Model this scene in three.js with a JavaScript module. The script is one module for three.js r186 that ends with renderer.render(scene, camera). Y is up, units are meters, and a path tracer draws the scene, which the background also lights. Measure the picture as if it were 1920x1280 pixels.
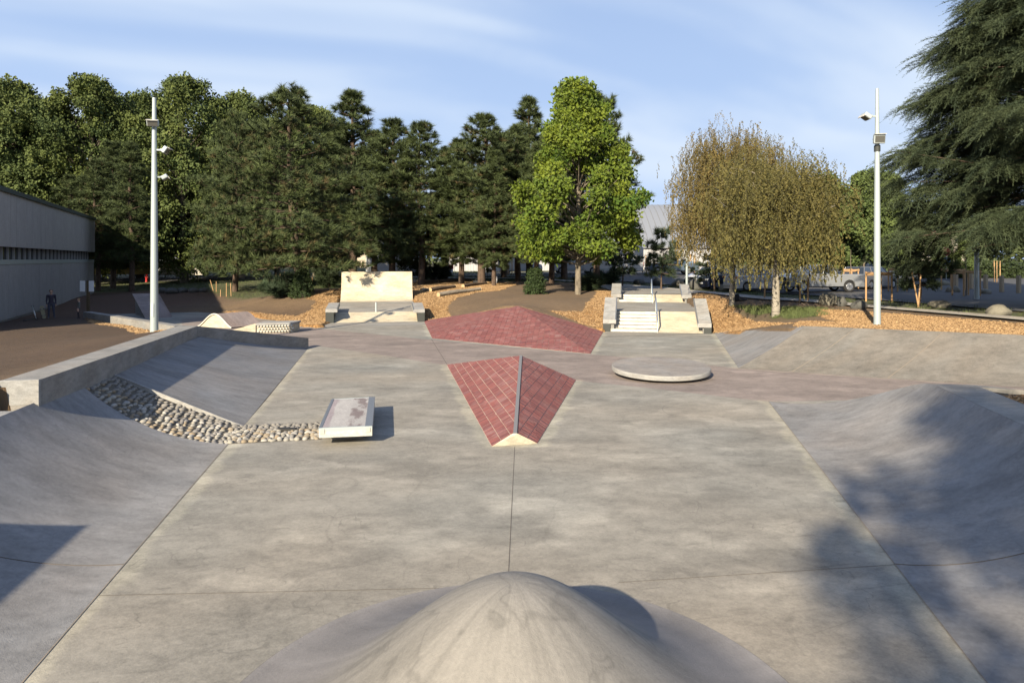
import * as THREE from 'three';
import { mergeGeometries, mergeVertices } from 'three/addons/utils/BufferGeometryUtils.js';
import { RoundedBoxGeometry } from 'three/addons/geometries/RoundedBoxGeometry.js';
import { MarchingCubes } from 'three/addons/objects/MarchingCubes.js';

// ---------------------------------------------------------------- camera, sky, sun, exposure
const F = 1280, YH = 486, H = 3.6;                 // focal length in photo pixels, horizon row, eye height (m)
const scene = new THREE.Scene();
const camera = new THREE.PerspectiveCamera(2 * Math.atan(640 / F) * 180 / Math.PI, 1.5, 0.1, 3000);
camera.position.set(0, H, 0);
camera.lookAt(0, H, -10);
camera.setViewOffset(1920, 1280, 0, 640 - YH, 1920, 1280);
camera.updateProjectionMatrix();

const AZ = 24 * Math.PI / 180, EL = 26 * Math.PI / 180;
const SUN = new THREE.Vector3(-Math.sin(AZ) * Math.cos(EL), Math.sin(EL), Math.cos(AZ) * Math.cos(EL));
const sun = new THREE.DirectionalLight(new THREE.Color().setRGB(1, 0.865, 0.66), 5.0);
sun.name = 'sun';
sun.position.copy(SUN).multiplyScalar(120).add(new THREE.Vector3(0, 0, -30));
sun.target.position.set(0, 0, -30);
sun.castShadow = true; sun.shadow.radius = 1.2;
sun.shadow.mapSize.set(4096, 4096);
Object.assign(sun.shadow.camera, { left: -80, right: 80, top: 80, bottom: -80, near: 1, far: 300 });
scene.add(sun, sun.target);
const EXPOSURE = 2.3;
const KA = 0.78;                                    // common scale of the base colours

// ---------------------------------------------------------------- seeded random numbers and noise
function rng(seed) { let a = seed >>> 0; return () => { a = (a + 0x6D2B79F5) | 0; let t = Math.imul(a ^ (a >>> 15), 1 | a); t = (t + Math.imul(t ^ (t >>> 7), 61 | t)) ^ t; return ((t ^ (t >>> 14)) >>> 0) / 4294967296; }; }
const PERM = new Uint16Array(1024), VAL = new Float32Array(512);
{ const r = rng(77); for (let i = 0; i < 512; i++) { PERM[i] = i; VAL[i] = r(); } for (let i = 511; i > 0; i--) { const j = Math.floor(r() * (i + 1)); [PERM[i], PERM[j]] = [PERM[j], PERM[i]]; } for (let i = 0; i < 512; i++) PERM[512 + i] = PERM[i]; }
function hash(ix, iy) { return VAL[PERM[(PERM[ix & 511] + iy) & 511]]; }
function noise(x, y) { const ix = Math.floor(x), iy = Math.floor(y); let fx = x - ix, fy = y - iy; fx = fx * fx * (3 - 2 * fx); fy = fy * fy * (3 - 2 * fy); const a = hash(ix, iy), b = hash(ix + 1, iy), c = hash(ix, iy + 1), d = hash(ix + 1, iy + 1); return a + (b - a) * fx + (c - a) * fy + (a - b - c + d) * fx * fy; }
function pnoise(x, y, p, q) { const ix = Math.floor(x), iy = Math.floor(y); let fx = x - ix, fy = y - iy; fx = fx * fx * (3 - 2 * fx); fy = fy * fy * (3 - 2 * fy); const x0 = ((ix % p) + p) % p, x1 = (x0 + 1) % p, y0 = ((iy % q) + q) % q, y1 = (y0 + 1) % q; const a = hash(x0, y0), b = hash(x1, y0), c = hash(x0, y1), d = hash(x1, y1); return a + (b - a) * fx + (c - a) * fy + (a - b - c + d) * fx * fy; }
function fbm(x, y, o = 4) { let s = 0, a = 0.5, n = 0; for (let i = 0; i < o; i++) { s += a * noise(x + i * 37.3, y + i * 17.7); n += a; a *= 0.5; x *= 2.03; y *= 2.03; } return s / n; }
const clamp = (x, a = 0, b = 1) => Math.min(b, Math.max(a, x));
const lerp = (a, b, t) => a + (b - a) * t;
const sstep = (x, a, b) => { const t = clamp((x - a) / (b - a)); return t * t * (3 - 2 * t); };
const V = (x, y, z) => new THREE.Vector3(x, y, z);

// a pixel of the photograph gives a direction; the height of what it touches gives the place
const G = (u, v, h = 0) => { const s = (v - YH) / (H - h); return V((u - 960) / s, h, -F / s); };
const D = (u, v, d) => V((u - 960) * d / F, H - (v - YH) * d / F, -d);

// ---------------------------------------------------------------- sky: clear air with thin cirrus
{
  const W = 1024, HH = 512, data = new Float32Array(W * HH * 4);
  for (let r = 0; r < HH; r++) {
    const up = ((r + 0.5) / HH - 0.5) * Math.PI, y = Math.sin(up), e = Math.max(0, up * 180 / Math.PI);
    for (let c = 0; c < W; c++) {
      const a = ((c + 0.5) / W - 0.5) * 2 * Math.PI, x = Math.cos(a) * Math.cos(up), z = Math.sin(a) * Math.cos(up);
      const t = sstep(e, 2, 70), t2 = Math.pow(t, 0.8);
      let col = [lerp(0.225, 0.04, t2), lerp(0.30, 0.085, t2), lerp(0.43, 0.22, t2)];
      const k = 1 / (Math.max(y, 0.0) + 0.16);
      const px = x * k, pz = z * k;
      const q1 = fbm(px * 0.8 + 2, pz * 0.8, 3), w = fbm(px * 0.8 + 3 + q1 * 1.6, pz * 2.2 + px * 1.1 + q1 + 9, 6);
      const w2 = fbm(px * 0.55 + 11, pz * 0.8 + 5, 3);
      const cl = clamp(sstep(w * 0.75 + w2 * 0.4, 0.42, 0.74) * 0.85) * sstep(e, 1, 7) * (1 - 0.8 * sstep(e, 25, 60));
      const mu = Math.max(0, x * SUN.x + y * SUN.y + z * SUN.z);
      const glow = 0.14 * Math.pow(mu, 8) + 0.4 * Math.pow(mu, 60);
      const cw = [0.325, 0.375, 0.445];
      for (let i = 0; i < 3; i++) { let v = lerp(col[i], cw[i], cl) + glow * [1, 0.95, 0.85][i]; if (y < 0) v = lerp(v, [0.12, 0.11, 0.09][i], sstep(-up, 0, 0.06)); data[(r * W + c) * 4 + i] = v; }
      data[(r * W + c) * 4 + 3] = 1;
    }
  }
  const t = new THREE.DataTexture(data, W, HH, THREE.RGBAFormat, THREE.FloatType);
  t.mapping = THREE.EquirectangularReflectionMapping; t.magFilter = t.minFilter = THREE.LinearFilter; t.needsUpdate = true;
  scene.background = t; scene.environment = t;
}

// ---------------------------------------------------------------- textures
const toS = (v) => { v = clamp(v); return 255 * (v <= 0.0031308 ? 12.92 * v : 1.055 * Math.pow(v, 1 / 2.4) - 0.055); };
const S_LUT = new Uint8Array(4097); for (let i = 0; i <= 4096; i++) S_LUT[i] = Math.round(toS(i / 4096));
const enc = (v) => S_LUT[v <= 0 ? 0 : v >= 1 ? 4096 : (v * 4096) | 0];
// fn(u, v, out) writes linear multipliers about 1; stored at half so that patches can be lighter than the base colour
function colourMap(w, h, fn, half = true) {
  const d = new Uint8Array(w * h * 4), o = [0, 0, 0], k = half ? 0.5 : 1;
  for (let j = 0; j < h; j++) for (let i = 0; i < w; i++) { fn((i + 0.5) / w, (j + 0.5) / h, o); const q = (j * w + i) * 4; d[q] = enc(o[0] * k); d[q + 1] = enc(o[1] * k); d[q + 2] = enc(o[2] * k); d[q + 3] = 255; }
  const t = new THREE.DataTexture(d, w, h, THREE.RGBAFormat); t.colorSpace = THREE.SRGBColorSpace; t.wrapS = t.wrapT = THREE.RepeatWrapping; t.magFilter = THREE.LinearFilter; t.minFilter = THREE.LinearMipmapLinearFilter; t.generateMipmaps = true; t.needsUpdate = true; return t;
}
function greyMap(w, h, fn) {
  const d = new Uint8Array(w * h * 4);
  for (let j = 0; j < h; j++) for (let i = 0; i < w; i++) { const v = Math.round(255 * clamp(fn((i + 0.5) / w, (j + 0.5) / h))), q = (j * w + i) * 4; d[q] = d[q + 1] = d[q + 2] = v; d[q + 3] = 255; }
  const t = new THREE.DataTexture(d, w, h, THREE.RGBAFormat); t.wrapS = t.wrapT = THREE.RepeatWrapping; t.magFilter = THREE.LinearFilter; t.minFilter = THREE.LinearMipmapLinearFilter; t.generateMipmaps = true; t.needsUpdate = true; return t;
}
function withRepeat(t, x, y) { const c = t.clone(); c.repeat.set(x, y ?? x); c.needsUpdate = true; return c; }
const pf = (u, v, p, o = 4) => { let s = 0, a = 0.5, n = 0, q = p; for (let i = 0; i < o; i++) { s += a * pnoise(u * q + i * 0.37, v * q + i * 0.71, q, q); n += a; a *= 0.55; q *= 2; } return s / n; };
const pfa = (u, v, px, py, o = 3) => { let s = 0, a = 0.5, n = 0; for (let i = 0; i < o; i++) { s += a * pnoise(u * px, v * py, px, py); n += a; a *= 0.55; px *= 2; py *= 2; } return s / n; };
const grain = greyMap(512, 512, (u, v) => 0.5 * pf(u, v, 48, 3) + 0.5 * hash((u * 512) | 0, (v * 512) | 0));
// troweled concrete, one repeat = 9 m
const concreteMap = colourMap(2048, 2048, (u, v, o) => {
  const b = pf(u, v, 5, 5), s = pfa(u, v, 8, 17, 4), s2 = pfa(u + 0.3, v + 0.2, 30, 70, 3), g = pf(u, v, 220, 2), h = hash((u * 2048) | 0, (v * 2048) | 0);
  let m = 1 + (b - 0.5) * 0.6 + (s - 0.5) * 0.45 + (s2 - 0.5) * 0.46 + (g - 0.5) * 0.28 + (h - 0.5) * 0.08;
  const c = Math.abs(pf(u + 0.17, v + 0.61, 9, 4) - 0.5); if (c < 0.004) m *= 0.9;
  if (pnoise(u * 300, v * 300, 300, 300) > 0.965) m *= 0.72;
  const w = (pf(u + 0.5, v, 6, 3) - 0.5) * 0.13;
  o[0] = m * (1 + w); o[1] = m; o[2] = m * (1 - w);
});
const roughMap = greyMap(512, 512, (u, v) => 0.62 + 0.5 * (pf(u, v, 6, 4) - 0.5));
const M = {};
function std(rgb, extra = {}) { const m = new THREE.MeshStandardMaterial({ roughness: 0.8, ...extra }); const k = (extra.map ? 2 : 1) * KA; m.color.setRGB(rgb[0] * k, rgb[1] * k, rgb[2] * k); return m; }
const cc = (rgb, rep = 1 / 9, rough = 0.82) => std(rgb, { map: withRepeat(concreteMap, rep), bumpMap: withRepeat(grain, 1.3), bumpScale: 0.004, roughness: rough });
M.concrete = cc([0.275, 0.262, 0.235]);
M.bank = cc([0.232, 0.227, 0.222]);
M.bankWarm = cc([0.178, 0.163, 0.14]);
M.hump = cc([0.37, 0.345, 0.30]);
M.wall = cc([0.245, 0.237, 0.22], 1 / 4);
M.ledge = cc([0.31, 0.305, 0.29], 1 / 3);
M.cream = cc([0.53, 0.465, 0.34], 1 / 7);
M.creamPale = cc([0.50, 0.45, 0.34], 1 / 5);
M.white = cc([0.55, 0.53, 0.47], 1 / 3);
M.mauve = cc([0.26, 0.21, 0.19], 1 / 6);
M.discTop = cc([0.25, 0.232, 0.215], 1 / 4);
M.steel = std([0.36, 0.38, 0.40], { metalness: 0.7, roughness: 0.42 });
M.galv = std([0.50, 0.56, 0.56], { metalness: 0.35, roughness: 0.45 });
M.dark = std([0.035, 0.04, 0.036], { roughness: 0.7 });
M.black = std([0.015, 0.015, 0.016], { roughness: 0.6 });
M.tread = cc([0.20, 0.185, 0.155], 1 / 3);
M.joint = std([0.115, 0.10, 0.085], { roughness: 1 });
M.jointPale = std([0.24, 0.205, 0.165], { roughness: 1, map: withRepeat(concreteMap, 1) });
M.mortar = std([0.50, 0.40, 0.33], { roughness: 1 });
const woodMap = colourMap(256, 512, (u, v, o) => { const s = pfa(u, v, 24, 3, 4), m = 0.75 + 0.5 * s; o[0] = m; o[1] = m; o[2] = m; });
M.stake = std([0.50, 0.31, 0.15], { map: woodMap, roughness: 0.8 });
M.post = std([0.42, 0.33, 0.22], { map: woodMap, roughness: 0.85 });
const barkMap = colourMap(256, 512, (u, v, o) => { const s = pfa(u, v, 10, 14, 4), c = Math.abs(pfa(u + .3, v, 7, 5, 3) - .5); const m = 0.55 + 0.8 * s - (c < .05 ? .3 : 0); o[0] = m; o[1] = m * 0.97; o[2] = m * 0.94; });
const barkBump = greyMap(256, 512, (u, v) => pfa(u, v, 10, 14, 4));
M.barkPine = std([0.115, 0.08, 0.058], { map: barkMap, bumpMap: barkBump, bumpScale: 0.03, roughness: 0.95 });
M.barkGrey = std([0.20, 0.175, 0.135], { map: barkMap, bumpMap: barkBump, bumpScale: 0.02, roughness: 0.95 });
const birchMap = colourMap(256, 512, (u, v, o) => { const s = pfa(u, v, 5, 40, 3), k = pf(u, v, 8, 3); const m = s > 0.66 || k > 0.68 ? 0.25 : 0.85 + 0.35 * (k - .5); o[0] = m; o[1] = m * .97; o[2] = m * .92; });
M.barkBirch = std([0.36, 0.335, 0.285], { map: birchMap, roughness: 0.85 });

// ---------------------------------------------------------------- object helpers
const taken = new Map();
function numbered(n) { const k = taken.get(n) ?? 0; taken.set(n, k + 1); return k ? n + '_' + String(k).padStart(3, '0') : n; }
function thing(name, label, category, pos = [0, 0, 0], turn = 0, group) { const o = new THREE.Group(); o.name = numbered(name); o.position.set(...pos); o.rotation.y = turn; o.userData = { label, category }; if (group) o.userData.group = group; scene.add(o); return o; }
function mesh(name, geo, mat, parent) { const g = Array.isArray(geo) ? (geo.length > 1 ? mergeGeometries(geo.map((x) => { const y = x.index ? x.toNonIndexed() : x; for (const k of Object.keys(y.attributes)) if (!['position', 'normal', 'uv'].includes(k)) y.deleteAttribute(k); if (!y.attributes.uv) boxUV(y); return y; })) : geo[0]) : geo; const m = new THREE.Mesh(g, mat); m.name = name; m.castShadow = m.receiveShadow = true; (parent ?? scene).add(m); return m; }
function solo(name, geo, mat, label, category, group) { const m = mesh(numbered(name), geo, mat); m.userData = { label, category }; if (group) m.userData.group = group; return m; }
function structure(name, geo, mat) { const m = mesh(numbered(name), geo, mat); m.userData = { kind: 'structure' }; return m; }
function copyOf(o, pos, turn, scale, label, group) { const c = o.clone(); c.name = numbered(o.name.replace(/_\d{3}$/, '')); c.userData = { ...o.userData }; scene.add(c); if (pos) c.position.set(...pos); if (turn !== undefined) c.rotation.y = turn; if (scale) { Array.isArray(scale) ? c.scale.set(...scale) : c.scale.setScalar(scale); } if (label) c.userData.label = label; if (group) c.userData.group = group; return c; }
// uv in metres from the dominant axis of each face
function boxUV(g) {
  if (!g.attributes.normal) g.computeVertexNormals();
  const p = g.attributes.position, n = g.attributes.normal, uv = new Float32Array(p.count * 2);
  for (let i = 0; i < p.count; i++) { const ax = Math.abs(n.getX(i)), ay = Math.abs(n.getY(i)), az = Math.abs(n.getZ(i)); const x = p.getX(i), y = p.getY(i), z = p.getZ(i); if (ay >= ax * 0.6 && ay >= az * 0.6) { uv[2 * i] = x; uv[2 * i + 1] = z; } else if (ax > az) { uv[2 * i] = z; uv[2 * i + 1] = y; } else { uv[2 * i] = x; uv[2 * i + 1] = y; } }
  g.setAttribute('uv', new THREE.BufferAttribute(uv, 2)); return g;
}
function box(w, h, d, x = 0, y = 0, z = 0, r = 0) { const g = r ? new RoundedBoxGeometry(w, h, d, 2, r) : new THREE.BoxGeometry(w, h, d); g.translate(x, y, z); return boxUV(r ? g : g); }
function cyl(r1, r2, h, x = 0, y = 0, z = 0, n = 12) { const g = new THREE.CylinderGeometry(r1, r2, h, n); g.translate(x, y, z); return g; }
function tube(pts, r, n = 24, k = 8) { return new THREE.TubeGeometry(new THREE.CatmullRomCurve3(pts), n, r, k); }
// a bar of circular section between two points
function bar(a, b, r1, r2 = r1, n = 8) { const L = a.distanceTo(b); const g = new THREE.CylinderGeometry(r2, r1, L, n); g.translate(0, L / 2, 0); g.applyQuaternion(new THREE.Quaternion().setFromUnitVectors(V(0, 1, 0), b.clone().sub(a).normalize())); g.translate(a.x, a.y, a.z); return g; }
// polygons (lists of Vector3) to one flat shaded geometry with metre uv
function polys(list) {
  const pos = [];
  for (const f of list) for (let i = 1; i + 1 < f.length; i++) for (const q of [f[0], f[i], f[i + 1]]) pos.push(q.x, q.y, q.z);
  const g = new THREE.BufferGeometry(); g.setAttribute('position', new THREE.Float32BufferAttribute(pos, 3)); g.computeVertexNormals(); return boxUV(g);
}
// a prism: ring of bottom points and ring of top points (same count)
function prism(bot, top) { const n = bot.length, l = [top.slice(), bot.slice().reverse()]; for (let i = 0; i < n; i++) { const j = (i + 1) % n; l.push([bot[i], bot[j], top[j], top[i]]); } return polys(l); }
// grid surface f(i, j) -> Vector3, smooth
function gridSurf(nu, nv, f, uvf) {
  const pos = [], uv = [], idx = [];
  for (let j = 0; j <= nv; j++) for (let i = 0; i <= nu; i++) { const p = f(i / nu, j / nv); pos.push(p.x, p.y, p.z); const q = uvf ? uvf(p, i / nu, j / nv) : [p.x, p.z]; uv.push(q[0], q[1]); }
  for (let j = 0; j < nv; j++) for (let i = 0; i < nu; i++) { const a = j * (nu + 1) + i, b = a + 1, c = a + nu + 1, d = c + 1; idx.push(a, b, d, a, d, c); }
  const g = new THREE.BufferGeometry(); g.setAttribute('position', new THREE.Float32BufferAttribute(pos, 3)); g.setAttribute('uv', new THREE.Float32BufferAttribute(uv, 2)); g.setIndex(idx); g.computeVertexNormals(); return g;
}
const inPoly = (x, z, P) => { let c = false; for (let i = 0, j = P.length - 1; i < P.length; j = i++) { const a = P[i], b = P[j]; if ((a[1] > z) !== (b[1] > z) && x < (b[0] - a[0]) * (z - a[1]) / (b[1] - a[1]) + a[0]) c = !c; } return c; };
const segDist = (x, z, a, b) => { const dx = b[0] - a[0], dz = b[1] - a[1], t = clamp(((x - a[0]) * dx + (z - a[1]) * dz) / (dx * dx + dz * dz)); return Math.hypot(x - a[0] - t * dx, z - a[1] - t * dz); };
const polyDist = (x, z, P) => { let m = 1e9; for (let i = 0, j = P.length - 1; i < P.length; j = i++) m = Math.min(m, segDist(x, z, P[j], P[i])); return m; };
const xz = (v) => [v.x, v.z];

// ---------------------------------------------------------------- key points of the skate park
const LB = (z) => [-5.52 - 0.183 * (-z - 13.2), z];           // foot of the left bank
const RB = (z) => [4.04 + 0.2139 * (-z - 5.8), z];            // foot of the right bank
const wallA = G(72, 712, 1.5), wallB = G(370, 611, 1.5), wallE = G(578, 652, 0);
const pyL = G(837.5, 684), pyR = G(1080, 712.5), pyFL = G(921.7, 836.7), pyFR = G(1008, 830.8);
const rpL = G(794.5, 601.4), rpF1 = G(810, 634), rpF2 = G(1107.5, 663), rpR = G(1131.6, 621.6), rpA = G(970.8, 573.9, 1.15);
const rbA = G(1385, 690), rbB = G(1830, 720), rbE = G(1340, 624), rbT1 = G(1510, 612, 1.2), rbT2 = G(1920, 629, 1.2);
const kTip = V(6.5, 0, -17.3), kTop = G(1740, 718, 1.1);
// quarter pipe frame and stair frame: origin, axis away from the camera, lateral to the right
const QP = { o: G(705, 604), a: V(-0.187, 0, -0.982), r: V(0.982, 0, -0.187) };
const ST = { o: G(1233, 623), a: V(0.177, 0, -0.984), r: V(0.984, 0, 0.177) };
const at = (fr, l, a, h) => V(fr.o.x + fr.r.x * l + fr.a.x * a, h, fr.o.z + fr.r.z * l + fr.a.z * a);
const rectOf = (fr, l0, l1, a0, a1) => [at(fr, l0, a0, 0), at(fr, l1, a0, 0), at(fr, l1, a1, 0), at(fr, l0, a1, 0)].map(xz);

const FLOOR = [LB(4), LB(-13.2), xz(wallE), [wallB.x - 0.2, wallB.z - 0.8], [-24.4, -39.2], [-27, -44.5], [-21.5, -46.6], [-17.5, -44.2], [-13.7, -39.9], [-11.4, -36.8], xz(at(QP, -2.95, -2.6, 0)), xz(at(QP, -2.75, 0.4, 0)), xz(at(QP, 2.6, 0.4, 0)), xz(rpL), [0, -35], xz(rpR), xz(at(ST, -2.63, 0.2, 0)), xz(at(ST, 3.1, 0.2, 0)), xz(rbE), xz(rbA), xz(rbB), [24, -14.6], [24, -6], [9.7, -12.95], [kTop.x + 0.1, kTop.z - 0.1], xz(kTip), RB(-5.8), RB(4)];
const bankW = 3.0, bankH = 1.1;
const LBANK = [LB(4), LB(-13.2), xz(wallE), [wallB.x - 0.35, wallB.z - 0.35], [wallA.x - 0.5, wallA.z], [wallA.x - 1.5, wallA.z + 0.2], [LB(4)[0] - bankW - 1.5, 4]];
const RBANK = [RB(4), xz(kTip), [kTop.x + 0.1, kTop.z - 0.1], [9.2, -13.2], [8.9, -12.2], [RB(4)[0] + 3.3, 4]];
const REARBANK = [xz(rbE), xz(rbA), xz(rbB), [24, -14.6], [25, -17.2], [rbT2.x - 0.05, rbT2.z - 0.16], [rbT1.x - 0.05, rbT1.z - 0.16]];
const HOLES = [FLOOR, [LB(-24), xz(wallE), [wallE.x - 0.5, wallE.z - 1.5], [wallB.x - 0.8, wallB.z - 1.6], [wallB.x - 0.4, wallB.z + 0.4]], LBANK, RBANK, REARBANK, [xz(rpL), xz(rpF1), xz(rpF2), xz(rpR), xz(rpA)], rectOf(QP, -2.55, 2.55, -0.5, 8.3), rectOf(ST, -2.5, 2.4, -0.2, 12.5)];

// ---------------------------------------------------------------- terrain heights: smooth surface through surveyed spots
const SPOTS = [
  [-9.1, -12.2, 1.42], [-9.7, -16.5, 1.42], [-10.7, -21.2, 1.4], [-12, -9, 1.2], [-9, -6, 1.1], [-8.4, 2, 1.1], [-14, -18, 1.0], [-13.9, -26.3, 0.75], [-18.5, -30, 0.62], [-12, -22.5, 1.15], [-24.6, -37.5, 0.3], [-22, -25, 0.5], [-29, -38, 0], [-35, -52, 0], [-41, -66, 0.2], [-27.5, -46, 0], [-30, -30, 0.05], [-20, -12, 0.6], [-40, -20, 0.1], [-38, -38, 0],
  [-24, -49, 0.1], [-20, -47.5, 0.08], [-14, -41, 0.06], [-11.6, -37.6, 0.05], [-10.7, -40, 0.2], [-35, -60, 0.4], [-25, -60, 0.5], [-15, -60, 0.8], [-30, -70, 0.9], [-20, -70, 1.05], [-30, -90, 1.35], [0, -90, 1.7], [-21.6, -52, 0.25],
  [-17, -56, 1.15], [-14.7, -48.2, 1.3], [-11.3, -46.5, 1.15], [-10.9, -43, 0.6], [-18.5, -49.5, 0.7], [-4.9, -46.5, 1.0], [-5, -43, 0.6], [-5.1, -40.6, 0.1], [-7.2, -57, 1.4], [-2.4, -37.9, 0.55], [-3.5, -46.5, 1.0], [rpA.x, rpA.z, 1.14], [0.3, -43, 1.2], [4.4, -45.9, 1.25], [2.4, -35.2, 0.55], [4.3, -35.3, 0.35], [4.6, -37, 0.85], [5.4, -43, 1.15], [5.6, -47, 1.32],
  [10.4, -34.6, 0.3], [11.2, -37.5, 0.85], [12, -43, 1.25], [11.8, -40.5, 1.1], [12.1, -38.2, 1.0], [12.8, -32.6, 0.95], [rbE.x, rbE.z - 0.2, 0.05], [10.2, -29, 0.6], [rbT1.x, rbT1.z - 0.1, 1.14], [rbT2.x, rbT2.z - 0.1, 1.14], [13.4, -23.2, 1.14], [24, -17.6, 1.14], [13.6, -25.4, 1.15], [19.8, -26.4, 1.25], [17.8, -33, 1.25], [15.2, -37.3, 1.3], [13, -47.4, 1.32], [9.4, -57.4, 1.4],
  [30, -30, 1.3], [40, -60, 1.6], [20, -60, 1.6], [11, -73, 2.0], [25, -75, 2.0], [0, -60, 1.4], [0, -75, 1.75], [-15, -75, 1.4], [40, -90, 2.1], [0, -120, 2.2], [60, -120, 2.2], [-60, -110, 1.4], [8.9, -13.2, 1.05], [8.6, -8, 1.05], [12, -10, 1.05], [14, -8.6, 1.05], [20, -9, 1.1], [8, 3, 1.05], [0, 14, 0.8], [-20, 14, 0.8], [20, 14, 0.9], [0, 300, 1], [-300, -50, 1], [300, -50, 2], [0, -400, 2.4],
];
const RBF = (() => {
  const n = SPOTS.length, N = n + 1, A = [], phi = (a, b) => Math.sqrt((a[0] - b[0]) ** 2 + (a[1] - b[1]) ** 2 + 1.5);
  for (let i = 0; i < N; i++) { A.push(new Float64Array(N + 1)); for (let j = 0; j < N; j++) A[i][j] = i < n && j < n ? phi(SPOTS[i], SPOTS[j]) : i === n && j === n ? 0 : 1; A[i][N] = i < n ? SPOTS[i][2] : 0; }
  for (let k = 0; k < N; k++) { let p = k; for (let i = k + 1; i < N; i++) if (Math.abs(A[i][k]) > Math.abs(A[p][k])) p = i; [A[k], A[p]] = [A[p], A[k]]; for (let i = k + 1; i < N; i++) { const f = A[i][k] / A[k][k]; if (f) for (let j = k; j <= N; j++) A[i][j] -= f * A[k][j]; } }
  const w = new Float64Array(N); for (let k = N - 1; k >= 0; k--) { let s = A[k][N]; for (let j = k + 1; j < N; j++) s -= A[k][j] * w[j]; w[k] = s / A[k][k]; }
  return { w, n };
})();
function land(x, z) { let s = RBF.w[RBF.n]; for (let i = 0; i < RBF.n; i++) { const p = SPOTS[i], dx = p[0] - x, dz = p[1] - z; s += RBF.w[i] * Math.sqrt(dx * dx + dz * dz + 1.5); } return s; }
const inHole = (x, z) => { for (const P of HOLES) if (inPoly(x, z, P)) return true; return false; };
function ground(x, z) {
  let h = land(x, z) + (fbm(x * 0.9, z * 0.9, 3) - 0.5) * 0.035;
  if (x > -31 && x < 26 && z > -48 && z < 5 && inHole(x, z)) { let n = 0; for (let k = 0; k < 8; k++) if (inHole(x + Math.cos(k * 0.7854) * 0.26, z + Math.sin(k * 0.7854) * 0.26)) n++; h = n === 8 ? Math.min(h - 0.3, -0.5) : h - 0.03; }
  return h;
}
// the spot where the sight line of a pixel meets the land
function T(u, v) { const below = (q) => H - (v - YH) * q / F <= land((u - 960) * q / F, -q); let d = 8; for (; d < 300; d += 0.6) if (below(d)) break; let lo = d - 0.6; for (let i = 0; i < 8; i++) { const m = (lo + d) / 2; if (below(m)) d = m; else lo = m; } return V((u - 960) * d / F, land((u - 960) * d / F, -d), -d); }
const TP = (l) => l.map(([u, v]) => xz(T(u, v)));

// ---------------------------------------------------------------- ground cover zones
const MULCH = [
  [[365, 593], [420, 584], [500, 589], [555, 592], [588, 578], [600, 566], [572, 557], [600, 549], [648, 541], [650, 575], [612, 617], [560, 613], [520, 604], [450, 594], [390, 591]],
  [[775, 531], [850, 527], [900, 527], [968, 533], [935, 545], [890, 549], [850, 560], [838, 575], [842, 598], [800, 606], [772, 600]],
  [[1120, 536], [1175, 543], [1168, 560], [1140, 622], [1118, 614], [1060, 592], [1035, 584], [1090, 583], [1105, 570], [1120, 553]],
  [[1300, 545], [1360, 560], [1372, 576], [1385, 592], [1425, 606], [1500, 606], [1400, 617], [1335, 625], [1318, 600]],
  [[1530, 580], [1600, 583], [1650, 587], [1920, 608], [1960, 640], [1650, 614], [1570, 602], [1540, 590]],
  [[165, 597], [200, 600], [270, 606], [330, 613], [315, 622], [240, 616], [170, 605]],
  [[1500, 603], [1650, 608], [1960, 628], [1960, 640], [1650, 618], [1500, 614]],
].map(TP);
MULCH.push([[8.95, -12.7], [9.9, -12.9], [24, -6.5], [24, 2], [8.6, 2], [8.4, -8]]);
const GRASS = [
  [[100, 520], [420, 513], [640, 502], [645, 538], [560, 551], [430, 558], [380, 543], [170, 548]],
  [[1372, 571], [1550, 578], [1550, 591], [1480, 597], [1430, 590], [1388, 581]],
  [[700, 510], [1080, 513], [1080, 530], [960, 529], [780, 525]],
].map(TP);
const pathPts = [[24, -13], [19.8, -26.4], [17.8, -33], [15.3, -38.5], [13, -47.4], [9.4, -57.4], [2, -68], [-12, -78]];
const offset = (pts, d) => pts.map((p, i) => { const a = pts[Math.max(0, i - 1)], b = pts[Math.min(pts.length - 1, i + 1)], L = Math.hypot(b[0] - a[0], b[1] - a[1]); return [p[0] + d * -(b[1] - a[1]) / L, p[1] + d * (b[0] - a[0]) / L]; });
GRASS.push([...offset(pathPts, 0.3), ...offset(pathPts, 3.6).reverse()]);
const LOT = [...offset(pathPts, 3.2), [-60, -84], [-60, -92], [120, -92], [120, -5], [34, -5]];
const gx0 = -48, gx1 = 36, gz0 = -88, gz1 = -4;
const soft = (x, z, list, w, jit) => { let m = -9; for (const P of list) { const d = polyDist(x, z, P); m = Math.max(m, inPoly(x, z, P) ? d : -d); } return sstep(m + jit, -w, w); };
const COVER = (() => { // coarse raster of the zones, 12 cm, so that the texture can read them quickly
  const n = 700, mulch = new Float32Array(n * n), grass = new Float32Array(n * n);
  for (let j = 0; j < n; j++) for (let i = 0; i < n; i++) { const x = lerp(gx0, gx1, (i + 0.5) / n), z = lerp(gz0, gz1, (j + 0.5) / n), jt = (fbm(x * 1.1, z * 1.1, 3) - 0.5) * 1.1; mulch[j * n + i] = soft(x, z, MULCH, 0.12, jt * 0.5); grass[j * n + i] = soft(x, z, GRASS, 0.8, jt * 1.6); }
  const get = (A, x, z) => { const fx = clamp((x - gx0) / (gx1 - gx0) * n - 0.5, 0, n - 1.01), fz = clamp((z - gz0) / (gz1 - gz0) * n - 0.5, 0, n - 1.01), i = fx | 0, j = fz | 0, a = fx - i, b = fz - j, k = j * n + i; return lerp(lerp(A[k], A[k + 1], a), lerp(A[k + n], A[k + n + 1], a), b); };
  return { mulch: (x, z) => get(mulch, x, z), grass: (x, z) => get(grass, x, z) };
})();
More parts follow.
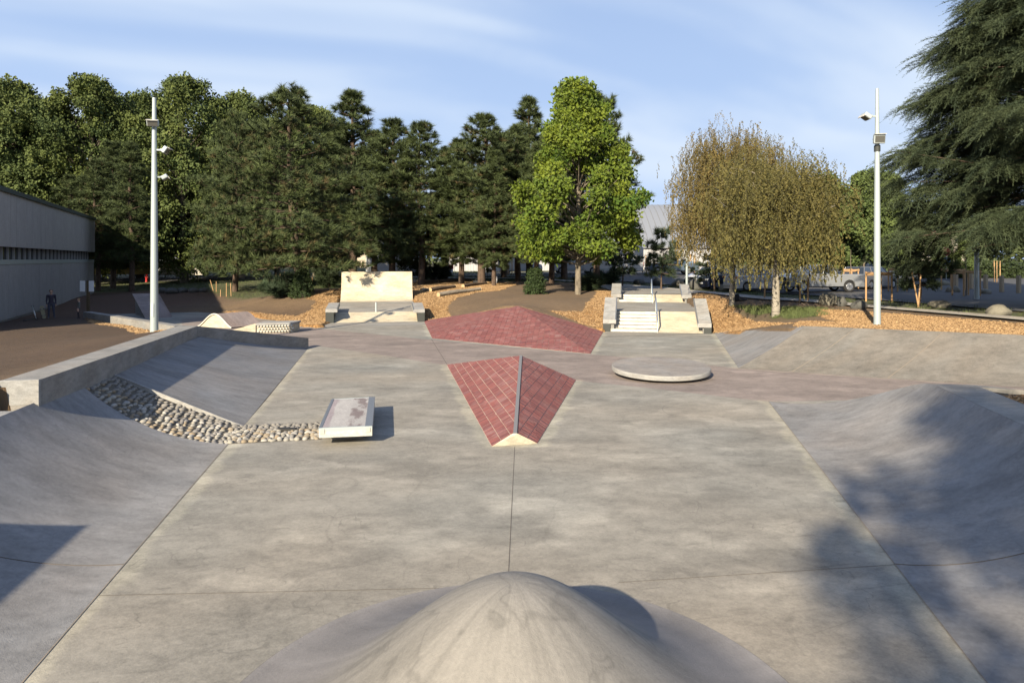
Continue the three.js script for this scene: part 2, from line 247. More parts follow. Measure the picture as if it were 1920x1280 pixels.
const groundMap = colourMap(2048, 2048, (u, v, o) => {
  const x = lerp(gx0, gx1, u), z = lerp(gz0, gz1, v);
  const a = fbm(x * 0.5, z * 0.5, 3), b = noise(x * 5, z * 5), c = hash((u * 2048) | 0, (v * 2048) | 0), e = noise(x * 11, z * 11);
  let d = 0.72 + 0.35 * a + 0.2 * (b - 0.5) + 0.3 * (c - 0.5) + 0.15 * (e - 0.5);
  let r = 0.165 * d, g = 0.118 * d, bl = 0.078 * d;
  const red = sstep(-x - z * 0.43 * -1 * 0 - 24, -3, 3) * sstep(z, -75, -60) * (0.5 + 0.5 * a); r = lerp(r, 0.115 * d, red); g = lerp(g, 0.062 * d, red); bl = lerp(bl, 0.045 * d, red);
  const soil = sstep(-x - 8.5, 0, 2) * sstep(z, -46, -40) * 0.5; r *= 1 - soil; g *= 1 - soil * 1.12; bl *= 1 - soil * 1.2; // darker garden soil on the building side
  const gr = COVER.grass(x, z) * (0.55 + 0.6 * b); { const k = clamp(gr), t = 0.6 + 0.5 * c + 0.4 * (e - 0.5); r = lerp(r, 0.062 * t, k); g = lerp(g, 0.088 * t, k); bl = lerp(bl, 0.026 * t, k); }
  const m = COVER.mulch(x, z); { const t = 0.45 + 0.75 * c + 0.35 * (e - 0.5) + 0.25 * (b - 0.5); r = lerp(r, 0.33 * t, m); g = lerp(g, 0.195 * t, m); bl = lerp(bl, 0.082 * t, m); }
  o[0] = r; o[1] = g; o[2] = bl;
}, false);
groundMap.wrapS = groundMap.wrapT = THREE.ClampToEdgeWrapping;
M.ground = std([1, 1, 1], { map: groundMap, roughness: 1, bumpMap: withRepeat(grain, 40), bumpScale: 0.03 });
M.ground.color.setRGB(0.88, 0.82, 0.70);
const farMap = colourMap(512, 512, (u, v, o) => { const a = pf(u, v, 6, 5), h = hash((u * 512) | 0, (v * 512) | 0), m = 0.7 + 0.6 * a + 0.3 * (h - .5); o[0] = m; o[1] = m; o[2] = m; });
M.farGround = std([0.095, 0.095, 0.045], { map: withRepeat(farMap, 1 / 14), roughness: 1 });
{
  const xs = [], zs = [];
  for (let x = gx0; x < gx1 + 0.01; x += x > -32 && x < 26 ? 0.28 : 1) xs.push(Math.min(x, gx1)); xs[xs.length - 1] = gx1;
  for (let z = gz0; z < gz1 + 0.01; z += z > -60 ? 0.28 : 1) zs.push(Math.min(z, gz1)); zs[zs.length - 1] = gz1;
  const build = (X, Z, uvf) => { const pos = [], uv = [], idx = []; for (const z of Z) for (const x of X) { pos.push(x, ground(x, z), z); uv.push(...uvf(x, z)); } const n = X.length; for (let j = 0; j + 1 < Z.length; j++) for (let i = 0; i + 1 < n; i++) { const a = j * n + i; idx.push(a, a + n, a + 1, a + 1, a + n, a + n + 1); } const g = new THREE.BufferGeometry(); g.setAttribute('position', new THREE.Float32BufferAttribute(pos, 3)); g.setAttribute('uv', new THREE.Float32BufferAttribute(uv, 2)); g.setIndex(idx); g.computeVertexNormals(); return g; };
  structure('ground', build(xs, zs, (x, z) => [(x - gx0) / (gx1 - gx0), (z - gz0) / (gz1 - gz0)]), M.ground);
  const far = [];
  const rim = (a, b, n, p) => Array.from({ length: n + 1 }, (_, i) => a + (b - a) * Math.pow(i / n, p));
  const xw = rim(gx0, -900, 14, 2.2).reverse(), xe = rim(gx1, 900, 14, 2.2), zn = rim(gz0, -1500, 16, 2.2).reverse(), zs2 = [...zs.filter((_, i) => i % 6 === 0), gz1], zb = rim(gz1, 300, 10, 2);
  const uvw = (x, z) => [x, z];
  far.push(build(xw, [...zn, ...zs2.slice(1), ...zb.slice(1)], uvw), build(xe, [...zn, ...zs2.slice(1), ...zb.slice(1)], uvw), build(xs, zn, uvw), build(xs, zb, uvw));
  structure('far_ground', far, M.farGround);
}
// sheets laid on the land: car park, path
function drape(name, P, mat, lift, step = 1.2) {
  const sh = new THREE.Shape(P.map((p) => new THREE.Vector2(p[0], p[1]))); let x0 = 1e9, x1 = -1e9, z0 = 1e9, z1 = -1e9; for (const p of P) { x0 = Math.min(x0, p[0]); x1 = Math.max(x1, p[0]); z0 = Math.min(z0, p[1]); z1 = Math.max(z1, p[1]); }
  let g = new THREE.ShapeGeometry(sh).toNonIndexed(); let tri = []; const p = g.attributes.position; for (let i = 0; i < p.count; i += 3) tri.push([[p.getX(i), p.getY(i)], [p.getX(i + 1), p.getY(i + 1)], [p.getX(i + 2), p.getY(i + 2)]]);
  for (let k = 0; k < 9; k++) { const nx = []; let any = false; for (const t of tri) { let m = 0, e = 0; for (let i = 0; i < 3; i++) { const L = Math.hypot(t[i][0] - t[(i + 1) % 3][0], t[i][1] - t[(i + 1) % 3][1]); if (L > m) { m = L; e = i; } } const far = Math.hypot(t[0][0], t[0][1]) > 70 ? 6 : step; if (m > far) { any = true; const a = t[e], b = t[(e + 1) % 3], c = t[(e + 2) % 3], q = [(a[0] + b[0]) / 2, (a[1] + b[1]) / 2]; nx.push([a, q, c], [q, b, c]); } else nx.push(t); } tri = nx; if (!any) break; }
  const pos = [], uv = []; for (const t of tri) { const s = (t[1][0] - t[0][0]) * (t[2][1] - t[0][1]) - (t[1][1] - t[0][1]) * (t[2][0] - t[0][0]); for (const q of s > 0 ? [t[0], t[2], t[1]] : t) { pos.push(q[0], land(q[0], q[1]) + lift, q[1]); uv.push(q[0], q[1]); } }
  g = new THREE.BufferGeometry(); g.setAttribute('position', new THREE.Float32BufferAttribute(pos, 3)); g.setAttribute('uv', new THREE.Float32BufferAttribute(uv, 2)); g = mergeVertices(g, 0.001); g.computeVertexNormals(); return structure(name, g, mat);
}
const asphaltMap = colourMap(1024, 1024, (u, v, o) => { const a = pf(u, v, 5, 4), h = hash((u * 1024) | 0, (v * 1024) | 0), s = pfa(u, v, 3, 20, 3), m = 0.8 + 0.5 * (a - .5) + 0.5 * (h - .5) + 0.3 * (s - .5) + .2; o[0] = m; o[1] = m; o[2] = m; });
M.asphalt = std([0.068, 0.068, 0.07], { map: withRepeat(asphaltMap, 1 / 8), roughness: 0.9 });
M.path = cc([0.36, 0.335, 0.295], 1 / 5, 0.9);
drape('car_park_road', LOT, M.asphalt, 0.06, 2.5);
drape('footpath', [...offset(pathPts, -0.75), ...offset(pathPts, 0.35).reverse()], M.path, 0.085, 0.8);
drape('upper_landing', [at(ST, -2.3, 11.2, 0), at(ST, 2.2, 11.2, 0), at(ST, 3.4, 13.2, 0), V(11.6, 0, -54), V(6.2, 0, -60), at(ST, -2.6, 14, 0)].map(xz), M.concrete, 0.075, 1);

// ---------------------------------------------------------------- skate park floor
const MAUVE = [[340, 598], [430, 591], [520, 604], [560, 613], [610, 617], [815, 637.5], [1108, 664], [1240, 675], [1385, 690], [1830, 720], [1960, 728], [1960, 752], [1740, 748], [1440, 753], [1230, 729], [1080, 713.5], [838, 685], [700, 663], [600, 649], [580, 653], [340, 618]].map(([u, v]) => xz(G(u, v)));
const EDGES = [[xz(pyL), xz(pyFL)], [xz(pyFL), xz(pyFR)], [xz(pyFR), xz(pyR)], [xz(rpL), xz(rpF1)], [xz(rpF1), xz(rpF2)], [xz(rpF2), xz(rpR)], [LB(2), LB(-13.2)], [LB(-14.7), xz(wallE)], [RB(2), xz(kTip)], [xz(rbE), xz(rbA)], [xz(rbA), xz(rbB)]];
const ARCS = [[1.9, -17.2, 1.7, 2.2, 4.1, 0.018], [4.7, -16.2, 1.1, 2.6, 3.9, 0.02], [-6, -19, 1.2, 0.2, 1.3, 0.02], [2.4, -9.2, 2.6, 0.5, 0.85, 0.014], [3.6, -7.4, 1.0, -0.4, 0.5, 0.016], [1.0, -11.2, 5, 0.9, 1.3, 0.01], [-2.2, -10.5, 3.5, 4.3, 4.8, 0.01], [3.1, -12.2, 0.6, 1, 2.5, 0.014], [-1.2, -8.3, 2.2, 0.2, 0.6, 0.01], [2.9, -6.4, 1.5, 2.1, 2.7, 0.012], [-3.2, -17.7, 4, 5.5, 5.75, 0.016], [3.4, -10.5, 6, 4.6, 4.75, 0.012]];
function floorMat(B, near) {
  // slow-varying fields on a coarse raster, fine grain per texel
  const n = 300, C = new Float32Array(n * n * 6);
  for (let j = 0; j < n; j++) for (let i = 0; i < n; i++) {
    const x = lerp(B[0], B[1], i / (n - 1)), z = lerp(B[2], B[3], j / (n - 1)), q = (j * n + i) * 6;
    C[q] = (fbm(x * 0.4, z * 0.5, 4) - 0.5) * 0.34 + (fbm(x * 1.1 + 7, z * 1.7, 5) - 0.5) * 0.36;
    C[q + 1] = fbm(x * 0.21 + 30, z * 0.3, 3) - 0.5;
    C[q + 2] = (1 + 0.2 * sstep(fbm(x * 1.1 + 50, z * 1.6 + 8, 5), 0.55, 0.7)) * (1 - 0.16 * sstep(fbm(x * 0.6 + 90, z * 1.1 + 4, 5), 0.58, 0.78));
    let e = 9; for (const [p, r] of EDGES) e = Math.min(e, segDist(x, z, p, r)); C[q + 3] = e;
    C[q + 4] = fbm(x * 2.2, z * 2.2, 3);
    if (!near) { const d = polyDist(x, z, MAUVE); C[q + 5] = inPoly(x, z, MAUVE) ? d : -d; } else C[q + 5] = -9;
  }
  const f = new Float32Array(6);
  const t = colourMap(near ? 2048 : 2048, near ? 2048 : 1536, (u, v, o) => {
    const x = lerp(B[0], B[1], u), z = lerp(B[2], B[3], v), fx = u * (n - 1.001), fz = v * (n - 1.001), i = fx | 0, j = fz | 0, a = fx - i, b = fz - j, q = (j * n + i) * 6;
    for (let k = 0; k < 6; k++) f[k] = (C[q + k] * (1 - a) + C[q + 6 + k] * a) * (1 - b) + (C[q + n * 6 + k] * (1 - a) + C[q + n * 6 + 6 + k] * a) * b;
    const wx = x + 0.35 * f[4], wz = z + 0.5 * f[0], s2 = 0.4 * noise(wx * 3.1, wz * 5 + 3) + 0.35 * noise(wx * 7, wz * 11) + 0.25 * noise(x * 17, z * 22), g = noise(x * 34, z * 34), g2 = noise(x * 90, z * 90);
    let m = (1 + f[0] + (s2 - 0.5) * 0.55 + (g - 0.5) * 0.18 + (g2 - 0.5) * 0.22) * f[2];
    const w = f[1], mv = sstep(f[5] + (g - .5) * 0.04, -0.05, 0.07);
    let r = lerp(0.268 * (1 + 0.2 * w), 0.238, mv), gg = lerp(0.253, 0.198, mv), bl = lerp(0.22 * (1 - 0.2 * w), 0.178, mv);
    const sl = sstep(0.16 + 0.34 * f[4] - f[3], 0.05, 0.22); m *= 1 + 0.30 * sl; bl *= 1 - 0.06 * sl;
    if (near) for (const [cx, cz, R, a0, a1, wd] of ARCS) { const dx = x - cx, dz = z - cz, d = Math.abs(Math.sqrt(dx * dx + dz * dz) - R); if (d < wd) { const an = Math.atan2(dz, dx); for (const y of [an, an + 6.2832]) if (y > a0 && y < a1) m *= 1 - 0.28 * (1 - d / wd) * sstep(Math.min(y - a0, a1 - y), 0, 0.25); } }
    if (noise(x * 21 + 5, z * 21) > 0.98) m *= 0.68; if (near) { const cr = Math.abs(0.6 * noise(x * 0.9 + 200, z * 0.9) + 0.27 * noise(x * 2.3, z * 2.3 + 9) + 0.13 * noise(x * 7, z * 7) - 0.5); if (cr < 0.004 && f[4] > 0.46) m *= 0.8; const sc = noise(x * 1.3 + 70, z * 14 + x * 3); if (sc > 0.9) m *= 1 - 2.2 * (sc - 0.9); const tr = Math.abs(noise(x * 0.55 + 11, z * 0.55 + 40) + 0.12 * noise(x * 2.1, z * 2.1) - 0.56); if (tr < 0.006 && f[4] > 0.4) m *= 0.9; }
    o[0] = r * m; o[1] = gg * m; o[2] = bl * m;
  }, false);
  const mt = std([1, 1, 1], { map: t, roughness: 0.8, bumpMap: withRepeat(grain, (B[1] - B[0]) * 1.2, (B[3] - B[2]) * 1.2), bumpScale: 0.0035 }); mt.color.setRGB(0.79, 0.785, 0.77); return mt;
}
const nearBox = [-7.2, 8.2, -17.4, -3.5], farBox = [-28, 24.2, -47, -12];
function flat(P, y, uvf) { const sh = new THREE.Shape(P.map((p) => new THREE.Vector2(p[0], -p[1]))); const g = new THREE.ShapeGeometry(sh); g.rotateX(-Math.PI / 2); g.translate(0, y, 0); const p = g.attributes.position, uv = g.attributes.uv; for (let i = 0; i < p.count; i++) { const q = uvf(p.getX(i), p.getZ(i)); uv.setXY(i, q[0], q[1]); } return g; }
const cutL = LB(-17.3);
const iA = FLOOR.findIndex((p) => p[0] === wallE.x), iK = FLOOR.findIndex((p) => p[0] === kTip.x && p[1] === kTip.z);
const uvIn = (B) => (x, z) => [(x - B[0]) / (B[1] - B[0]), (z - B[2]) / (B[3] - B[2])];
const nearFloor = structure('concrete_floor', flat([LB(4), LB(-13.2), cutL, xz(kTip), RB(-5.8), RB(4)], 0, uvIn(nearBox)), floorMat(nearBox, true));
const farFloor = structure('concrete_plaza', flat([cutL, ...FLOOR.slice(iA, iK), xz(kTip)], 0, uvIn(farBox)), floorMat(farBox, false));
// saw-cut joints: shallow dark strips
function strip(a, b, w, y = 0.004) { const d = b.clone().sub(a).setY(0).normalize(), n = V(-d.z, 0, d.x).multiplyScalar(w / 2); const A = a.clone().setY(y), B = b.clone().setY(y); return polys([[A.clone().sub(n), A.clone().add(n), B.clone().add(n), B.clone().sub(n)]]); }
mesh('joint', strip(G(965, 838), G(953, 1085), 0.009), M.joint, nearFloor);
mesh('joint', strip(G(166, 1117), G(866, 1102), 0.008), M.joint, nearFloor);
mesh('joint', strip(G(1160, 1092), G(1690, 1058), 0.008), M.joint, nearFloor);
mesh('joint', strip(G(809, 636), G(838, 683), 0.02), M.joint, farFloor);

// ---------------------------------------------------------------- foreground hump (volcano)
{
  const c = V(0.02, 0, -5.2), R = 2.4;
  const prof = (r) => { const k = sstep(r, 1.6, R); return lerp(1.15 * Math.exp(-((r / 1.27) ** 2)), 0.01, k * k); };
  const map = colourMap(1024, 1024, (u, v, o) => {
    const x = (u - 0.5) * 5, z = (v - 0.5) * 5, r = Math.hypot(x, z), a = Math.atan2(z, x);
    const st = fbm(Math.cos(a) * 9 + 20, Math.sin(a) * 9 + r * 0.8, 4), bl = fbm(x * 1.1, z * 1.1, 5), fine = noise(x * 60, z * 60), ve = Math.abs(fbm(x * 1.6 + fbm(x * 3, z * 3, 3) * 1.5, z * 1.6 + 40, 4) - 0.5);
    const k = sstep(r + (bl - 0.5) * 0.9, 0.9, 1.7); let m = 1 + (st - 0.5) * 0.5 + (bl - 0.5) * 0.6 + (fine - 0.5) * 0.14; if (ve < 0.03) m *= 1 - 0.22 * (1 - ve / 0.03) * (1 - k);
    if (r > R - 0.05 - 0.03 * bl) m *= 1.08;
    o[0] = lerp(0.30, 0.262, k) * m; o[1] = lerp(0.282, 0.247, k) * m; o[2] = lerp(0.25, 0.238, k) * m;  // apron grey of its own; lower flank greyer, its shade put into the colour
  }, false);
  const mat = std([1, 1, 1], { map, roughness: 0.72, bumpMap: withRepeat(grain, 7), bumpScale: 0.004 }); mat.color.setRGB(0.64, 0.64, 0.64);
  const t = thing('concrete_hump', 'smooth bell-shaped concrete hump rising from a round apron on the floor', 'skate hump', [c.x, 0, c.z]);
  const g = gridSurf(96, 60, (i, j) => { const a = -i * 2 * Math.PI, r = R * j; return V(Math.cos(a) * r, prof(r), Math.sin(a) * r); }, (p) => [p.x / 5 + 0.5, p.z / 5 + 0.5]);
  mesh('hump', g, mat, t);
  const ring = new THREE.RingGeometry(R - 0.006, R + 0.007, 120); ring.rotateX(-Math.PI / 2); ring.translate(0, 0.006, 0); mesh('joint', ring, M.joint, t);
}

// ---------------------------------------------------------------- banks on the building side
const bankDir = V(-0.183, 0, -1).normalize(), bankOut = V(-1, 0, 0.183).normalize();
const cobN0 = -13.3, cobN1 = -14.75;                         // cobble strip between these z at the foot
const RL = (bankW * bankW + bankH * bankH) / (2 * bankH);
const SKEW = 0.31;                                            // the strip leans away from the viewer as it climbs
const arc = (t, R) => R - Math.sqrt(Math.max(0, R * R - t * t));
const onBank = (z, t, h) => { const f = LB(z); return V(f[0] + bankOut.x * t, h, f[1] + bankOut.z * t); };
{
  const t = thing('concave_bank', 'grey concave concrete bank in front of the cobbled strip', 'skate bank');
  mesh('surface', gridSurf(40, 24, (i, j) => { const tt = bankW * j; return onBank(lerp(3, cobN0, i) - tt * SKEW * i, tt, arc(tt, RL) + 0.004); }, (p, i, j) => [j * 3.2, i * 16]), M.bank, t);
  mesh('deck', polys([[onBank(3, bankW, bankH), onBank(cobN0 + 1.5, bankW, bankH), onBank(cobN0 + 1.5, bankW + 1.6, bankH + 0.03), onBank(3, bankW + 1.6, bankH + 0.03)]]), M.ledge, t);
  mesh('joint', tube(Array.from({ length: 13 }, (_, i) => { const tt = bankW * i / 12; return onBank(-8.05, tt, arc(tt, RL) + 0.002); }), 0.009, 24, 5), M.joint, t);
  mesh('foot_joint', strip(V(LB(2)[0], 0, 2), V(LB(cobN0)[0], 0, cobN0), 0.013, 0.007), M.jointPale, t);
  const t2 = thing('planar_bank', 'grey sloping concrete bank enclosed by the low walls', 'skate bank');
  const b1 = onBank(cobN1, 0, 0), b2 = V(wallE.x, 0, wallE.z), t1 = onBank(cobN1 - 3.1 * SKEW, 3.1, 1.12), tt2 = V(wallB.x + 0.05, 1.15, wallB.z - 0.1);
  mesh('surface', gridSurf(30, 20, (i, j) => { const a = b1.clone().lerp(b2, i), b = t1.clone().lerp(tt2, i); const p = a.lerp(b, j); p.y = p.y * (0.78 + 0.22 * j) + 0.003; return p; }, (p, i, j) => [j * 3.7 + 2, i * 13]), M.bank, t2);
  mesh('edge_strip', polys([[b1.clone().add(V(0, 0.012, 0.045)), b1.clone().add(V(0, 0.012, 0)), t1.clone().add(V(0, 0.012, 0)), t1.clone().add(V(0, 0.012, 0.045))], [b1.clone().add(V(0, 0.012, 0.045)), t1.clone().add(V(0, 0.012, 0.045)), t1.clone().add(V(0, -0.08, 0.045)), b1.clone().add(V(0, -0.08, 0.045))]]), M.ledge, t2);
}
// cobbled strip: mortar bed with rounded stones
{
  const t = thing('cobbled_strip', 'strip of rounded river cobbles set in mortar running down the bank to the bench', 'cobble strip');
  const padL = -3.6;
  const path = []; // along: from top of the bank to the floor and on to the bench
  const LBf = LB((cobN0 + cobN1) / 2);
  const onStrip = (s, w, lift) => { // s: metres along (0 = bank top), w: 0..1 across
    const z = lerp(cobN0, cobN1, w);
    if (s < bankW + 0.2) { const tt = bankW + 0.2 - s, f = LB(z - tt * SKEW); return V(f[0] + bankOut.x * tt, Math.min(1.15, lerp(arc(tt, RL), 1.12 * (tt / 3.1) * (0.78 + 0.22 * tt / 3.1), w)) - 0.035 + lift, f[1] + bankOut.z * tt); }
    const q = s - bankW - 0.2, f = LB(z); return V(f[0] - bankOut.x * q, -0.03 + 0.03 + lift, f[1] - bankOut.z * q + q * 0.05 * (w - .5));
  };
  const LEN = bankW + 0.2 + 1.75;
  M.bed = std([0.13, 0.115, 0.09], { roughness: 1, map: withRepeat(concreteMap, 0.6) });
  mesh('mortar_bed', gridSurf(60, 10, (i, j) => onStrip(i * LEN, j, 0.006), (p, i, j) => [i * 5, j]), M.bed, t);
  const r = rng(5), stones = [];
  const geos = Array.from({ length: 6 }, (_, k) => { const g = new THREE.IcosahedronGeometry(1, 1), p = g.attributes.position, rr = rng(40 + k), ax = 0.8 + rr() * 0.5, az = 0.75 + rr() * 0.4, ay = 0.6 + rr() * 0.25, n0 = rr() * 50; for (let i = 0; i < p.count; i++) { const f = 0.9 + 0.25 * noise(p.getX(i) * 1.3 + n0, p.getY(i) * 1.3 + p.getZ(i) * 1.7); p.setXYZ(i, p.getX(i) * ax * f, p.getY(i) * ay * f, p.getZ(i) * az * f); } const h = mergeVertices((g.deleteAttribute('uv'), g.deleteAttribute('normal'), g), 1e-4); h.computeVertexNormals(); return h; });
  const tones = [[0.30, 0.285, 0.25], [0.23, 0.215, 0.19], [0.33, 0.31, 0.26], [0.27, 0.215, 0.145], [0.19, 0.18, 0.17], [0.38, 0.365, 0.33], [0.28, 0.235, 0.17]].map((c) => std(c, { roughness: 0.75 }));
  for (let s = 0.09; s < LEN - 0.05;) { const row = 0.1 + r() * 0.035; for (let w = 0.03 + r() * 0.03; w < 0.97;) { const sz = 0.04 + r() * 0.024; stones.push({ p: onStrip(s + (r() - 0.5) * 0.06, w, 0.01), sz, k: (r() * 6) | 0, c: (r() * 7) | 0, ry: r() * 6, tilt: (r() - 0.5) * 0.5 }); w += (sz * 2 + 0.012 + r() * 0.02) / 1.45; } s += row; }
  stones.sort((a, b) => b.p.z - a.p.z || b.p.x - a.p.x);
  const rest = [];
  stones.forEach((q, i) => {
    const m = new THREE.Matrix4().compose(q.p, new THREE.Quaternion().setFromEuler(new THREE.Euler(q.tilt, q.ry, q.tilt * 0.7)), V(q.sz, q.sz, q.sz));
    if (i < 300) { const s = mesh('cobble', geos[q.k], tones[q.c], t); s.applyMatrix4(m); } else rest.push(geos[q.k].clone().applyMatrix4(m));
  });
  if (rest.length) { const g = mergeGeometries(rest); const s = mesh('more_cobbles', g, tones[1], t); s.userData.kind = 'stuff'; }
  const gr = onStrip(LEN - 0.75, 0.55, 0.05); mesh('drain_slot', box(0.36, 0.05, 0.1, gr.x, gr.y, gr.z), M.black, t);
}
// low L-shaped wall
{
  const t = thing('angled_wall', 'long low concrete wall with sunlight coloured onto its end plate, bending round the sloping bank', 'low wall');
  const wd = wallB.clone().sub(wallA).setY(0).normalize(), wn = V(wd.z, 0, -wd.x); // towards the building side
  const o = wn.x < 0 ? wn : wn.clone().negate(); const W = 0.62;
  const A0 = wallA.clone(), A1 = wallA.clone().addScaledVector(o, W), B0 = wallB.clone(), B1 = wallB.clone().addScaledVector(o, W).addScaledVector(wd, 0.25);
  const dn = (p, y) => p.clone().setY(y);
  const bev = (p, q, k) => p.clone().lerp(q, k);
  mesh('wall', prism([dn(A0, 0.7), dn(B0, 0.7), dn(B1, 0.7), dn(A1, 0.7)], [A0, B0, B1, A1]), M.wall, t);
  mesh('sunlit_end_plate', box(W + 0.004, 0.44, 0.06, 0, 0, 0, 0.01).rotateY(Math.atan2(wd.x, wd.z) + Math.PI).translate((A0.x + A1.x) / 2 + wd.x * 0.025, 1.285, (A0.z + A1.z) / 2 + wd.z * 0.025), M.ledge, t);  // thin plate paler than the wall: sunlight on the end put into colour
  const E0 = wallE.clone().setY(0.4), rd = E0.clone().sub(B0).setY(0).normalize(), ro = V(rd.z, 0, -rd.x); const away = ro.z < 0 ? ro : ro.clone().negate();
  const E1 = E0.clone().addScaledVector(away, 0.35), C1 = B0.clone().addScaledVector(away, 0.35);
  const S = B0.clone().addScaledVector(rd, 0.005), S1 = C1.clone().addScaledVector(rd, 0.005); S.y -= 0.004; S1.y -= 0.004;
  mesh('return_wall', prism([dn(S, 0), dn(E0, -0.1), dn(E1, -0.1), dn(S1, 0)], [S, E0, E1, S1]), M.wall, t);
  mesh('soil_face', box(3, 0.55, 0.7, A1.x - 1.52, 1.19, A1.z + 0.02), M.soil ??= std([0.12, 0.085, 0.055], { roughness: 1, bumpMap: withRepeat(grain, 2), bumpScale: 0.02 }), t);
  // low wall that continues across the bare soil behind the lamp post
  const L1 = V(-24.4, 0.62, -38.8), L0 = V(-11.6, 0.96, -25.4), ld = L1.clone().sub(L0).setY(0).normalize(), lo = V(-ld.z, 0, ld.x).multiplyScalar(0.4);
  const t2 = thing('soil_edge_wall', 'low concrete edging wall behind the strip of wood chips', 'low wall');
  mesh('wall', prism([dn(L0, -0.1), dn(L1, -0.1), dn(L1.clone().add(lo), -0.1), dn(L0.clone().add(lo), -0.1)], [L0, L1, L1.clone().add(lo), L0.clone().add(lo)]), M.wall, t2);
}
// off-frame block wall on the deck: throws the sharp wedge of shade on the concave bank
{
  const t = thing('deck_block', 'concrete block wall standing on the deck of the concave bank', 'low wall');
  const p = onBank(-2.45, bankW + 0.78, 0); mesh('block', box(0.62, 1.25, 6, 0, 0, 0, 0.02).rotateY(0.181).translate(p.x, 1.74, p.z), M.wall, t);
}

// ---------------------------------------------------------------- bank on the parking side (near)
{
  const t = thing('curved_bank', 'curved grey concrete bank with a peaked far end, facing the hump', 'skate bank');
  const w0 = 2.65, R = (w0 * w0 + 1.21) / 2.2, out = V(1, 0, 0.2139).normalize();
  const zTop = kTop.z, zTip = kTip.z;
  const surf = (i, j) => { const z = lerp(3, zTip, i); const f = RB(z), k = clamp((z - zTip) / (zTop - 0.35 - zTip)); const wmax = w0 * (k >= 1 ? 1 : Math.sin(k * Math.PI / 2) ** 0.9), tt = wmax * j; return V(f[0] + out.x * tt, arc(tt, R) * 0.998 + 0.004, f[1] + out.z * tt); };
  mesh('surface', gridSurf(90, 26, surf, (p, i, j) => [j * 3 + 5, i * 20]), M.bank, t);
  const rim = Array.from({ length: 61 }, (_, i) => surf(lerp(0.0, 1, i / 60), 1));
  mesh('back_face', polys(rim.slice(0, -1).map((a, i) => { const b = rim[i + 1]; return [a, b, b.clone().setY(-0.05).add(V(0.35, 0, -0.1)), a.clone().setY(-0.05).add(V(0.35, 0, -0.1))]; })), M.concrete, t);
  { const top = rim.filter((p) => p.y > 1.085), far = top.at(-1); mesh('deck', polys([...top.slice(0, -1).map((a, i) => [a.clone().add(V(0, 0.002, 0)), top[i + 1].clone().add(V(0, 0.002, 0)), top[i + 1].clone().add(V(0.75, 0.01, 0.16)), a.clone().add(V(0.75, 0.01, 0.16))]), [far.clone().add(V(0, 0.002, 0)), V(9.75, 1.11, -13.0), far.clone().add(V(0.75, 0.012, 0.16))]]), M.concrete, t);
    mesh('lane_face', polys([[far, V(9.75, 1.11, -13.0), V(9.75, -0.1, -13.05), far.clone().setY(-0.1)], [V(9.75, 1.11, -13.0), V(24.2, 1.1, -6), V(24.2, -0.1, -6.05), V(9.75, -0.1, -13.05)]]), M.concrete, t); }
  const jz = (1058 - YH) / H; const zj = -F / jz; mesh('joint', tube(Array.from({ length: 15 }, (_, i) => { const tt = w0 * i / 14, f = RB(zj + 0.0); return V(f[0] + out.x * tt, arc(tt, R) + 0.004, f[1] + out.z * tt); }), 0.008, 28, 5), M.joint, t);
  mesh('foot_joint', strip(V(RB(2)[0], 0, 2), V(kTip.x, 0, kTip.z), 0.014, 0.007), M.jointPale, t);
}
// bank behind the lane (far)
{
  const t = thing('hipped_bank', 'long tan concrete bank with a slanting hip beside the steps', 'skate bank');
  const ext = V(24, 0, -14.6), extT = V(25.2, 1.2, -17.2);
  const face = gridSurf(60, 14, (i, j) => { const a = i < 0.5 ? rbA.clone().lerp(rbB, i * 2) : rbB.clone().lerp(ext, i * 2 - 1), b = i < 0.5 ? rbT1.clone().lerp(rbT2, i * 2) : rbT2.clone().lerp(extT, i * 2 - 1); const p = a.lerp(b, j); p.y = 1.2 * (j * 0.82 + 0.18 * j * j) + 0.003; return p; }, (p, i, j) => [i * 22, j * 2.6]);
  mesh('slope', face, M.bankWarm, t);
  const e2 = rbE.clone();
  mesh('hip_face', gridSurf(20, 14, (i, j) => { const a = rbA.clone().lerp(rbE, i), b = rbT1.clone().lerp(rbE, i); const p = a.lerp(b, j); p.y = p.y * (0.82 + 0.18 * j) + 0.003; return p; }, (p) => [p.x, p.z]), M.bank, t);
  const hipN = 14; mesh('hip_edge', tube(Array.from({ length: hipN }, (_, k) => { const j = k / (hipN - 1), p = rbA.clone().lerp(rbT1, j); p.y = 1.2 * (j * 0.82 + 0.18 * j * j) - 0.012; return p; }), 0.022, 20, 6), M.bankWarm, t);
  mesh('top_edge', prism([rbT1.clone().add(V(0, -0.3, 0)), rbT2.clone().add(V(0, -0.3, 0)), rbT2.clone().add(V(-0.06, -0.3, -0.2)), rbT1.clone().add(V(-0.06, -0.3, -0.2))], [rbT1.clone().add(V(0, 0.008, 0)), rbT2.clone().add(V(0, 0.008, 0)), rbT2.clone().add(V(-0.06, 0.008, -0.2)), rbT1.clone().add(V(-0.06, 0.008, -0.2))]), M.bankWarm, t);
  for (const i of [0.125, 0.33]) { const pts = Array.from({ length: 10 }, (_, k) => { const j = k / 9, a = rbA.clone().lerp(rbB, i * 2), b = rbT1.clone().lerp(rbT2, i * 2), p = a.lerp(b, j); p.y = 1.2 * (j * 0.82 + 0.18 * j * j) + 0.002; return p; }); mesh('joint', tube(pts, 0.011, 18, 5), M.jointPale, t); }
}

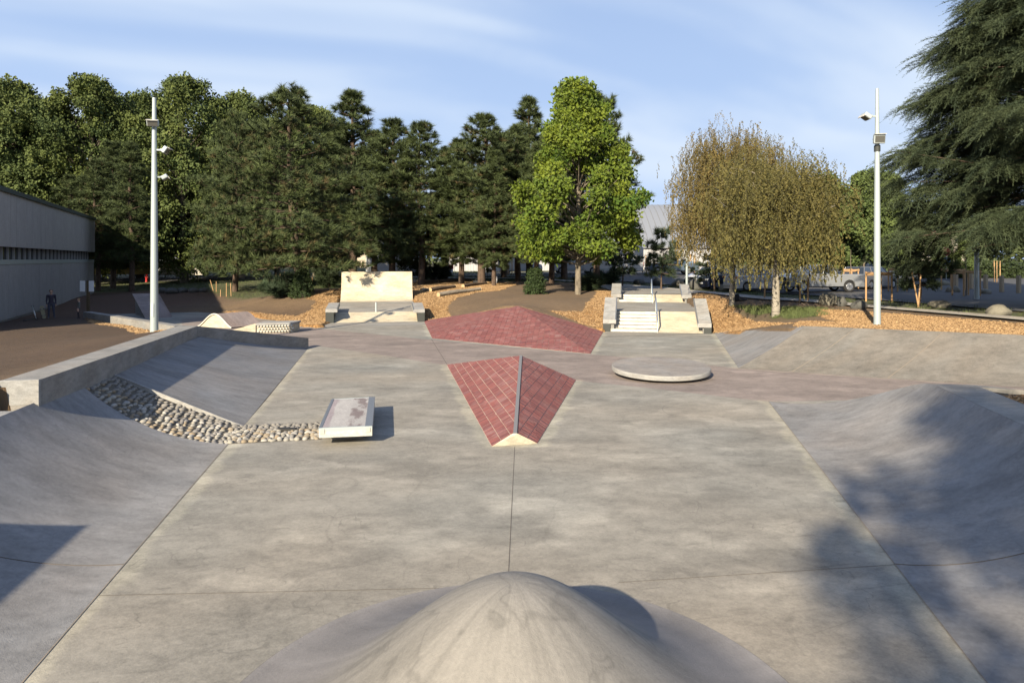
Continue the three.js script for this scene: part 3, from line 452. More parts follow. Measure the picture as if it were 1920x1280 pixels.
// ---------------------------------------------------------------- bricks clipped to a face
function clipTo(poly, tri) { // convex clip in 2D
  for (let i = 0; i < tri.length; i++) { const a = tri[i], b = tri[(i + 1) % tri.length], inn = (p) => (b[0] - a[0]) * (p[1] - a[1]) - (b[1] - a[1]) * (p[0] - a[0]) >= -1e-9, out = []; for (let k = 0; k < poly.length; k++) { const p = poly[k], q = poly[(k + 1) % poly.length], ip = inn(p), iq = inn(q); if (ip) out.push(p); if (ip !== iq) { const d1 = (b[0] - a[0]) * (p[1] - a[1]) - (b[1] - a[1]) * (p[0] - a[0]), d2 = (b[0] - a[0]) * (q[1] - a[1]) - (b[1] - a[1]) * (q[0] - a[0]), t = d1 / (d1 - d2); out.push([p[0] + t * (q[0] - p[0]), p[1] + t * (q[1] - p[1])]); } } poly = out; if (poly.length < 3) return []; }
  return poly;
}
// columns run along edge e0->e1; bricks lie across the column. Returns [{geo, centre}]
function bricks(face, e0, e1, len, wid, gap, lift, seed, jitter = 0) {
  const r = rng(seed), n = face[1].clone().sub(face[0]).cross(face[2].clone().sub(face[0])).normalize(); if (n.y < 0) n.negate();
  const O = e0.clone().addScaledVector(n, -e0.clone().sub(face[0]).dot(n)), ey0 = e1.clone().sub(e0), ey = ey0.addScaledVector(n, -ey0.dot(n)).normalize(), ex = ey.clone().cross(n).normalize();
  let tri = face.map((p) => { const d = p.clone().sub(O); return [d.dot(ex), d.dot(ey)]; }); let ar = 0; for (let i = 0; i < tri.length; i++) { const a = tri[i], b = tri[(i + 1) % tri.length]; ar += a[0] * b[1] - b[0] * a[1]; } if (ar < 0) tri = tri.reverse();
  let x0 = 1e9, x1 = -1e9, y0 = 1e9, y1 = -1e9; for (const p of tri) { x0 = Math.min(x0, p[0]); x1 = Math.max(x1, p[0]); y0 = Math.min(y0, p[1]); y1 = Math.max(y1, p[1]); }
  const out = [];
  for (let x = Math.floor(x0 / len) * len; x < x1; x += len) { const sh = jitter * r() * wid; for (let y = y0 - wid + sh; y < y1; y += wid) { const g = gap / 2, j = (r() - 0.5) * 0.004; const c = clipTo([[x + g, y + g], [x + len - g, y + g], [x + len - g, y + wid - g], [x + g, y + wid - g]], tri); if (c.length < 3) continue; const hh = lift + (r() - 0.5) * 0.006; const P = (q, h) => O.clone().addScaledVector(ex, q[0] + j).addScaledVector(ey, q[1]).addScaledVector(n, h); const top = c.map((q) => P(q, hh)), bot = c.map((q) => P(q, -0.01)); const l = [top]; for (let i = 0; i < c.length; i++) { const k = (i + 1) % c.length; l.push([bot[i], bot[k], top[k], top[i]]); } const cen = top.reduce((s, p) => s.add(p), V(0, 0, 0)).divideScalar(top.length); let A = 0; for (let i = 0; i < c.length; i++) { const a = c[i], b = c[(i + 1) % c.length]; A += a[0] * b[1] - b[0] * a[1]; } if (Math.abs(A) < 0.0012) continue; out.push({ geo: polys(l), cen, tone: r() }); } }
  return out;
}
const brickMap = colourMap(512, 512, (u, v, o) => { const a = pf(u, v, 5, 4), h = pf(u, v, 90, 2), e = sstep(pf(u + .4, v + .1, 7, 4), 0.52, 0.7); const m = 0.8 + 0.5 * (a - .5) + 0.4 * (h - .5) + 0.2; o[0] = m * (1 + 0.15 * e); o[1] = m * (1 + 0.5 * e); o[2] = m * (1 + 0.55 * e); });
const brickMats = [[0.198, 0.064, 0.06], [0.235, 0.076, 0.068], [0.165, 0.055, 0.054], [0.215, 0.088, 0.08]].map((c) => std(c, { map: withRepeat(brickMap, 1 / 2.2), roughness: 0.8, bumpMap: withRepeat(grain, 3), bumpScale: 0.003 }));
function brickThing(t, faces, keep, base) {
  const all = faces.flatMap((f) => f); all.sort((a, b) => b.cen.z - a.cen.z);
  const rest = [[], [], [], []];
  all.forEach((b, i) => { const k = Math.min(3, (b.tone * 4) | 0); if (i < keep) mesh('brick', b.geo, brickMats[k], t); else rest[k].push(b.geo); });
  rest.forEach((l, k) => { if (l.length) { const m = mesh('more_bricks', l, brickMats[k], t); m.userData.kind = 'stuff'; } });
}
{
  // narrow kite-shaped pyramid with a steel ridge
  const t = thing('brick_pyramid', 'narrow kite-shaped red brick pyramid with a steel ridge strip', 'skate pyramid');
  const rf = G(965.8, 813.3, 0.215), ap = D(976.7, 667, 19.2);
  const floorOf = (p) => p.clone().setY(-0.02);
  const dn = V(0, -0.02, 0);
  const lf = [pyL, pyFL, rf, ap], rt = [pyFR, pyR, ap, rf];
  const core = polys([[pyL, pyFL, rf], [pyL, rf, ap], [pyFR, pyR, ap], [pyFR, ap, rf]].map((f) => f.map((p) => p.clone().add(V(0, 0.0, 0)))));
  mesh('mortar_core', core, M.mortar, t);
  mesh('front_face', polys([[pyFL.clone().add(V(0, 0.002, 0.02)), pyFR.clone().add(V(0, 0.002, 0.02)), rf.clone().add(V(0.05, 0.012, 0.02)), rf.clone().add(V(-0.05, 0.012, 0.02))]]), M.creamPale, t);
  mesh('back_face', polys([[pyL, ap, floorOf(ap)], [ap, pyR, floorOf(ap)]]), M.mortar, t);
  const f = [];
  for (const [tri, a, b, s] of [[[pyL, pyFL, rf], pyFL, pyL, 1], [[pyL, rf, ap], pyFL, pyL, 2], [[pyFR, pyR, ap], pyFR, pyR, 3], [[pyFR, ap, rf], pyFR, pyR, 4]]) f.push(bricks(tri, a, b, 0.215, 0.072, 0.013, 0.013, s));
  brickThing(t, f, 300);
  const rd = ap.clone().sub(rf).normalize(), side = V(1, 0, 0.05), up = V(0, 0.02, 0);
  mesh('ridge_strip', prism([rf.clone().addScaledVector(side, -0.04), rf.clone().addScaledVector(side, 0.04), ap.clone().addScaledVector(side, 0.04), ap.clone().addScaledVector(side, -0.04)], [rf.clone().add(V(-0.036, 0.018, 0)), rf.clone().add(V(0.036, 0.018, 0)), ap.clone().add(V(0.036, 0.018, 0)), ap.clone().add(V(-0.036, 0.018, 0))]), M.ridge ??= std([0.24, 0.235, 0.235], { metalness: 0.25, roughness: 0.55 }), t);
}
{
  const t = thing('wide_brick_pyramid', 'broad low red brick pyramid against the bare earth mound', 'skate pyramid');
  const tris = [[rpF1, rpF2, rpA], [rpL, rpF1, rpA], [rpF2, rpR, rpA]];
  mesh('mortar_core', polys(tris), M.mortar, t);
  const f = []; f.push(bricks(tris[0], rpF2, rpF2.clone().add(rpA.clone().sub(rpF1.clone().lerp(rpF2, 0.5))), 0.24, 0.1, 0.01, 0.014, 11, 1));
  f.push(bricks(tris[1], rpF1, rpL, 0.24, 0.1, 0.01, 0.014, 12, 1)); f.push(bricks(tris[2], rpF2, rpR, 0.24, 0.1, 0.01, 0.014, 13, 1));
  brickThing(t, f, 0);
  mesh('earth_side', polys([[rpL, rpA, rpA.clone().setY(-0.3), rpL.clone().setY(-0.3)], [rpA, rpR, rpR.clone().setY(-0.3), rpA.clone().setY(-0.3)]]), M.mortar, t);
}

// ---------------------------------------------------------------- bench, disc
{
  const t = thing('slab_bench', 'low rectangular concrete slab bench with metal edges beside the cobbles', 'bench');
  const c = [G(597.3, 803.3, 0.36), G(697.4, 799.3, 0.36), G(702.5, 744.4, 0.36), G(621.7, 748.4, 0.36)];
  const cen = c.reduce((s, p) => s.add(p), V(0, 0, 0)).divideScalar(4), ins = (k, y) => c.map((p) => V(lerp(cen.x, p.x, k), y, lerp(cen.z, p.z, k)));
  mesh('slab', prism(ins(1, 0.18), ins(1, 0.36)), M.white, t);
  const ed = (a, b, w, y) => { const d = b.clone().sub(a).setY(0).normalize(), n = V(-d.z, 0, d.x); const inn = cen.clone().sub(a).dot(n) > 0 ? n : n.negate(); const q = [a.clone(), b.clone(), b.clone().addScaledVector(inn, w), a.clone().addScaledVector(inn, w)]; return prism(q.map((p) => p.clone().setY(y - 0.05).addScaledVector(inn, -0.004)), q.map((p) => p.clone().setY(y + 0.004).addScaledVector(inn, -0.004))); };
  const stain = colourMap(512, 512, (u, v, o) => { const a = pf(u, v, 7, 5), h = pf(u, v, 60, 2); const k = sstep(u + (a - .5) * 0.5, 0.52, 0.68) * (1 - sstep(u + (a - .5) * 0.3, 0.85, 0.95)) * sstep(a + h * .3, 0.5, 0.75), k2 = 1 - sstep(u + (a - .5) * 0.12, 0.14, 0.2); const m = 1 + 0.4 * (a - .5) + 0.35 * (h - .5); o[0] = m * (1 - 0.55 * k - .22 * k2); o[1] = m * (1 - 0.62 * k - .3 * k2); o[2] = m * (1 - 0.62 * k - .25 * k2); });
  M.benchTop = std([0.43, 0.41, 0.39], { map: stain, roughness: 0.7 });
  const tp = ins(0.985, 0.364); const g = new THREE.BufferGeometry(); g.setAttribute('position', new THREE.Float32BufferAttribute([tp[0], tp[1], tp[2], tp[0], tp[2], tp[3]].flatMap((p) => [p.x, p.y, p.z]), 3)); g.setAttribute('uv', new THREE.Float32BufferAttribute([0, 0, 1, 0, 1, 1, 0, 0, 1, 1, 0, 1], 2)); g.computeVertexNormals();
  mesh('worn_top', g, M.benchTop, t);
  mesh('metal_edge', ed(c[0], c[3], 0.06, 0.366), M.steel, t); mesh('metal_edge', ed(c[1], c[2], 0.14, 0.366), M.steel, t); mesh('metal_edge', ed(c[0], c[1], 0.05, 0.365), M.galv, t); mesh('metal_edge', ed(c[3], c[2], 0.05, 0.365), M.galv, t);
  const bs = ins(0.62, 0); for (const [i, j] of [[0, 1], [3, 2]]) { const a = bs[i].clone().lerp(bs[i === 0 ? 3 : 0], 0.0), b = bs[j].clone(); const n = cen.clone().sub(a.clone().lerp(b, 0.5)).setY(0).normalize().multiplyScalar(0.35); mesh('support', prism([a, b, b.clone().add(n), a.clone().add(n)].map((p) => p.clone().setY(-0.01)), [a, b, b.clone().add(n), a.clone().add(n)].map((p) => p.clone().setY(0.178))), M.concrete, t); }
  for (const k of [0.045, 0.9]) { const p = c[0].clone().lerp(c[1], k + 0.02); const d = c[1].clone().sub(c[0]).normalize(); mesh('corner_plate', box(0.09, 0.09, 0.012, 0, 0, 0).rotateY(Math.atan2(-d.z, d.x)).translate(p.x, 0.305, p.z + 0.009), M.white, t); }
}
{
  const c = G(1239, 685.5, 0.3), t = thing('round_slab', 'round concrete disc tilted slightly off the floor', 'skate disc', [c.x, 0, c.z]);
  const g = new THREE.LatheGeometry([[0, 0.14], [1.46, 0.14], [1.5, 0.155], [1.505, 0.17], [1.505, 0.285], [1.49, 0.3]].map((p) => new THREE.Vector2(...p)), 72), g2 = boxUV(g); g2.rotateX(0.047); mesh('disc', g2, M.ledge, t);
  const top = new THREE.CircleGeometry(1.49, 72); top.rotateX(-Math.PI / 2); top.translate(0, 0.301, 0); top.rotateX(0.047); mesh('disc_top', boxUV(top), M.discTop, t);
  mesh('foot', cyl(1.0, 1.05, 0.2, 0, 0.08, -0.1, 40), M.ledge, t);
}

// ---------------------------------------------------------------- quarter pipe with run-up deck
{
  const t = thing('quarter_pipe', 'cream concrete quarter pipe with a sloped run-up and flat deck', 'quarter pipe');
  const W = 2.38, L = (l, a, h) => at(QP, l, a, h);
  // profile along the axis: floor, run-up, deck, transition
  const sec = (name, a0, h0, a1, h1, mat, n = 6) => mesh(name, gridSurf(8, n, (i, j) => L(lerp(-W, W, i), lerp(a0, a1, j), lerp(h0, h1, j)), (p, i, j) => [i * 4.7, lerp(a0, a1, j)]), mat, t);
  mesh('apron', polys([[L(-2.95, -2.7, 0.006), L(2.95, -1.9, 0.006), L(2.75, 0.02, 0.006), L(-2.75, 0.02, 0.006)]]), M.concrete, t);
  sec('run_up', 0, 0.004, 1.7, 0.46, M.cream); sec('deck', 1.7, 0.46, 6.2, 0.80, M.concrete);
  const R = 2.35, curve = (s) => { const th = s * 1.28; return [6.2 + R * Math.sin(th) * 0.86, 0.80 + R * (1 - Math.cos(th)) * 1.16]; };
  mesh('transition', gridSurf(10, 24, (i, j) => { const [a, h] = curve(j); return L(lerp(-W, W, i), a, h); }, (p, i, j) => [i * 4.7, j * 3]), M.cream, t);
  const pr = Array.from({ length: 25 }, (_, k) => curve(k / 24)), [aT, hT] = curve(1);
  for (const l of [-W, W]) { const f = [[6.2, -0.2], ...pr, [aT + 0.35, hT], [aT + 0.35, -0.2]].map(([a, h]) => L(l, a, h)); const sh = new THREE.Shape([[6.2, -0.2], ...pr, [aT + 0.35, hT], [aT + 0.35, -0.2]].map((p) => new THREE.Vector2(...p))); const g = new THREE.ShapeGeometry(sh), p = g.attributes.position; for (let i = 0; i < p.count; i++) { const q = L(l, p.getX(i), p.getY(i)); p.setXYZ(i, q.x, q.y, q.z); } g.computeVertexNormals(); mesh('side_wall', g, M.creamPale, t); mesh('kerb', polys([[L(l, 0, -0.2), L(l, 1.7, -0.2), L(l, 1.7, 0.459), L(l, 0, 0.003)], [L(l, 1.7, -0.2), L(l, 6.2, -0.2), L(l, 6.2, 0.799), L(l, 1.7, 0.459)]]), M.concrete, t); }
  mesh('top_edge', polys([[L(-W, aT, hT), L(W, aT, hT), L(W, aT + 0.35, hT), L(-W, aT + 0.35, hT)], [L(-W, aT + 0.35, hT), L(W, aT + 0.35, hT), L(W, aT + 0.35, -0.2), L(-W, aT + 0.35, -0.2)]]), M.cream, t);
  const hubba = (fr, l0, l1, a0, h0, a1, h1, th) => { const P = (l, a, h) => at(fr, l, a, h); return prism([P(l0, a0, h0 - th), P(l1, a0, h0 - th), P(l1, a1, h1 - th), P(l0, a1, h1 - th)], [P(l0, a0, h0), P(l1, a0, h0), P(l1, a1, h1), P(l0, a1, h1)]); };
  const support = (fr, l0, l1, a0, a1, yb, yt0, yt1) => { const P = (l, a, h) => at(fr, l, a, h); return prism([P(l0, a0, yb), P(l1, a0, yb), P(l1, a1, yb), P(l0, a1, yb)], [P(l0, a0, yt0), P(l1, a0, yt0), P(l1, a1, yt1), P(l0, a1, yt1)]); };
  const ledge = (name, label, fr, l0, l1, sl0, sl1, a0, h0, a1, h1) => { const q = thing(name, label, 'skate ledge'); mesh('slab', hubba(fr, l0, l1, a0, h0, a1, h1, 0.19), M.ledge, q); mesh('support', support(fr, sl0, sl1, a0 + 0.03, a1 - 0.1, -0.15, h0 - 0.192, h1 - 0.192 + (h1 - h0) * -0.05), M.dark, q); mesh('metal_edge', hubba(fr, sl0 < -1 ? l1 - 0.05 : l0, sl0 < -1 ? l1 + 0.004 : l0 + 0.05, a0 - 0.004, h0 + 0.004, a1, h1 + 0.004, 0.05), M.steel, q); return q; };
  ledge('concrete_ledge', 'weathered ledge on dark support, on the building side of the quarter pipe', QP, -2.8, -2.15, -2.8, -2.35, -0.15, 0.80, 2.4, 1.0);
  ledge('concrete_ledge', 'weathered ledge on dark support between quarter pipe and broad brick pyramid', QP, 2.1, 2.75, 2.35, 2.75, -0.25, 0.72, 2.3, 0.95);
  const pp = L(-0.02, 1.75, 0.46), q = thing('steel_post', 'short galvanised steel post standing on the quarter pipe deck', 'post', [pp.x, pp.y, pp.z]);
  mesh('shaft', cyl(0.055, 0.055, 0.56, 0, 0.28, 0, 16), M.galv, q); mesh('cap', new THREE.SphereGeometry(0.057, 14, 8).scale(1, 0.7, 1).translate(0, 0.56, 0), M.steel, q);

  // ---------------------------------------------------------------- steps, ramps, ledges, handrail
  const s = thing('concrete_steps', 'two flights of pale concrete steps with a mid landing', 'steps');
  const S = (l, a, h) => at(ST, l, a, h), rise = 0.145, tread = 0.37, a2 = 10;
  const blk = (l0, l1, a0, a1, y0, y1) => prism([S(l0, a0, y0), S(l1, a0, y0), S(l1, a1, y0), S(l0, a1, y0)], [S(l0, a0, y1), S(l1, a0, y1), S(l1, a1, y1), S(l0, a1, y1)]);
  for (let k = 0; k < 6; k++) { const st = mesh('step', blk(-2.3, -0.02, k * tread, (k + 1) * tread + (k === 5 ? 0.02 : 0), -0.2, (k + 1) * rise - (k === 5 ? 0.002 : 0)), M.tread, s); mesh('riser', blk(-2.295, -0.025, k * tread - 0.012, k * tread + 0.035, k * rise + 0.006, (k + 1) * rise + 0.003), M.white, st); }
  for (let k = 0; k < 3; k++) { const st = mesh('step', blk(-2.28, -0.02, a2 + k * tread, a2 + (k + 1) * tread + 0.02, 0, 6 * rise + (k + 1) * rise), M.tread, s); mesh('riser', blk(-2.275, -0.025, a2 + k * tread - 0.012, a2 + k * tread + 0.035, (k + 6) * rise + 0.006, (k + 7) * rise + 0.003), M.white, st); }
  const r2 = thing('cream_ramp', 'cream sloping concrete ramp beside the two flights of steps', 'skate ramp');
  const slope = (l0, l1, a0, h0, a1, h1) => gridSurf(4, 8, (i, j) => S(lerp(l0, l1, i), lerp(a0, a1, j), lerp(h0, h1, j)), (p, i, j) => [i * 2.2, lerp(a0, a1, j)]);
  mesh('lower_slope', slope(0.03, 2.2, -0.1, 0.003, 6 * tread, 6 * rise), M.cream, r2); mesh('upper_slope', slope(0.03, 2.1, a2 - 0.1, 6 * rise + 0.002, a2 + 3 * tread, 9 * rise), M.cream, r2);
  mesh('slope_side', polys([[S(2.2, -0.1, -0.1), S(2.2, 6 * tread, -0.1), S(2.2, 6 * tread, 6 * rise), S(2.2, -0.1, 0.003)], [S(0.03, -0.1, -0.1), S(0.03, 6 * tread, -0.1), S(0.03, 6 * tread, 6 * rise), S(0.03, -0.1, 0.003)], [S(0.03, a2 - .1, 0), S(0.03, a2 + 3 * tread, 0), S(0.03, a2 + 3 * tread, 9 * rise), S(0.03, a2 - .1, 6 * rise)]]), M.cream, r2);
  mesh('stringer', prism([S(-0.018, -0.12, -0.1), S(0.028, -0.12, -0.1), S(0.028, 6 * tread, -0.1), S(-0.018, 6 * tread, -0.1)], [S(-0.018, -0.12, 0.05), S(0.028, -0.12, 0.05), S(0.028, 6 * tread, 6 * rise + 0.03), S(-0.018, 6 * tread, 6 * rise + 0.03)]), M.creamPale, s);
  mesh('mid_landing', gridSurf(6, 10, (i, j) => S(lerp(-2.5, 2.4, i), lerp(6 * tread, a2 + 0.02, j), 6 * rise), (p) => [p.x, p.z]), M.concrete, s);
  mesh('upper_landing', gridSurf(6, 6, (i, j) => S(lerp(-2.5, 2.3, i), lerp(a2 + 3 * tread, a2 + 3.4, j), 9 * rise + 0.01 * j), (p) => [p.x, p.z]), M.concrete, s);
  const hub = (label, l0, l1, sl0, sl1, a0, h0, a1, h1, y0) => { const q = thing('stair_ledge', label, 'skate ledge'); mesh('slab', hubba(ST, l0, l1, a0, h0, a1, h1, 0.2), M.ledge, q); mesh('support', support(ST, sl0, sl1, a0 + 0.02, a1, y0, h0 - 0.202, h1 - 0.202), M.dark, q); mesh('foot', support(ST, Math.min(sl0, sl1) + 0.1, Math.max(sl0, sl1) + (sl0 > 0 ? -0.4 : 0.18), a0 + 0.12, a1, y0, h0 - 0.21, h1 - 0.21), M.wall, q); mesh('metal_edge', hubba(ST, sl0 > 0 ? l0 - 0.003 : l1 - 0.05, sl0 > 0 ? l0 + 0.05 : l1 + 0.003, a0 - 0.003, h0 + 0.004, a1, h1 + 0.004, 0.05), M.steel, q); };
  hub('sloping concrete ledge down the lower steps, next to the broad brick pyramid', -2.66, -2.02, -2.66, -2.3, -0.1, 0.60, 2.3, 1.58, -0.15);
  hub('sloping concrete ledge beside the lower cream ramp', 1.9, 2.55, 2.2, 2.55, -0.25, 0.50, 2.3, 1.56, -0.15);
  hub('short concrete ledge beside the upper steps', -2.6, -1.95, -2.6, -2.28, a2 - 0.2, 1.36, a2 + 2.0, 1.98, 0.4);
  hub('short concrete ledge beside the upper cream ramp', 1.8, 2.4, 2.1, 2.4, a2 - 0.4, 1.34, a2 + 2.0, 1.96, 0.4);
  const hr = thing('handrail', 'flat blue-grey steel handrail down the middle of the steps', 'handrail');
  const rl = (a, h) => S(0.0, a, h);
  for (const rg of [prism([S(-0.03, -0.15, 0.52), S(0.03, -0.15, 0.52), S(0.03, 2.4, 1.5), S(-0.03, 2.4, 1.5)], [S(-0.03, -0.15, 0.6), S(0.03, -0.15, 0.6), S(0.03, 2.4, 1.58), S(-0.03, 2.4, 1.58)]), prism([S(-0.03, 9.3, 1.35), S(0.03, 9.3, 1.35), S(0.03, 12, 2.2), S(-0.03, 12, 2.2)], [S(-0.03, 9.3, 1.43), S(0.03, 9.3, 1.43), S(0.03, 12, 2.28), S(-0.03, 12, 2.28)])]) mesh('rail', rg, M.railBlue ??= std([0.30, 0.36, 0.45], { metalness: 0.5, roughness: 0.35 }), hr);
  for (const [a, y0, y1] of [[-0.1, 0, 0.55], [2.3, 0.8, 1.52], [9.4, 0.85, 1.4], [11.9, 1.3, 2.2]]) mesh('upright', prism([S(-0.03, a, y0), S(0.03, a, y0), S(0.03, a + 0.06, y0), S(-0.03, a + 0.06, y0)], [S(-0.03, a, y1), S(0.03, a, y1), S(0.03, a + 0.06, y1), S(-0.03, a + 0.06, y1)]), M.galv, hr);
}

// ---------------------------------------------------------------- small features at the plaza end
{
  const o = G(402, 614), ax = V(0.55, 0, -0.84), pr = V(0.93, 0, 0.36);
  const t = thing('wave_block', 'small wave-shaped mauve concrete roller with pale stone sides', 'skate block');
  const P = (s, d, h) => V(o.x + pr.x * s + ax.x * d, h, o.z + pr.z * s + ax.z * d);
  const w = (s) => 0.68 * Math.pow(Math.cos(clamp(s / 1.15, -1, 1) * Math.PI / 2), 1.5);
  mesh('top', gridSurf(30, 4, (i, j) => { const s = lerp(-1.15, 1.15, i); return P(s, j * 1.9, w(s) + 0.05); }, (p, i, j) => [i * 2.6, j * 1.9]), M.mauve, t);
  for (const d of [0.02, 1.88]) { const l = []; for (let i = 0; i < 30; i++) { const s0 = lerp(-1.15, 1.15, i / 30), s1 = lerp(-1.15, 1.15, (i + 1) / 30); l.push([P(s0, d, -0.05), P(s1, d, -0.05), P(s1, d, w(s1) - 0.03), P(s0, d, w(s0) - 0.03)]); } mesh('side', polys(l), M.creamPale, t); }
  mesh('rim', tube(Array.from({ length: 25 }, (_, i) => { const s = lerp(-1.15, 1.15, i / 24); return P(s, -0.01, w(s) + 0.03); }), 0.045, 40, 6), M.white, t);
  const q = G(520, 624), u = thing('pebble_faced_block', 'low concrete block faced with pale pebbles beside the wave roller', 'skate block');
  const B = (x, y, z) => V(q.x + x, y, q.z + z - x * 0.25);
  mesh('slab', prism([B(-0.95, 0.4, 0.1), B(0.75, 0.4, 0.02), B(0.75, 0.4, -1.1), B(-0.95, 0.4, -1.0)], [B(-0.95, 0.5, 0.1), B(0.75, 0.5, 0.02), B(0.75, 0.5, -1.1), B(-0.95, 0.5, -1.0)]), M.ledge, u);
  mesh('slope', prism([B(-2.6, -0.05, 0.1), B(-0.95, -0.05, 0.1), B(-0.95, -0.05, -1), B(-2.6, -0.05, -1)], [B(-2.6, 0.02, 0.1), B(-0.952, 0.495, 0.1), B(-0.952, 0.495, -1), B(-2.6, 0.02, -1)]), M.creamPale, u);
  mesh('core', prism([B(-0.95, -0.05, 0.03), B(0.7, -0.05, -0.04), B(0.7, -0.05, -1.05), B(-0.95, -0.05, -0.95)], [B(-0.95, 0.4, 0.03), B(0.7, 0.4, -0.04), B(0.7, 0.4, -1.05), B(-0.95, 0.4, -0.95)]), M.creamPale, u);
  const pg = new THREE.IcosahedronGeometry(0.065, 1), rr = rng(9); for (let k = 0; k < 3; k++) for (let i = 0; i < 12; i++) { const m = mesh('pebble', pg, M.white, u); m.position.copy(B(-0.85 + i * 0.135 + (k % 2) * 0.06, 0.09 + k * 0.125, 0.03)); m.scale.set(1, 0.8, 0.9); m.rotation.y = rr() * 3; }
}
{
  const t = thing('tilted_slab', 'mauve tilted concrete slab rising from the plaza near the building', 'skate bank');
  const a = G(272, 597), b = G(318, 595), c = G(292.5, 549.5, 1.38), d = G(247, 550.5, 1.36);
  const n = V(0.35, -0.25, -0.6).multiplyScalar(0.3);
  mesh('slab', prism([a, b, c, d].map((p) => p.clone().add(n)), [a, b, c, d]), M.mauve, t);
  mesh('block', prism([a.clone().add(V(-0.1, -0.1, -0.6)), b.clone().add(V(-0.2, -0.1, -0.6)), c.clone().setY(-0.1).add(V(-.1, 0, -0.2)), d.clone().setY(-0.1).add(V(.1, 0, -0.2))], [a.clone().add(V(-0.1, 0, -0.6)), b.clone().add(V(-0.2, 0, -0.6)), c.clone().add(V(-.1, -0.4, -0.2)), d.clone().add(V(.1, -0.4, -0.2))]), M.wall, t);
}

// ---------------------------------------------------------------- lamp posts
M.pole = std([0.40, 0.46, 0.46], { metalness: 0.15, roughness: 0.42 });
M.lens = std([0.12, 0.12, 0.11], { roughness: 0.15, metalness: 0.2 });
function floodlight(parent, y, yaw, tilt, arm, w = 0.42, h = 0.34) {
  const g = new THREE.Group(); g.name = 'floodlight'; g.position.y = y; g.rotation.y = yaw; parent.add(g);
  mesh('bracket', [box(0.06, 0.06, arm, 0, 0, arm / 2), box(w * 0.9, 0.05, 0.05, 0, 0, arm)], M.pole, g);
  const k = (geo) => geo.rotateX(tilt).translate(0, 0, arm + 0.12);
  mesh('housing', k(new RoundedBoxGeometry(w, h, 0.16, 2, 0.04)), M.galv, g);
  mesh('lens', k(box(w * 0.84, h * 0.66, 0.01, 0, -0.01, 0.085)), M.lens, g);
  mesh('visor', k(box(w * 1.02, 0.02, 0.1, 0, h / 2, 0.1)), M.white, g);
  return g;
}
{
  const b = V(-13.9, land(-13.9, -26.5), -26.5), t = thing('lamp_post', 'tall pale steel lamp post with three floodlights behind the long low wall', 'lamp post', [b.x, b.y, b.z]);
  const h = 9.87 - b.y; const g = new THREE.LatheGeometry([[0.15, 0], [0.145, 0.6], [0.12, h * 0.5], [0.098, h * 0.72], [0.07, h], [0, h]].map((p) => new THREE.Vector2(...p)), 20);
  mesh('pole', g, M.pole, t); mesh('base_plate', cyl(0.24, 0.24, 0.04, 0, 0.02, 0, 20), M.galv, t);
  floodlight(t, 8.85 - b.y, 0.25, 0.35, 0.1, 0.42, 0.26); floodlight(t, 7.85 - b.y, 1.75, 0.6, 0.3, 0.48, 0.28); floodlight(t, 6.8 - b.y, 1.95, 1.0, 0.25, 0.46, 0.24);
  mesh('access_door', box(0.1, 0.5, 0.012, 0, 0.9, 0.153), M.galv, t);
  const c = V(13.6, land(13.6, -25.4) - 0.1, -25.4), u = thing('lamp_post', 'tall pale steel lamp post with two floodlights behind the hipped bank', 'lamp post', [c.x, c.y, c.z]);
  const h2 = 9.95 - c.y; mesh('pole', new THREE.LatheGeometry([[0.125, 0], [0.12, 0.6], [0.105, h2 * 0.5], [0.085, h2 * 0.75], [0.055, h2], [0, h2]].map((p) => new THREE.Vector2(...p)), 20), M.pole, u); mesh('base_plate', cyl(0.24, 0.24, 0.04, 0, 0.1, 0, 20), M.galv, u);
  floodlight(u, 8.05 - c.y, -0.15, 0.15, 0.08, 0.4, 0.36); floodlight(u, 8.92 - c.y, -1.6, 0.95, 0.28, 0.42, 0.3); mesh('collar', cyl(0.11, 0.11, 0.22, 0, 7.72 - c.y, 0, 18), M.dark, u);
}
// slimmer posts further off
function streetLamp(u, vBase, d, vTop, label, armDir, mat = M.pole, r = 0.05) {
  const x = (u - 960) * d / F, y = land(x, -d), top = H - (vTop - YH) * d / F, t = thing('street_lamp', label, 'street lamp', [x, y, -d]);
  mesh('pole', cyl(r * 0.7, r, top - y, 0, (top - y) / 2, 0, 12), mat, t);
  if (armDir) { mesh('arm', bar(V(0, top - y - 0.1, 0), V(armDir * 0.55, top - y + 0.05, 0), 0.03), mat, t); mesh('lamp_head', new RoundedBoxGeometry(0.55, 0.09, 0.2, 2, 0.03).translate(armDir * 0.72, top - y + 0.07, 0), M.galv, t); }
}
streetLamp(291, 0, 60, 232, 'slim grey lamp post seen beside the tall floodlight post by the building', 0, M.pole, 0.09);
streetLamp(1288, 0, 48, 440, 'slim white post by the path beside the steps', 0, M.pole, 0.09);
streetLamp(1686, 0, 62, 432, 'far street lamp with one flat arm among young trees', -1, M.galv, 0.09);
streetLamp(1832, 0, 37, 395, 'grey lamp post on the path verge under the cedar', 0, M.galv, 0.13);
streetLamp(1502, 0, 43, 500, 'short grey post beside the pickup truck', 0, M.galv, 0.09);
streetLamp(1153, 0, 58, 470, 'thin dark post on the footpath near the white van', 0, M.dark, 0.05);
streetLamp(687, 0, 85, 440, 'thin pale post beyond the quarter pipe', 0, M.pole, 0.08);

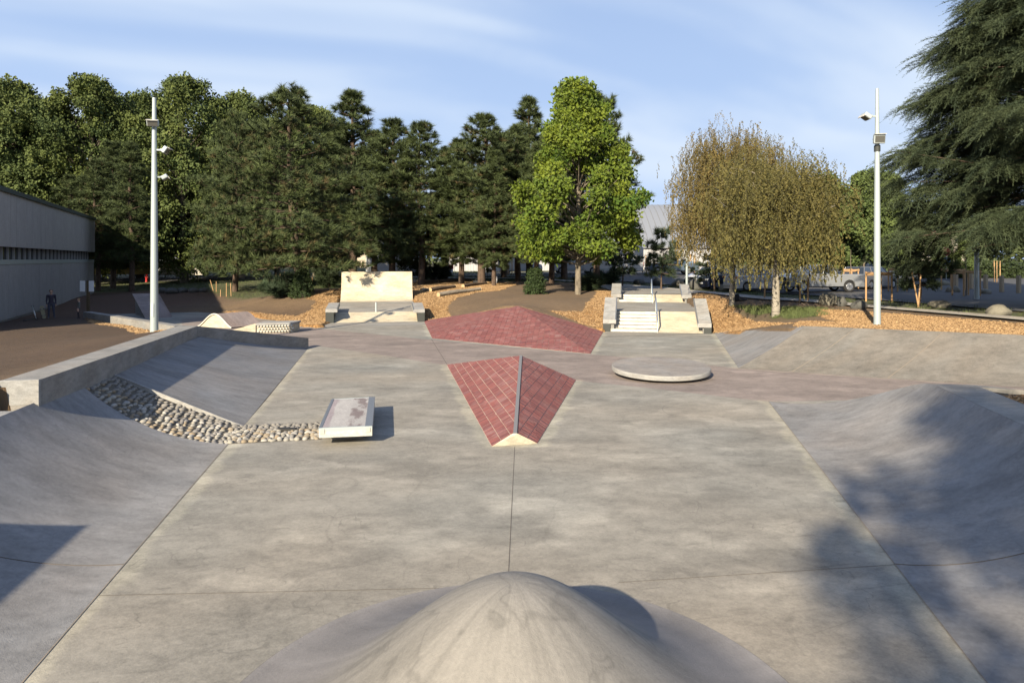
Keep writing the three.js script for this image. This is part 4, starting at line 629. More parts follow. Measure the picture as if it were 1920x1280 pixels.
// ---------------------------------------------------------------- building with panel cladding
{
  const a = G(0, 605), b = G(175, 554), dir = b.clone().sub(a).normalize(), L = a.distanceTo(b), nrm = V(-dir.z, 0, dir.x); if (nrm.x < 0) nrm.negate();
  const t = thing('panel_building', 'long grey concrete panel building with a ribbon of dark windows', 'building', [b.x, 0, b.z], Math.atan2(-(-dir.x), -(-dir.z)) );
  t.rotation.set(0, 0, 0); // children are laid out in world axes from the corner b
  const LEN = L + 13, P = (s, out, h) => V(-dir.x * s + nrm.x * out, h, -dir.z * s + nrm.z * out);
  const blk = (s0, s1, o0, o1, y0, y1) => prism([P(s0, o0, y0), P(s1, o0, y0), P(s1, o1, y0), P(s0, o1, y0)], [P(s0, o0, y1), P(s1, o0, y1), P(s1, o1, y1), P(s0, o1, y1)]);
  const pm = colourMap(512, 512, (u, v, o) => { const a = pf(u, v, 5, 4), s = pfa(u, v, 60, 4, 3), h = pf(u, v, 80, 2), m = 1 + 0.25 * (a - .5) + 0.22 * (s - .5) + 0.25 * (h - .5); o[0] = m; o[1] = m; o[2] = m; });
  M.panel = std([0.40, 0.385, 0.37], { map: withRepeat(pm, 1 / 4), roughness: 0.9 });
  M.panelLow = std([0.34, 0.335, 0.33], { map: withRepeat(pm, 1 / 4), roughness: 0.9 });
  M.glassDark = std([0.02, 0.022, 0.025], { roughness: 0.12 });
  M.roofGreen = std([0.055, 0.07, 0.062], { roughness: 0.7 });
  mesh('core_wall', blk(0.05, LEN, -11.5, -0.55, -0.5, 7.5), M.panelLow, t);
  mesh('plinth', blk(0, LEN, -0.56, -0.04, -0.5, 0.12), M.wall, t);
  const pw = 1.25;
  for (let s = 0, i = 0; s < LEN; s += pw, i++) { const s1 = Math.min(LEN, s + pw); mesh('lower_panel', blk(s + 0.012, s1 - 0.012, -0.5, 0 + ((i * 7) % 3) * 0.004, 0.1, 3.3), M.panelLow, t); mesh('upper_panel', blk(s + 0.012, s1 - 0.012, -0.54, 0.1 + ((i * 5) % 3) * 0.004, 4.33, 7.45), M.panel, t); }
  mesh('sill', blk(0, LEN, -0.55, 0.03, 3.3, 3.58), M.galv, t);
  for (let s = 0.6; s + 1.2 < LEN; s += 1.3) { const w = mesh('window', blk(s, s + 1.2, -0.5, -0.3, 3.58, 4.33), M.glassDark, t); mesh('mullion', blk(s + 1.2, s + 1.3, -0.5, -0.18, 3.58, 4.33), M.panelLow, w); }
  mesh('roof_edge', blk(-0.15, LEN, -11.6, 0.22, 7.45, 7.72), M.roofGreen, t);
}
// sign with two white panels
{
  const p = V(-26.6, 0, -42.8), t = thing('notice_post', 'wooden post with two blank white notice panels near the building', 'sign', [p.x, land(p.x, p.z), p.z]);
  mesh('post', box(0.14, 2.25, 0.14, 0, 1.12, 0), std([0.10, 0.07, 0.035], { map: woodMap }), t); M.signWhite = std([0.78, 0.8, 0.82], { roughness: 0.5 });
  for (const x of [-0.3, 0.26]) mesh('notice_panel', box(0.32, 0.68, 0.03, x, 1.9, 0.09, 0.008), M.signWhite, t);
}

// ---------------------------------------------------------------- vegetation
const leafMat = (tr = 0.35) => new THREE.MeshPhysicalMaterial({ roughness: 0.75, side: THREE.DoubleSide, transmission: tr, thickness: 0, ior: 1.3 });
const L_broad = leafMat(0.35), L_pine = new THREE.MeshStandardMaterial({ roughness: 0.8, side: THREE.DoubleSide });
function geoFrom(pos) { const g = new THREE.BufferGeometry(); g.setAttribute('position', new THREE.Float32BufferAttribute(pos, 3)); g.computeVertexNormals(); return g; }
// clump of separate rhombic leaves
function leafClump(n, R, len, wid, seed, droop = 0) {
  const r = rng(seed), pos = [];
  for (let i = 0; i < n; i++) {
    const c = V(r() - 0.5, (r() - 0.5) * 0.8, r() - 0.5).multiplyScalar(2 * R), d = V(r() - 0.5, (r() - 0.5) * 0.7 - droop, r() - 0.5).normalize(), s = d.clone().cross(V(r() - 0.5, 0.9, r() - 0.5)).normalize(), L = len * (0.7 + 0.6 * r()), w = wid * (0.7 + 0.6 * r()), up = d.clone().cross(s).multiplyScalar(w * 0.22);
    const a = c, b = c.clone().addScaledVector(d, L * 0.45).addScaledVector(s, w / 2).add(up), e = c.clone().addScaledVector(d, L), f = c.clone().addScaledVector(d, L * 0.45).addScaledVector(s, -w / 2).add(up);
    for (const q of [a, b, e, a, e, f]) pos.push(q.x, q.y, q.z);
  }
  return geoFrom(pos);
}
// brush of needles round +y
function needleTuft(n, len, wid, seed, spread = 1.25) {
  const r = rng(seed), pos = [];
  for (let i = 0; i < n; i++) { const a = r() * 6.283, th = Math.sqrt(r()) * spread, d = V(Math.sin(th) * Math.cos(a), Math.cos(th), Math.sin(th) * Math.sin(a)), s = d.clone().cross(V(r() - 0.5, r() - 0.5, r() - 0.5)).normalize().multiplyScalar(wid / 2), b = V(0, -len * 0.35 * r(), 0), e = b.clone().addScaledVector(d, len * (0.7 + 0.5 * r())); for (const q of [b.clone().add(s), b.clone().sub(s), e]) pos.push(q.x, q.y, q.z); }
  return geoFrom(pos);
}
function crown(parent, name, geo, mat, list) { // list of {p, q, s, c}
  const im = new THREE.InstancedMesh(geo, mat, list.length), m = new THREE.Matrix4(), col = new THREE.Color(); im.name = name; im.castShadow = im.receiveShadow = true;
  list.forEach((o, i) => { m.compose(o.p, o.q, V(o.s, o.s * (o.sy ?? 1), o.s)); im.setMatrixAt(i, m); im.setColorAt(i, col.setRGB(o.c[0] * KA, o.c[1] * KA, o.c[2] * KA)); });
  im.userData.kind = 'stuff'; parent.add(im); return im;
}
const Q0 = new THREE.Quaternion();
const rq = (r) => new THREE.Quaternion().setFromEuler(new THREE.Euler(r() * 6.28, r() * 6.28, r() * 6.28));
const qTo = (d, r) => new THREE.Quaternion().setFromUnitVectors(V(0, 1, 0), d).multiply(new THREE.Quaternion().setFromAxisAngle(V(0, 1, 0), r * 6.28));
const mixc = (a, b, t) => [lerp(a[0], b[0], t), lerp(a[1], b[1], t), lerp(a[2], b[2], t)];
function trunkGeo(pts, radii, n = 9) { // tapered tube through points
  const c = new THREE.CatmullRomCurve3(pts), k = 14, g = new THREE.TubeGeometry(c, k, 1, n), p = g.attributes.position; for (let i = 0; i <= k; i++) { const ctr = c.getPointAt(i / k), f = i / k * (radii.length - 1), a = Math.min(radii.length - 2, Math.floor(f)), R = lerp(radii[a], radii[a + 1], f - a); for (let j = 0; j <= n; j++) { const q = i * (n + 1) + j, v = V(p.getX(q), p.getY(q), p.getZ(q)).sub(ctr).multiplyScalar(R).add(ctr); p.setXYZ(q, v.x, v.y, v.z); } } g.computeVertexNormals(); const uv = g.attributes.uv; for (let i = 0; i < uv.count; i++) uv.setXY(i, uv.getY(i) * 1, uv.getX(i) * 5); return g;
}
function tree(name, label, group, pos) { return thing(name, label, 'tree', pos ?? [0, 0, 0], 0, group); }

// pine: whorls of level branches that carry needle brushes
const tuftA = needleTuft(34, 0.42, 0.036, 1), tuftB = needleTuft(30, 0.26, 0.024, 2);
function makePine(o) {
  const { h, sp, seed, base = 0.22, lean = 0, green = [0.056, 0.08, 0.021], brown = 0.1, dens = 1, r0 = 0.22, top = 0.3, low = 0.62, tuft = tuftA, ts = 1 } = o, r = rng(seed), t = tree(o.name ?? 'pine_tree', o.label, o.group);
  const tp = [V(0, -0.3, 0), V(lean * 0.25, h * 0.3, 0.1), V(lean * 0.5 + 0.15, h * 0.6, -0.1), V(lean * 0.45, h, 0)], cv = new THREE.CatmullRomCurve3(tp), geos = [trunkGeo(tp, [r0 * 1.25, r0, r0 * 0.75, r0 * 0.5, 0.03])], list = [];
  const put = (p, d, s, tt) => { const k = r(); let c = mixc([green[0] * 0.7, green[1] * 0.75, green[2] * 0.8], [green[0] * 1.35, green[1] * 1.3, green[2] * 1.2], k); if (r() < brown * (1.2 - tt) * 0.45) c = mixc(c, [0.13, 0.08, 0.03], 0.2 + 0.5 * r()); list.push({ p, q: qTo(d, r()), s: s * ts, c }); };
  const n = Math.round(h * (1 - base) / 0.62);
  for (let i = 0; i < n; i++) {
    const tt = (i + r() * 0.6) / n, y = lerp(base * h, h * 0.985, tt), c = cv.getPointAt(clamp((y + 0.3) / (h + 0.3))), m = 4 + Math.round(r() * 2), a0 = r() * 6.28;
    for (let k = 0; k < m; k++) {
      const a = a0 + k * 6.283 / m + (r() - 0.5) * 0.5, prof = Math.min(1, low + tt * 1.1) * Math.pow(Math.max(0, 1 - Math.pow(tt, 2.2 - top)), 0.72), L = sp * prof * (0.6 + 0.55 * r()) + 0.25; if (L < 0.2) continue;
      const up = lerp(-0.08, 0.75, tt * tt) + (r() - 0.5) * 0.25, d = V(Math.cos(a), up, Math.sin(a)).normalize(), e = c.clone().addScaledVector(d, L); e.y += L * 0.06;
      if (L > 0.8) geos.push(bar(c, c.clone().lerp(e, 0.8), 0.035 + L * 0.009, 0.012, 4));
      const cnt = Math.round((3 + L * 5.2) * dens), side = d.clone().cross(V(0, 1, 0)).normalize();
      for (let q = 0; q < cnt; q++) { const s = 0.25 + 0.78 * Math.pow(r(), 0.7), w = (r() - 0.5) * 1.1 * L * (0.25 + 0.35 * (1 - Math.abs(s - 0.6))), p = c.clone().lerp(e, s).addScaledVector(side, w); p.y += (r() - 0.35) * 0.5 + Math.abs(w) * 0.08; put(p, d.clone().addScaledVector(side, w / L * 1.6).add(V(0, 0.45 + 0.5 * r(), 0)).normalize(), 0.85 + 0.6 * r(), tt); }
    }
  }
  for (let i = 0; i < 10; i++) put(V(tp[3].x + (r() - 0.5) * 0.5, h - r() * 0.8, (r() - 0.5) * 0.5), V((r() - 0.5) * 0.4, 1, (r() - 0.5) * 0.4).normalize(), 0.9, 1);
  mesh('trunk', geos, o.bark ?? M.barkPine, t); crown(t, 'crown', tuft, L_pine, list); return t;
}
// broadleaf: limbs end in uneven lobes filled with leaf clumps
const clumpBig = leafClump(20, 0.55, 0.34, 0.27, 3, 0.1), clumpMid = leafClump(22, 0.34, 0.2, 0.16, 4, 0.25), clumpSmall = leafClump(18, 0.22, 0.12, 0.085, 6, 0.2);
function makeBroad(o) {
  const { h, rx, base, seed, n = 1500, lobes = 34, geo = clumpBig, c0, c1, r0 = 0.25, shape = 'round', bark = M.barkGrey, mat = L_pine, ls = 1, fork = 0.3 } = o, r = rng(seed), t = tree(o.name ?? 'broadleaf_tree', o.label, o.group);
  const tp = [V(0, -0.3, 0), V((r() - 0.5) * 0.3, h * 0.3, (r() - 0.5) * 0.3), V((r() - 0.5) * 0.5, h * 0.6, (r() - 0.5) * 0.5), V((r() - 0.5) * 0.4, h * 0.93, 0)], cv = new THREE.CatmullRomCurve3(tp), geos = [trunkGeo(tp, [r0 * 1.35, r0, r0 * 0.8, r0 * 0.5, 0.04])], list = [], H0 = base, H1 = h;
  const width = (t) => shape === 'cone' ? (0.25 + 0.75 * Math.sin(Math.PI * Math.pow(clamp(t), 0.55))) * (1 - 0.55 * t) + 0.08 : Math.sqrt(Math.max(0.02, 1 - Math.pow(Math.abs(t * 2 - 0.92), 2.4)));
  const L = [];
  for (let i = 0; i < lobes; i++) { const tt = (i + r()) / lobes, a = i * 2.399 + r(), rr = rx * width(tt) * (o.open ? 0.3 + 0.8 * Math.sqrt(r()) : 0.45 + 0.5 * Math.sqrt(r())), y = lerp(H0, H1, tt), c = V(Math.cos(a) * rr, y - h * 0.04, Math.sin(a) * rr), R = rx * (o.lr ?? 1) * (0.24 + 0.2 * r()) * (shape === 'cone' ? 0.85 - 0.4 * tt : 1 - 0.35 * tt); L.push({ c, R, tone: r() }); const st = cv.getPointAt(clamp((y * 0.8 - rr * 0.3 + 0.3) / h, 0.08, 0.95)); if (rr > 0.8) { const mid = st.clone().lerp(c, 0.5).add(V(0, -0.25, 0)); geos.push(bar(st, mid, 0.03 + rr * 0.012, 0.03 + rr * 0.006, 5), bar(mid, c, 0.028 + rr * 0.006, 0.012, 4)); } }
  for (let i = 0; i < n; i++) { const l = L[(r() * L.length) | 0], u = r() * 2 - 1, a = r() * 6.283, q = Math.sqrt(1 - u * u), rad = l.R * (0.45 + 0.65 * Math.pow(r(), 0.5)), p = V(l.c.x + Math.cos(a) * q * rad, l.c.y + u * rad * 0.82, l.c.z + Math.sin(a) * q * rad); const k = clamp(0.25 + 0.5 * l.tone + 0.5 * (r() - 0.5)); list.push({ p, q: rq(r), s: (0.75 + 0.6 * r()) * ls, c: mixc(c0, c1, k) }); }
  mesh('trunk', geos, bark, t); crown(t, 'crown', geo, mat, list); return t;
}
// birch: ascending limbs, hanging strands of small leaves
const strand = (() => { const r = rng(8), pos = []; for (let i = 0; i < 17; i++) { const y = -i * 0.075, c = V(Math.sin(i * 0.5) * 0.06 + (r() - 0.5) * 0.1, y, (r() - 0.5) * 0.12), d = V(r() - 0.5, -0.7, r() - 0.5).normalize(), s = d.clone().cross(V(r() - 0.5, 0.3, r() - 0.5)).normalize(), L = 0.1, w = 0.085, a = c, b = c.clone().addScaledVector(d, L * 0.4).addScaledVector(s, w / 2), e = c.clone().addScaledVector(d, L), f = c.clone().addScaledVector(d, L * 0.4).addScaledVector(s, -w / 2); for (const q of [a, b, e, a, e, f]) pos.push(q.x, q.y, q.z); } for (const [x0, x1] of [[-0.004, 0.004]]) pos.push(x0, 0.05, 0, x1, 0.05, 0, 0, -1.25, 0); return geoFrom(pos); })();
function makeBirch(o) {
  const { h, rx, seed, n } = o, r = rng(seed), t = tree('birch_tree', o.label, o.group), geos = [trunkGeo([V(0, -0.3, 0), V(0.1, h * 0.25, 0), V(0.3, h * 0.55, 0.1), V(0.2, h * 0.9, 0)], [o.r0 * 1.3, o.r0, o.r0 * 0.7, o.r0 * 0.4, 0.02])], list = [];
  const limbs = []; for (let i = 0; i < 26; i++) { const a = i * 2.4 + r(), y = h * (0.3 + 0.48 * i / 26), L = rx * (0.65 + 0.5 * r()) * (1 - 0.35 * i / 26), s = V(0.15, y, 0), e = V(Math.cos(a) * L, y + L * (0.45 + 0.5 * r()), Math.sin(a) * L); e.y = Math.min(e.y, h * (0.98 - 0.2 * (L / rx) ** 2)); geos.push(bar(s, s.clone().lerp(e, 0.55).add(V(0, 0.2, 0)), 0.05, 0.03, 5), bar(s.clone().lerp(e, 0.55).add(V(0, 0.2, 0)), e, 0.03, 0.01, 4)); limbs.push([s, e]); }
  for (let i = 0; i < n * 0.5; i++) { const u = r() * 2 - 1, a = r() * 6.283, q = Math.sqrt(1 - u * u), rad = 0.55 + 0.47 * Math.sqrt(r()), wob = 0.5 + 0.95 * fbm(Math.cos(a) * 2.4 + seed, Math.sin(a) * 2.4 + u * 2.4, 3); list.push({ p: V(Math.cos(a) * q * rx * rad * wob, h * 0.66 + u * h * 0.36 * rad * wob, Math.sin(a) * q * rx * rad * wob), q: qTo(V((r() - 0.5) * 0.8, 1, (r() - 0.5) * 0.8).normalize(), r()), s: 0.6 + 0.5 * r(), sy: 0.5 + 0.35 * r(), c: mixc(o.c0, o.c1, r()) }); }
  for (let i = 0; i < n * 0.55; i++) { const [s, e] = limbs[(r() * limbs.length) | 0], k = 0.3 + 0.75 * r(), p = s.clone().lerp(e, k).add(V((r() - 0.5) * 1.7, (r() - 0.3) * 1.1, (r() - 0.5) * 1.7)); const low = Math.hypot(p.x, p.z) / rx; list.push({ p, q: qTo(V((r() - 0.5) * 0.35 - p.x * 0.03, 1, (r() - 0.5) * 0.35 - p.z * 0.03).normalize(), r()), s: 0.7 + 0.55 * r(), sy: 0.55 + 0.5 * r() * low, c: mixc(o.c0, o.c1, r()) }); }
  for (let i = 0; i < n * 0.1; i++) { const a = r() * 6.283, q = rx * (0.7 + 0.35 * r()), p = V(Math.cos(a) * q, h * (0.36 + 0.25 * r()), Math.sin(a) * q); list.push({ p, q: qTo(V(0, 1, 0), r()), s: 0.7 + 0.4 * r(), sy: 1.2, c: mixc(o.c0, o.c1, r()) }); }
  mesh('trunk', geos, M.barkBirch, t); crown(t, 'crown', strand, L_broad, list); return t;
}
// cedar: long tiers, flat sprays with drooping spiky tips
const cedarSpray = (() => { // drooping twig with separate side twigs set with short needles
  const r = rng(21), pos = []; const axis = (s) => V(0, -0.3 * s * s, s * 1.15);
  const twig = (a, b, k, nl) => { const d = b.clone().sub(a), L = d.length(), dn = d.clone().normalize(), n = Math.max(3, Math.round(L * k)); for (let i = 0; i < n; i++) { const c = a.clone().addScaledVector(d, (i + r()) / n); const th = r() * 6.283, s1 = dn.clone().cross(V(0, 1, 0)).normalize(), q = s1.clone().multiplyScalar(Math.cos(th)).addScaledVector(V(0, 1, 0), Math.sin(th) * 0.9 + 0.15).normalize().multiplyScalar(nl).addScaledVector(dn, 0.045); const w = dn.clone().multiplyScalar(0.011); for (const v of [c.clone().add(w), c.clone().sub(w), c.clone().add(q)]) pos.push(v.x, v.y, v.z); } const w = dn.clone().cross(V(0, 1, 0)).normalize().multiplyScalar(0.006); for (const v of [a.clone().add(w), a.clone().sub(w), b]) pos.push(v.x, v.y, v.z); };
  for (let i = 0; i < 8; i++) { const s = i / 8, a = axis(s), b = axis(s + 0.125); twig(a, b, 60, 0.05); for (const sd of [-1, 1]) { const L = (0.46 - 0.36 * s) * (0.6 + 0.7 * r()), up = (r() - 0.6) * 0.3; twig(a, a.clone().add(V(sd * L * (0.6 + 0.3 * r()), up * L, L * 0.85)), 62, 0.045); } }
  twig(axis(1), axis(1.18), 50, 0.035);
  return geoFrom(pos);
})();
function makeCedar(o) {
  const { h, sp, seed } = o, r = rng(seed), t = tree('cedar_tree', o.label), geos = [trunkGeo([V(0, -0.3, 0), V(0.1, h * 0.3, 0), V(0, h * 0.6, 0.1), V(0, h, 0)], [0.6, 0.48, 0.36, 0.22, 0.04])], list = [];
  for (let y = 3.5; y < h; y += 0.25) { const tt = y / h, m = 6; for (let k = 0; k < m; k++) { const a = r() * 6.283, L = sp * (1 - Math.pow(tt, 1.7)) * (0.72 + 0.4 * r()), c = V(0, y, 0), d = V(Math.cos(a), 0.12 + (r() - 0.5) * 0.5, Math.sin(a)); const P = (s) => V(d.x * L * s, y + d.y * L * s - 0.09 * L * s * s, d.z * L * s), sd = V(-d.z, 0, d.x); geos.push(bar(P(0), P(0.5), 0.07, 0.04, 5), bar(P(0.5), P(0.95), 0.04, 0.012, 4)); const n = Math.round(L * 8.5); for (let i = 0; i < n; i++) { const s = 0.22 + 0.78 * Math.sqrt(r()), w = (r() - 0.5) * 2, off = w * L * 0.26 * (1.15 - s), p = P(s).addScaledVector(sd, off); p.y += (r() - 0.5) * 0.55; const ang = Math.atan2(d.x + sd.x * w * 0.9, d.z + sd.z * w * 0.9); list.push({ p, q: new THREE.Quaternion().setFromEuler(new THREE.Euler((r() - 0.2) * 0.8, ang + (r() - 0.5) * 0.7, (r() - 0.5) * 0.5, 'YXZ')), s: 0.8 + 0.45 * r(), c: mixc([0.022, 0.04, 0.014], [0.066, 0.088, 0.034], r()) }); } } }
  mesh('trunk', geos, M.barkPine, t); crown(t, 'crown', cedarSpray, L_pine, list); return t;
}
const put = (o, u, d, turn = 0, scale = 1) => { const x = (u - 960) * d / F; o.position.set(x, land(x, -d), -d); o.rotation.y = turn; Array.isArray(scale) ? o.scale.set(...scale) : o.scale.setScalar(scale); return o; };
const topAt = (u, v, d) => H - (v - YH) * d / F - land((u - 960) * d / F, -d);

// plane trees behind everything
{
  const g = 'tall plane trees behind the pines', lab = 'tall yellow-green plane tree standing behind the dark pines', c0 = [0.036, 0.066, 0.012], c1 = [0.125, 0.155, 0.026];
  const A = makeBroad({ name: 'plane_tree', label: lab, group: g, h: 24, rx: 6.6, base: 4, seed: 31, n: 3300, ls: 0.82, lobes: 80, c0, c1, r0: 0.4 }), B = makeBroad({ name: 'plane_tree', label: lab, group: g, h: 24, rx: 6.2, base: 3.4, seed: 32, n: 3200, ls: 0.82, lobes: 76, c0, c1, r0: 0.38 });
  const spots = [[20, 80, 148, 0.3, A], [168, 82, 139, 2, B], [345, 80, 140, 4, null], [262, 92, 175, 1, null], [100, 95, 190, 5, null], [452, 84, 172, 3, null], [592, 88, 198, 0.7, null], [-70, 78, 150, 2.2, null], [415, 96, 210, 1.3, null], [520, 96, 220, 2.9, null]];
  const where = ['towering over the building roof', 'just beside the building, towards the tall lamp post', 'directly behind the tall lamp post', 'in the gap behind the lamp post pines', 'in the second rank behind the building', 'beside the broad browned pine', 'rising between the browned pine and the tall slim pine', 'beyond the far end of the building roof', 'in the second rank behind the browned pine', 'behind the crown of the browned pine'];
  spots.forEach(([u, d, v, tu, o], i) => { const s = topAt(u, v, d) / 24, q = o ?? copyOf(i % 2 ? A : B); q.userData.label = 'tall yellow-green plane tree ' + where[i]; put(q, u, d, tu, [s * (i > 4 ? 0.85 : 1), s, s]); });
}
// pines
{
  const gp = 'dark pines in the row behind the park', lp = 'dark pine in the row between the quarter pipe and the car park';
  const A = makePine({ label: lp, group: gp, h: 16, sp: 3.1, seed: 51, base: 0.15, brown: 0.16, dens: 1.15 }), B = makePine({ label: lp, group: gp, h: 16, sp: 3.3, seed: 52, base: 0.18, brown: 0.26, lean: 0.6, dens: 1.15 }), C = makePine({ label: lp, group: gp, h: 17, sp: 2.6, seed: 53, base: 0.22, brown: 0.08, top: 0.9 });
  const spots = [[735, 64, 226, 0.4, A, 1], [790, 62, 228, 2, B, 1], [660, 66, 168, 1, C, 1.1], [865, 62, 262, 3, 0, 0.95], [903, 60, 216, 4, 1, 1.1], [926, 57, 285, 0.2, 0, 0.8], [972, 64, 236, 5, 1, 0.9], [992, 68, 180, 1.2, 2, 0.95], [1004, 55, 268, 2.4, 1, 0.85], [1034, 60, 240, 0.8, 0, 0.9], [1058, 66, 215, 3.2, 2, 1], [625, 70, 250, 2.8, 0, 1], [700, 72, 245, 1.9, 1, 1], [835, 70, 275, 4.4, 2, 1], [945, 72, 250, 2.6, 0, 1]];
  const T3 = [A, B, C];
  const where = ['straight behind the quarter pipe', 'behind the juniper by the quarter pipe', 'tallest and slimmest, beside the browned pine', 'behind the long bleached log', 'behind the painted stump, broadest of its row', 'close behind the painted stump', 'between the stump and the ivy bush', 'tall and pointed behind the ivy bush', 'leaning above the ivy bush', 'just beside the bright green tree trunk', 'behind the crown of the bright green tree', 'in the shade behind the browned pine', 'in the second rank behind the quarter pipe', 'in the second rank behind the logs', 'in the second rank behind the stump'];
  spots.forEach(([u, d, v, tu, o, w], i) => { const own = typeof o === 'object', q = own ? o : copyOf(T3[o]), s = topAt(u, v, d) / (q.name.startsWith('x') ? 16 : (own ? (o === C ? 17 : 16) : o === 2 ? 17 : 16)); q.userData.label = 'dark pine ' + where[i]; put(q, u, d, tu, [s * w * 1.32, s, s * w * 1.32]); });
  const gl = 'pines beside the long building', ll = 'dark pine on the grass beside the panel building';
  [[183, 70, 300, 0.5, 1], [211, 73, 268, 1.5, 0], [246, 67, 266, 3, 2], [130, 76, 330, 2, 0]].forEach(([u, d, v, tu, k], i) => { const q = copyOf(T3[k], null, undefined, null, ll + [', standing by its corner', ', between two others', ', next to the tall lamp post', ', half hidden by the roof'][i], gl); const s = topAt(u, v, d) / (k === 2 ? 17 : 16); put(q, u, d, tu, [s * 1.15, s, s * 1.15]); });
  const big = makePine({ label: 'broad spreading pine with browned lower branches beside the quarter pipe', h: 16.4, sp: 5.9, seed: 61, base: 0.12, brown: 0.32, lean: -2.2, low: 0.95, r0: 0.3, dens: 0.95, ts: 1.1 }); put(big, 566, 48.2, 0.0, [0.95, topAt(540, 172, 48.2) / 16.4, 0.95]);
  put(copyOf(big, null, undefined, null, 'tall pine behind the broad browned pine, towards the building'), 440, 63, 2.2, [0.75, topAt(440, 215, 63) / 16.4, 0.75]);
  const bh = makePine({ label: 'dark pine with long level boughs behind the bright green tree', h: 15, sp: 4.4, seed: 64, base: 0.25, brown: 0.06, top: 0.7 }); put(bh, 1118, 54, 1, topAt(1118, 178, 54) / 15);
  // young pines on the verge
  const sm = makePine({ name: 'young_pine', label: 'young open pine on the verge behind the steps', h: 3.6, sp: 1.25, seed: 71, base: 0.22, brown: 0, r0: 0.05, tuft: tuftB, dens: 1.6, green: [0.045, 0.07, 0.03] }); put(sm, 1240, 50, 0, topAt(1240, 436, 50) / 3.6);
  put(copyOf(sm, null, undefined, null, 'young open pine beside the white van'), 1166, 55, 2, topAt(1166, 440, 55) / 3.6);
  put(copyOf(sm, null, undefined, null, 'bushy young pine on crossed stakes under the cedar'), 1722, 34, 1, [1.15, topAt(1722, 442, 34) / 3.6, 1.15]);
  put(copyOf(sm, null, undefined, null, 'young pine beside the white hatchback and dark car'), 1330, 50, 4, [0.9, topAt(1330, 482, 50) / 3.6, 0.9]);
  put(copyOf(sm, null, undefined, null, 'small dark conifer between the pine trunks behind the log pile'), 915, 66, 4, [0.6, topAt(915, 458, 66) / 3.6, 0.6]);
  put(copyOf(sm, null, undefined, null, 'small grey-green conifer behind the top of the quarter pipe'), 770, 66, 3, [1, topAt(770, 468, 66) / 3.6, 1]);
}
// bright green tree
put(makeBroad({ name: 'sweetgum_tree', label: 'bright green leafy tree standing on the earth mound near the steps', h: 14.7, rx: 4.25, base: 3.3, seed: 83, n: 2900, lobes: 105, lr: 0.56, open: true, geo: clumpMid, c0: [0.055, 0.125, 0.011], c1: [0.235, 0.29, 0.024], r0: 0.17, shape: 'cone', mat: L_broad }), 1084, 45.9, 0.5, topAt(1084, 146, 45.9) / 14.7);
// birches
{
  const c0 = [0.10, 0.083, 0.024], c1 = [0.235, 0.178, 0.055];
  put(makeBirch({ label: 'olive-gold weeping birch with a white trunk next to the steps', h: 9.6, rx: 3.2, seed: 91, n: 4300, r0: 0.13, c0, c1 }), 1372, 38.2, 0, [1, topAt(1390, 232, 38.2) / 9.6, 1]);
  put(makeBirch({ label: 'olive-gold weeping birch with a mossy trunk behind the hipped bank', h: 7.6, rx: 2.9, seed: 92, n: 3400, r0: 0.16, c0: [0.085, 0.083, 0.022], c1: [0.2, 0.172, 0.05] }), 1455, 32.6, 1, [1.0, topAt(1480, 268, 32.6) / 7.6, 1.0]);
}
// trees over the car park
{
  const c0 = [0.05, 0.085, 0.02], c1 = [0.12, 0.16, 0.035];
  const A = makeBroad({ name: 'young_tree', label: 'feathery green tree behind the birches, by the car park', group: 'green trees by the car park', h: 9, rx: 2.3, base: 1.8, seed: 101, n: 1100, lobes: 30, geo: clumpMid, c0, c1, r0: 0.1, shape: 'cone' }); put(A, 1622, 58, 0, topAt(1622, 320, 58) / 9);
  for (const [u, d, v, tu, w] of [[1664, 62, 322, 2, 0.9], [1585, 66, 352, 3, 1.1], [1545, 56, 328, 5, 1.3], [1700, 72, 410, 1, 1.1], [1640, 74, 395, 4, 1.2], [1770, 78, 445, 2, 1.2], [1810, 62, 430, 2.5, 0.7]]) put(copyOf(A), u, d, tu, [w * topAt(u, v, d) / 9, topAt(u, v, d) / 9, w * topAt(u, v, d) / 9]);
}
{ const c = makeCedar({ label: 'huge dark cedar with sweeping drooping boughs by the car park road', h: 22, sp: 7.7, seed: 111 }); c.position.set(24.0, land(24.0, -28.5), -28.5); }
// tree behind the viewpoint whose shade falls on the curved bank
{ const q = makeBroad({ name: 'shade_tree', label: 'tall leafy tree behind the viewpoint shading the curved bank', h: 18.3, rx: 5.0, base: 8.5, seed: 124, n: 580, lobes: 60, lr: 0.6, open: true, geo: clumpMid, c0: [0.05, 0.1, 0.015], c1: [0.14, 0.2, 0.025], r0: 0.22, shape: 'cone', ls: 1.15 }); q.position.set(-5.6, 0.8, 21.0); }
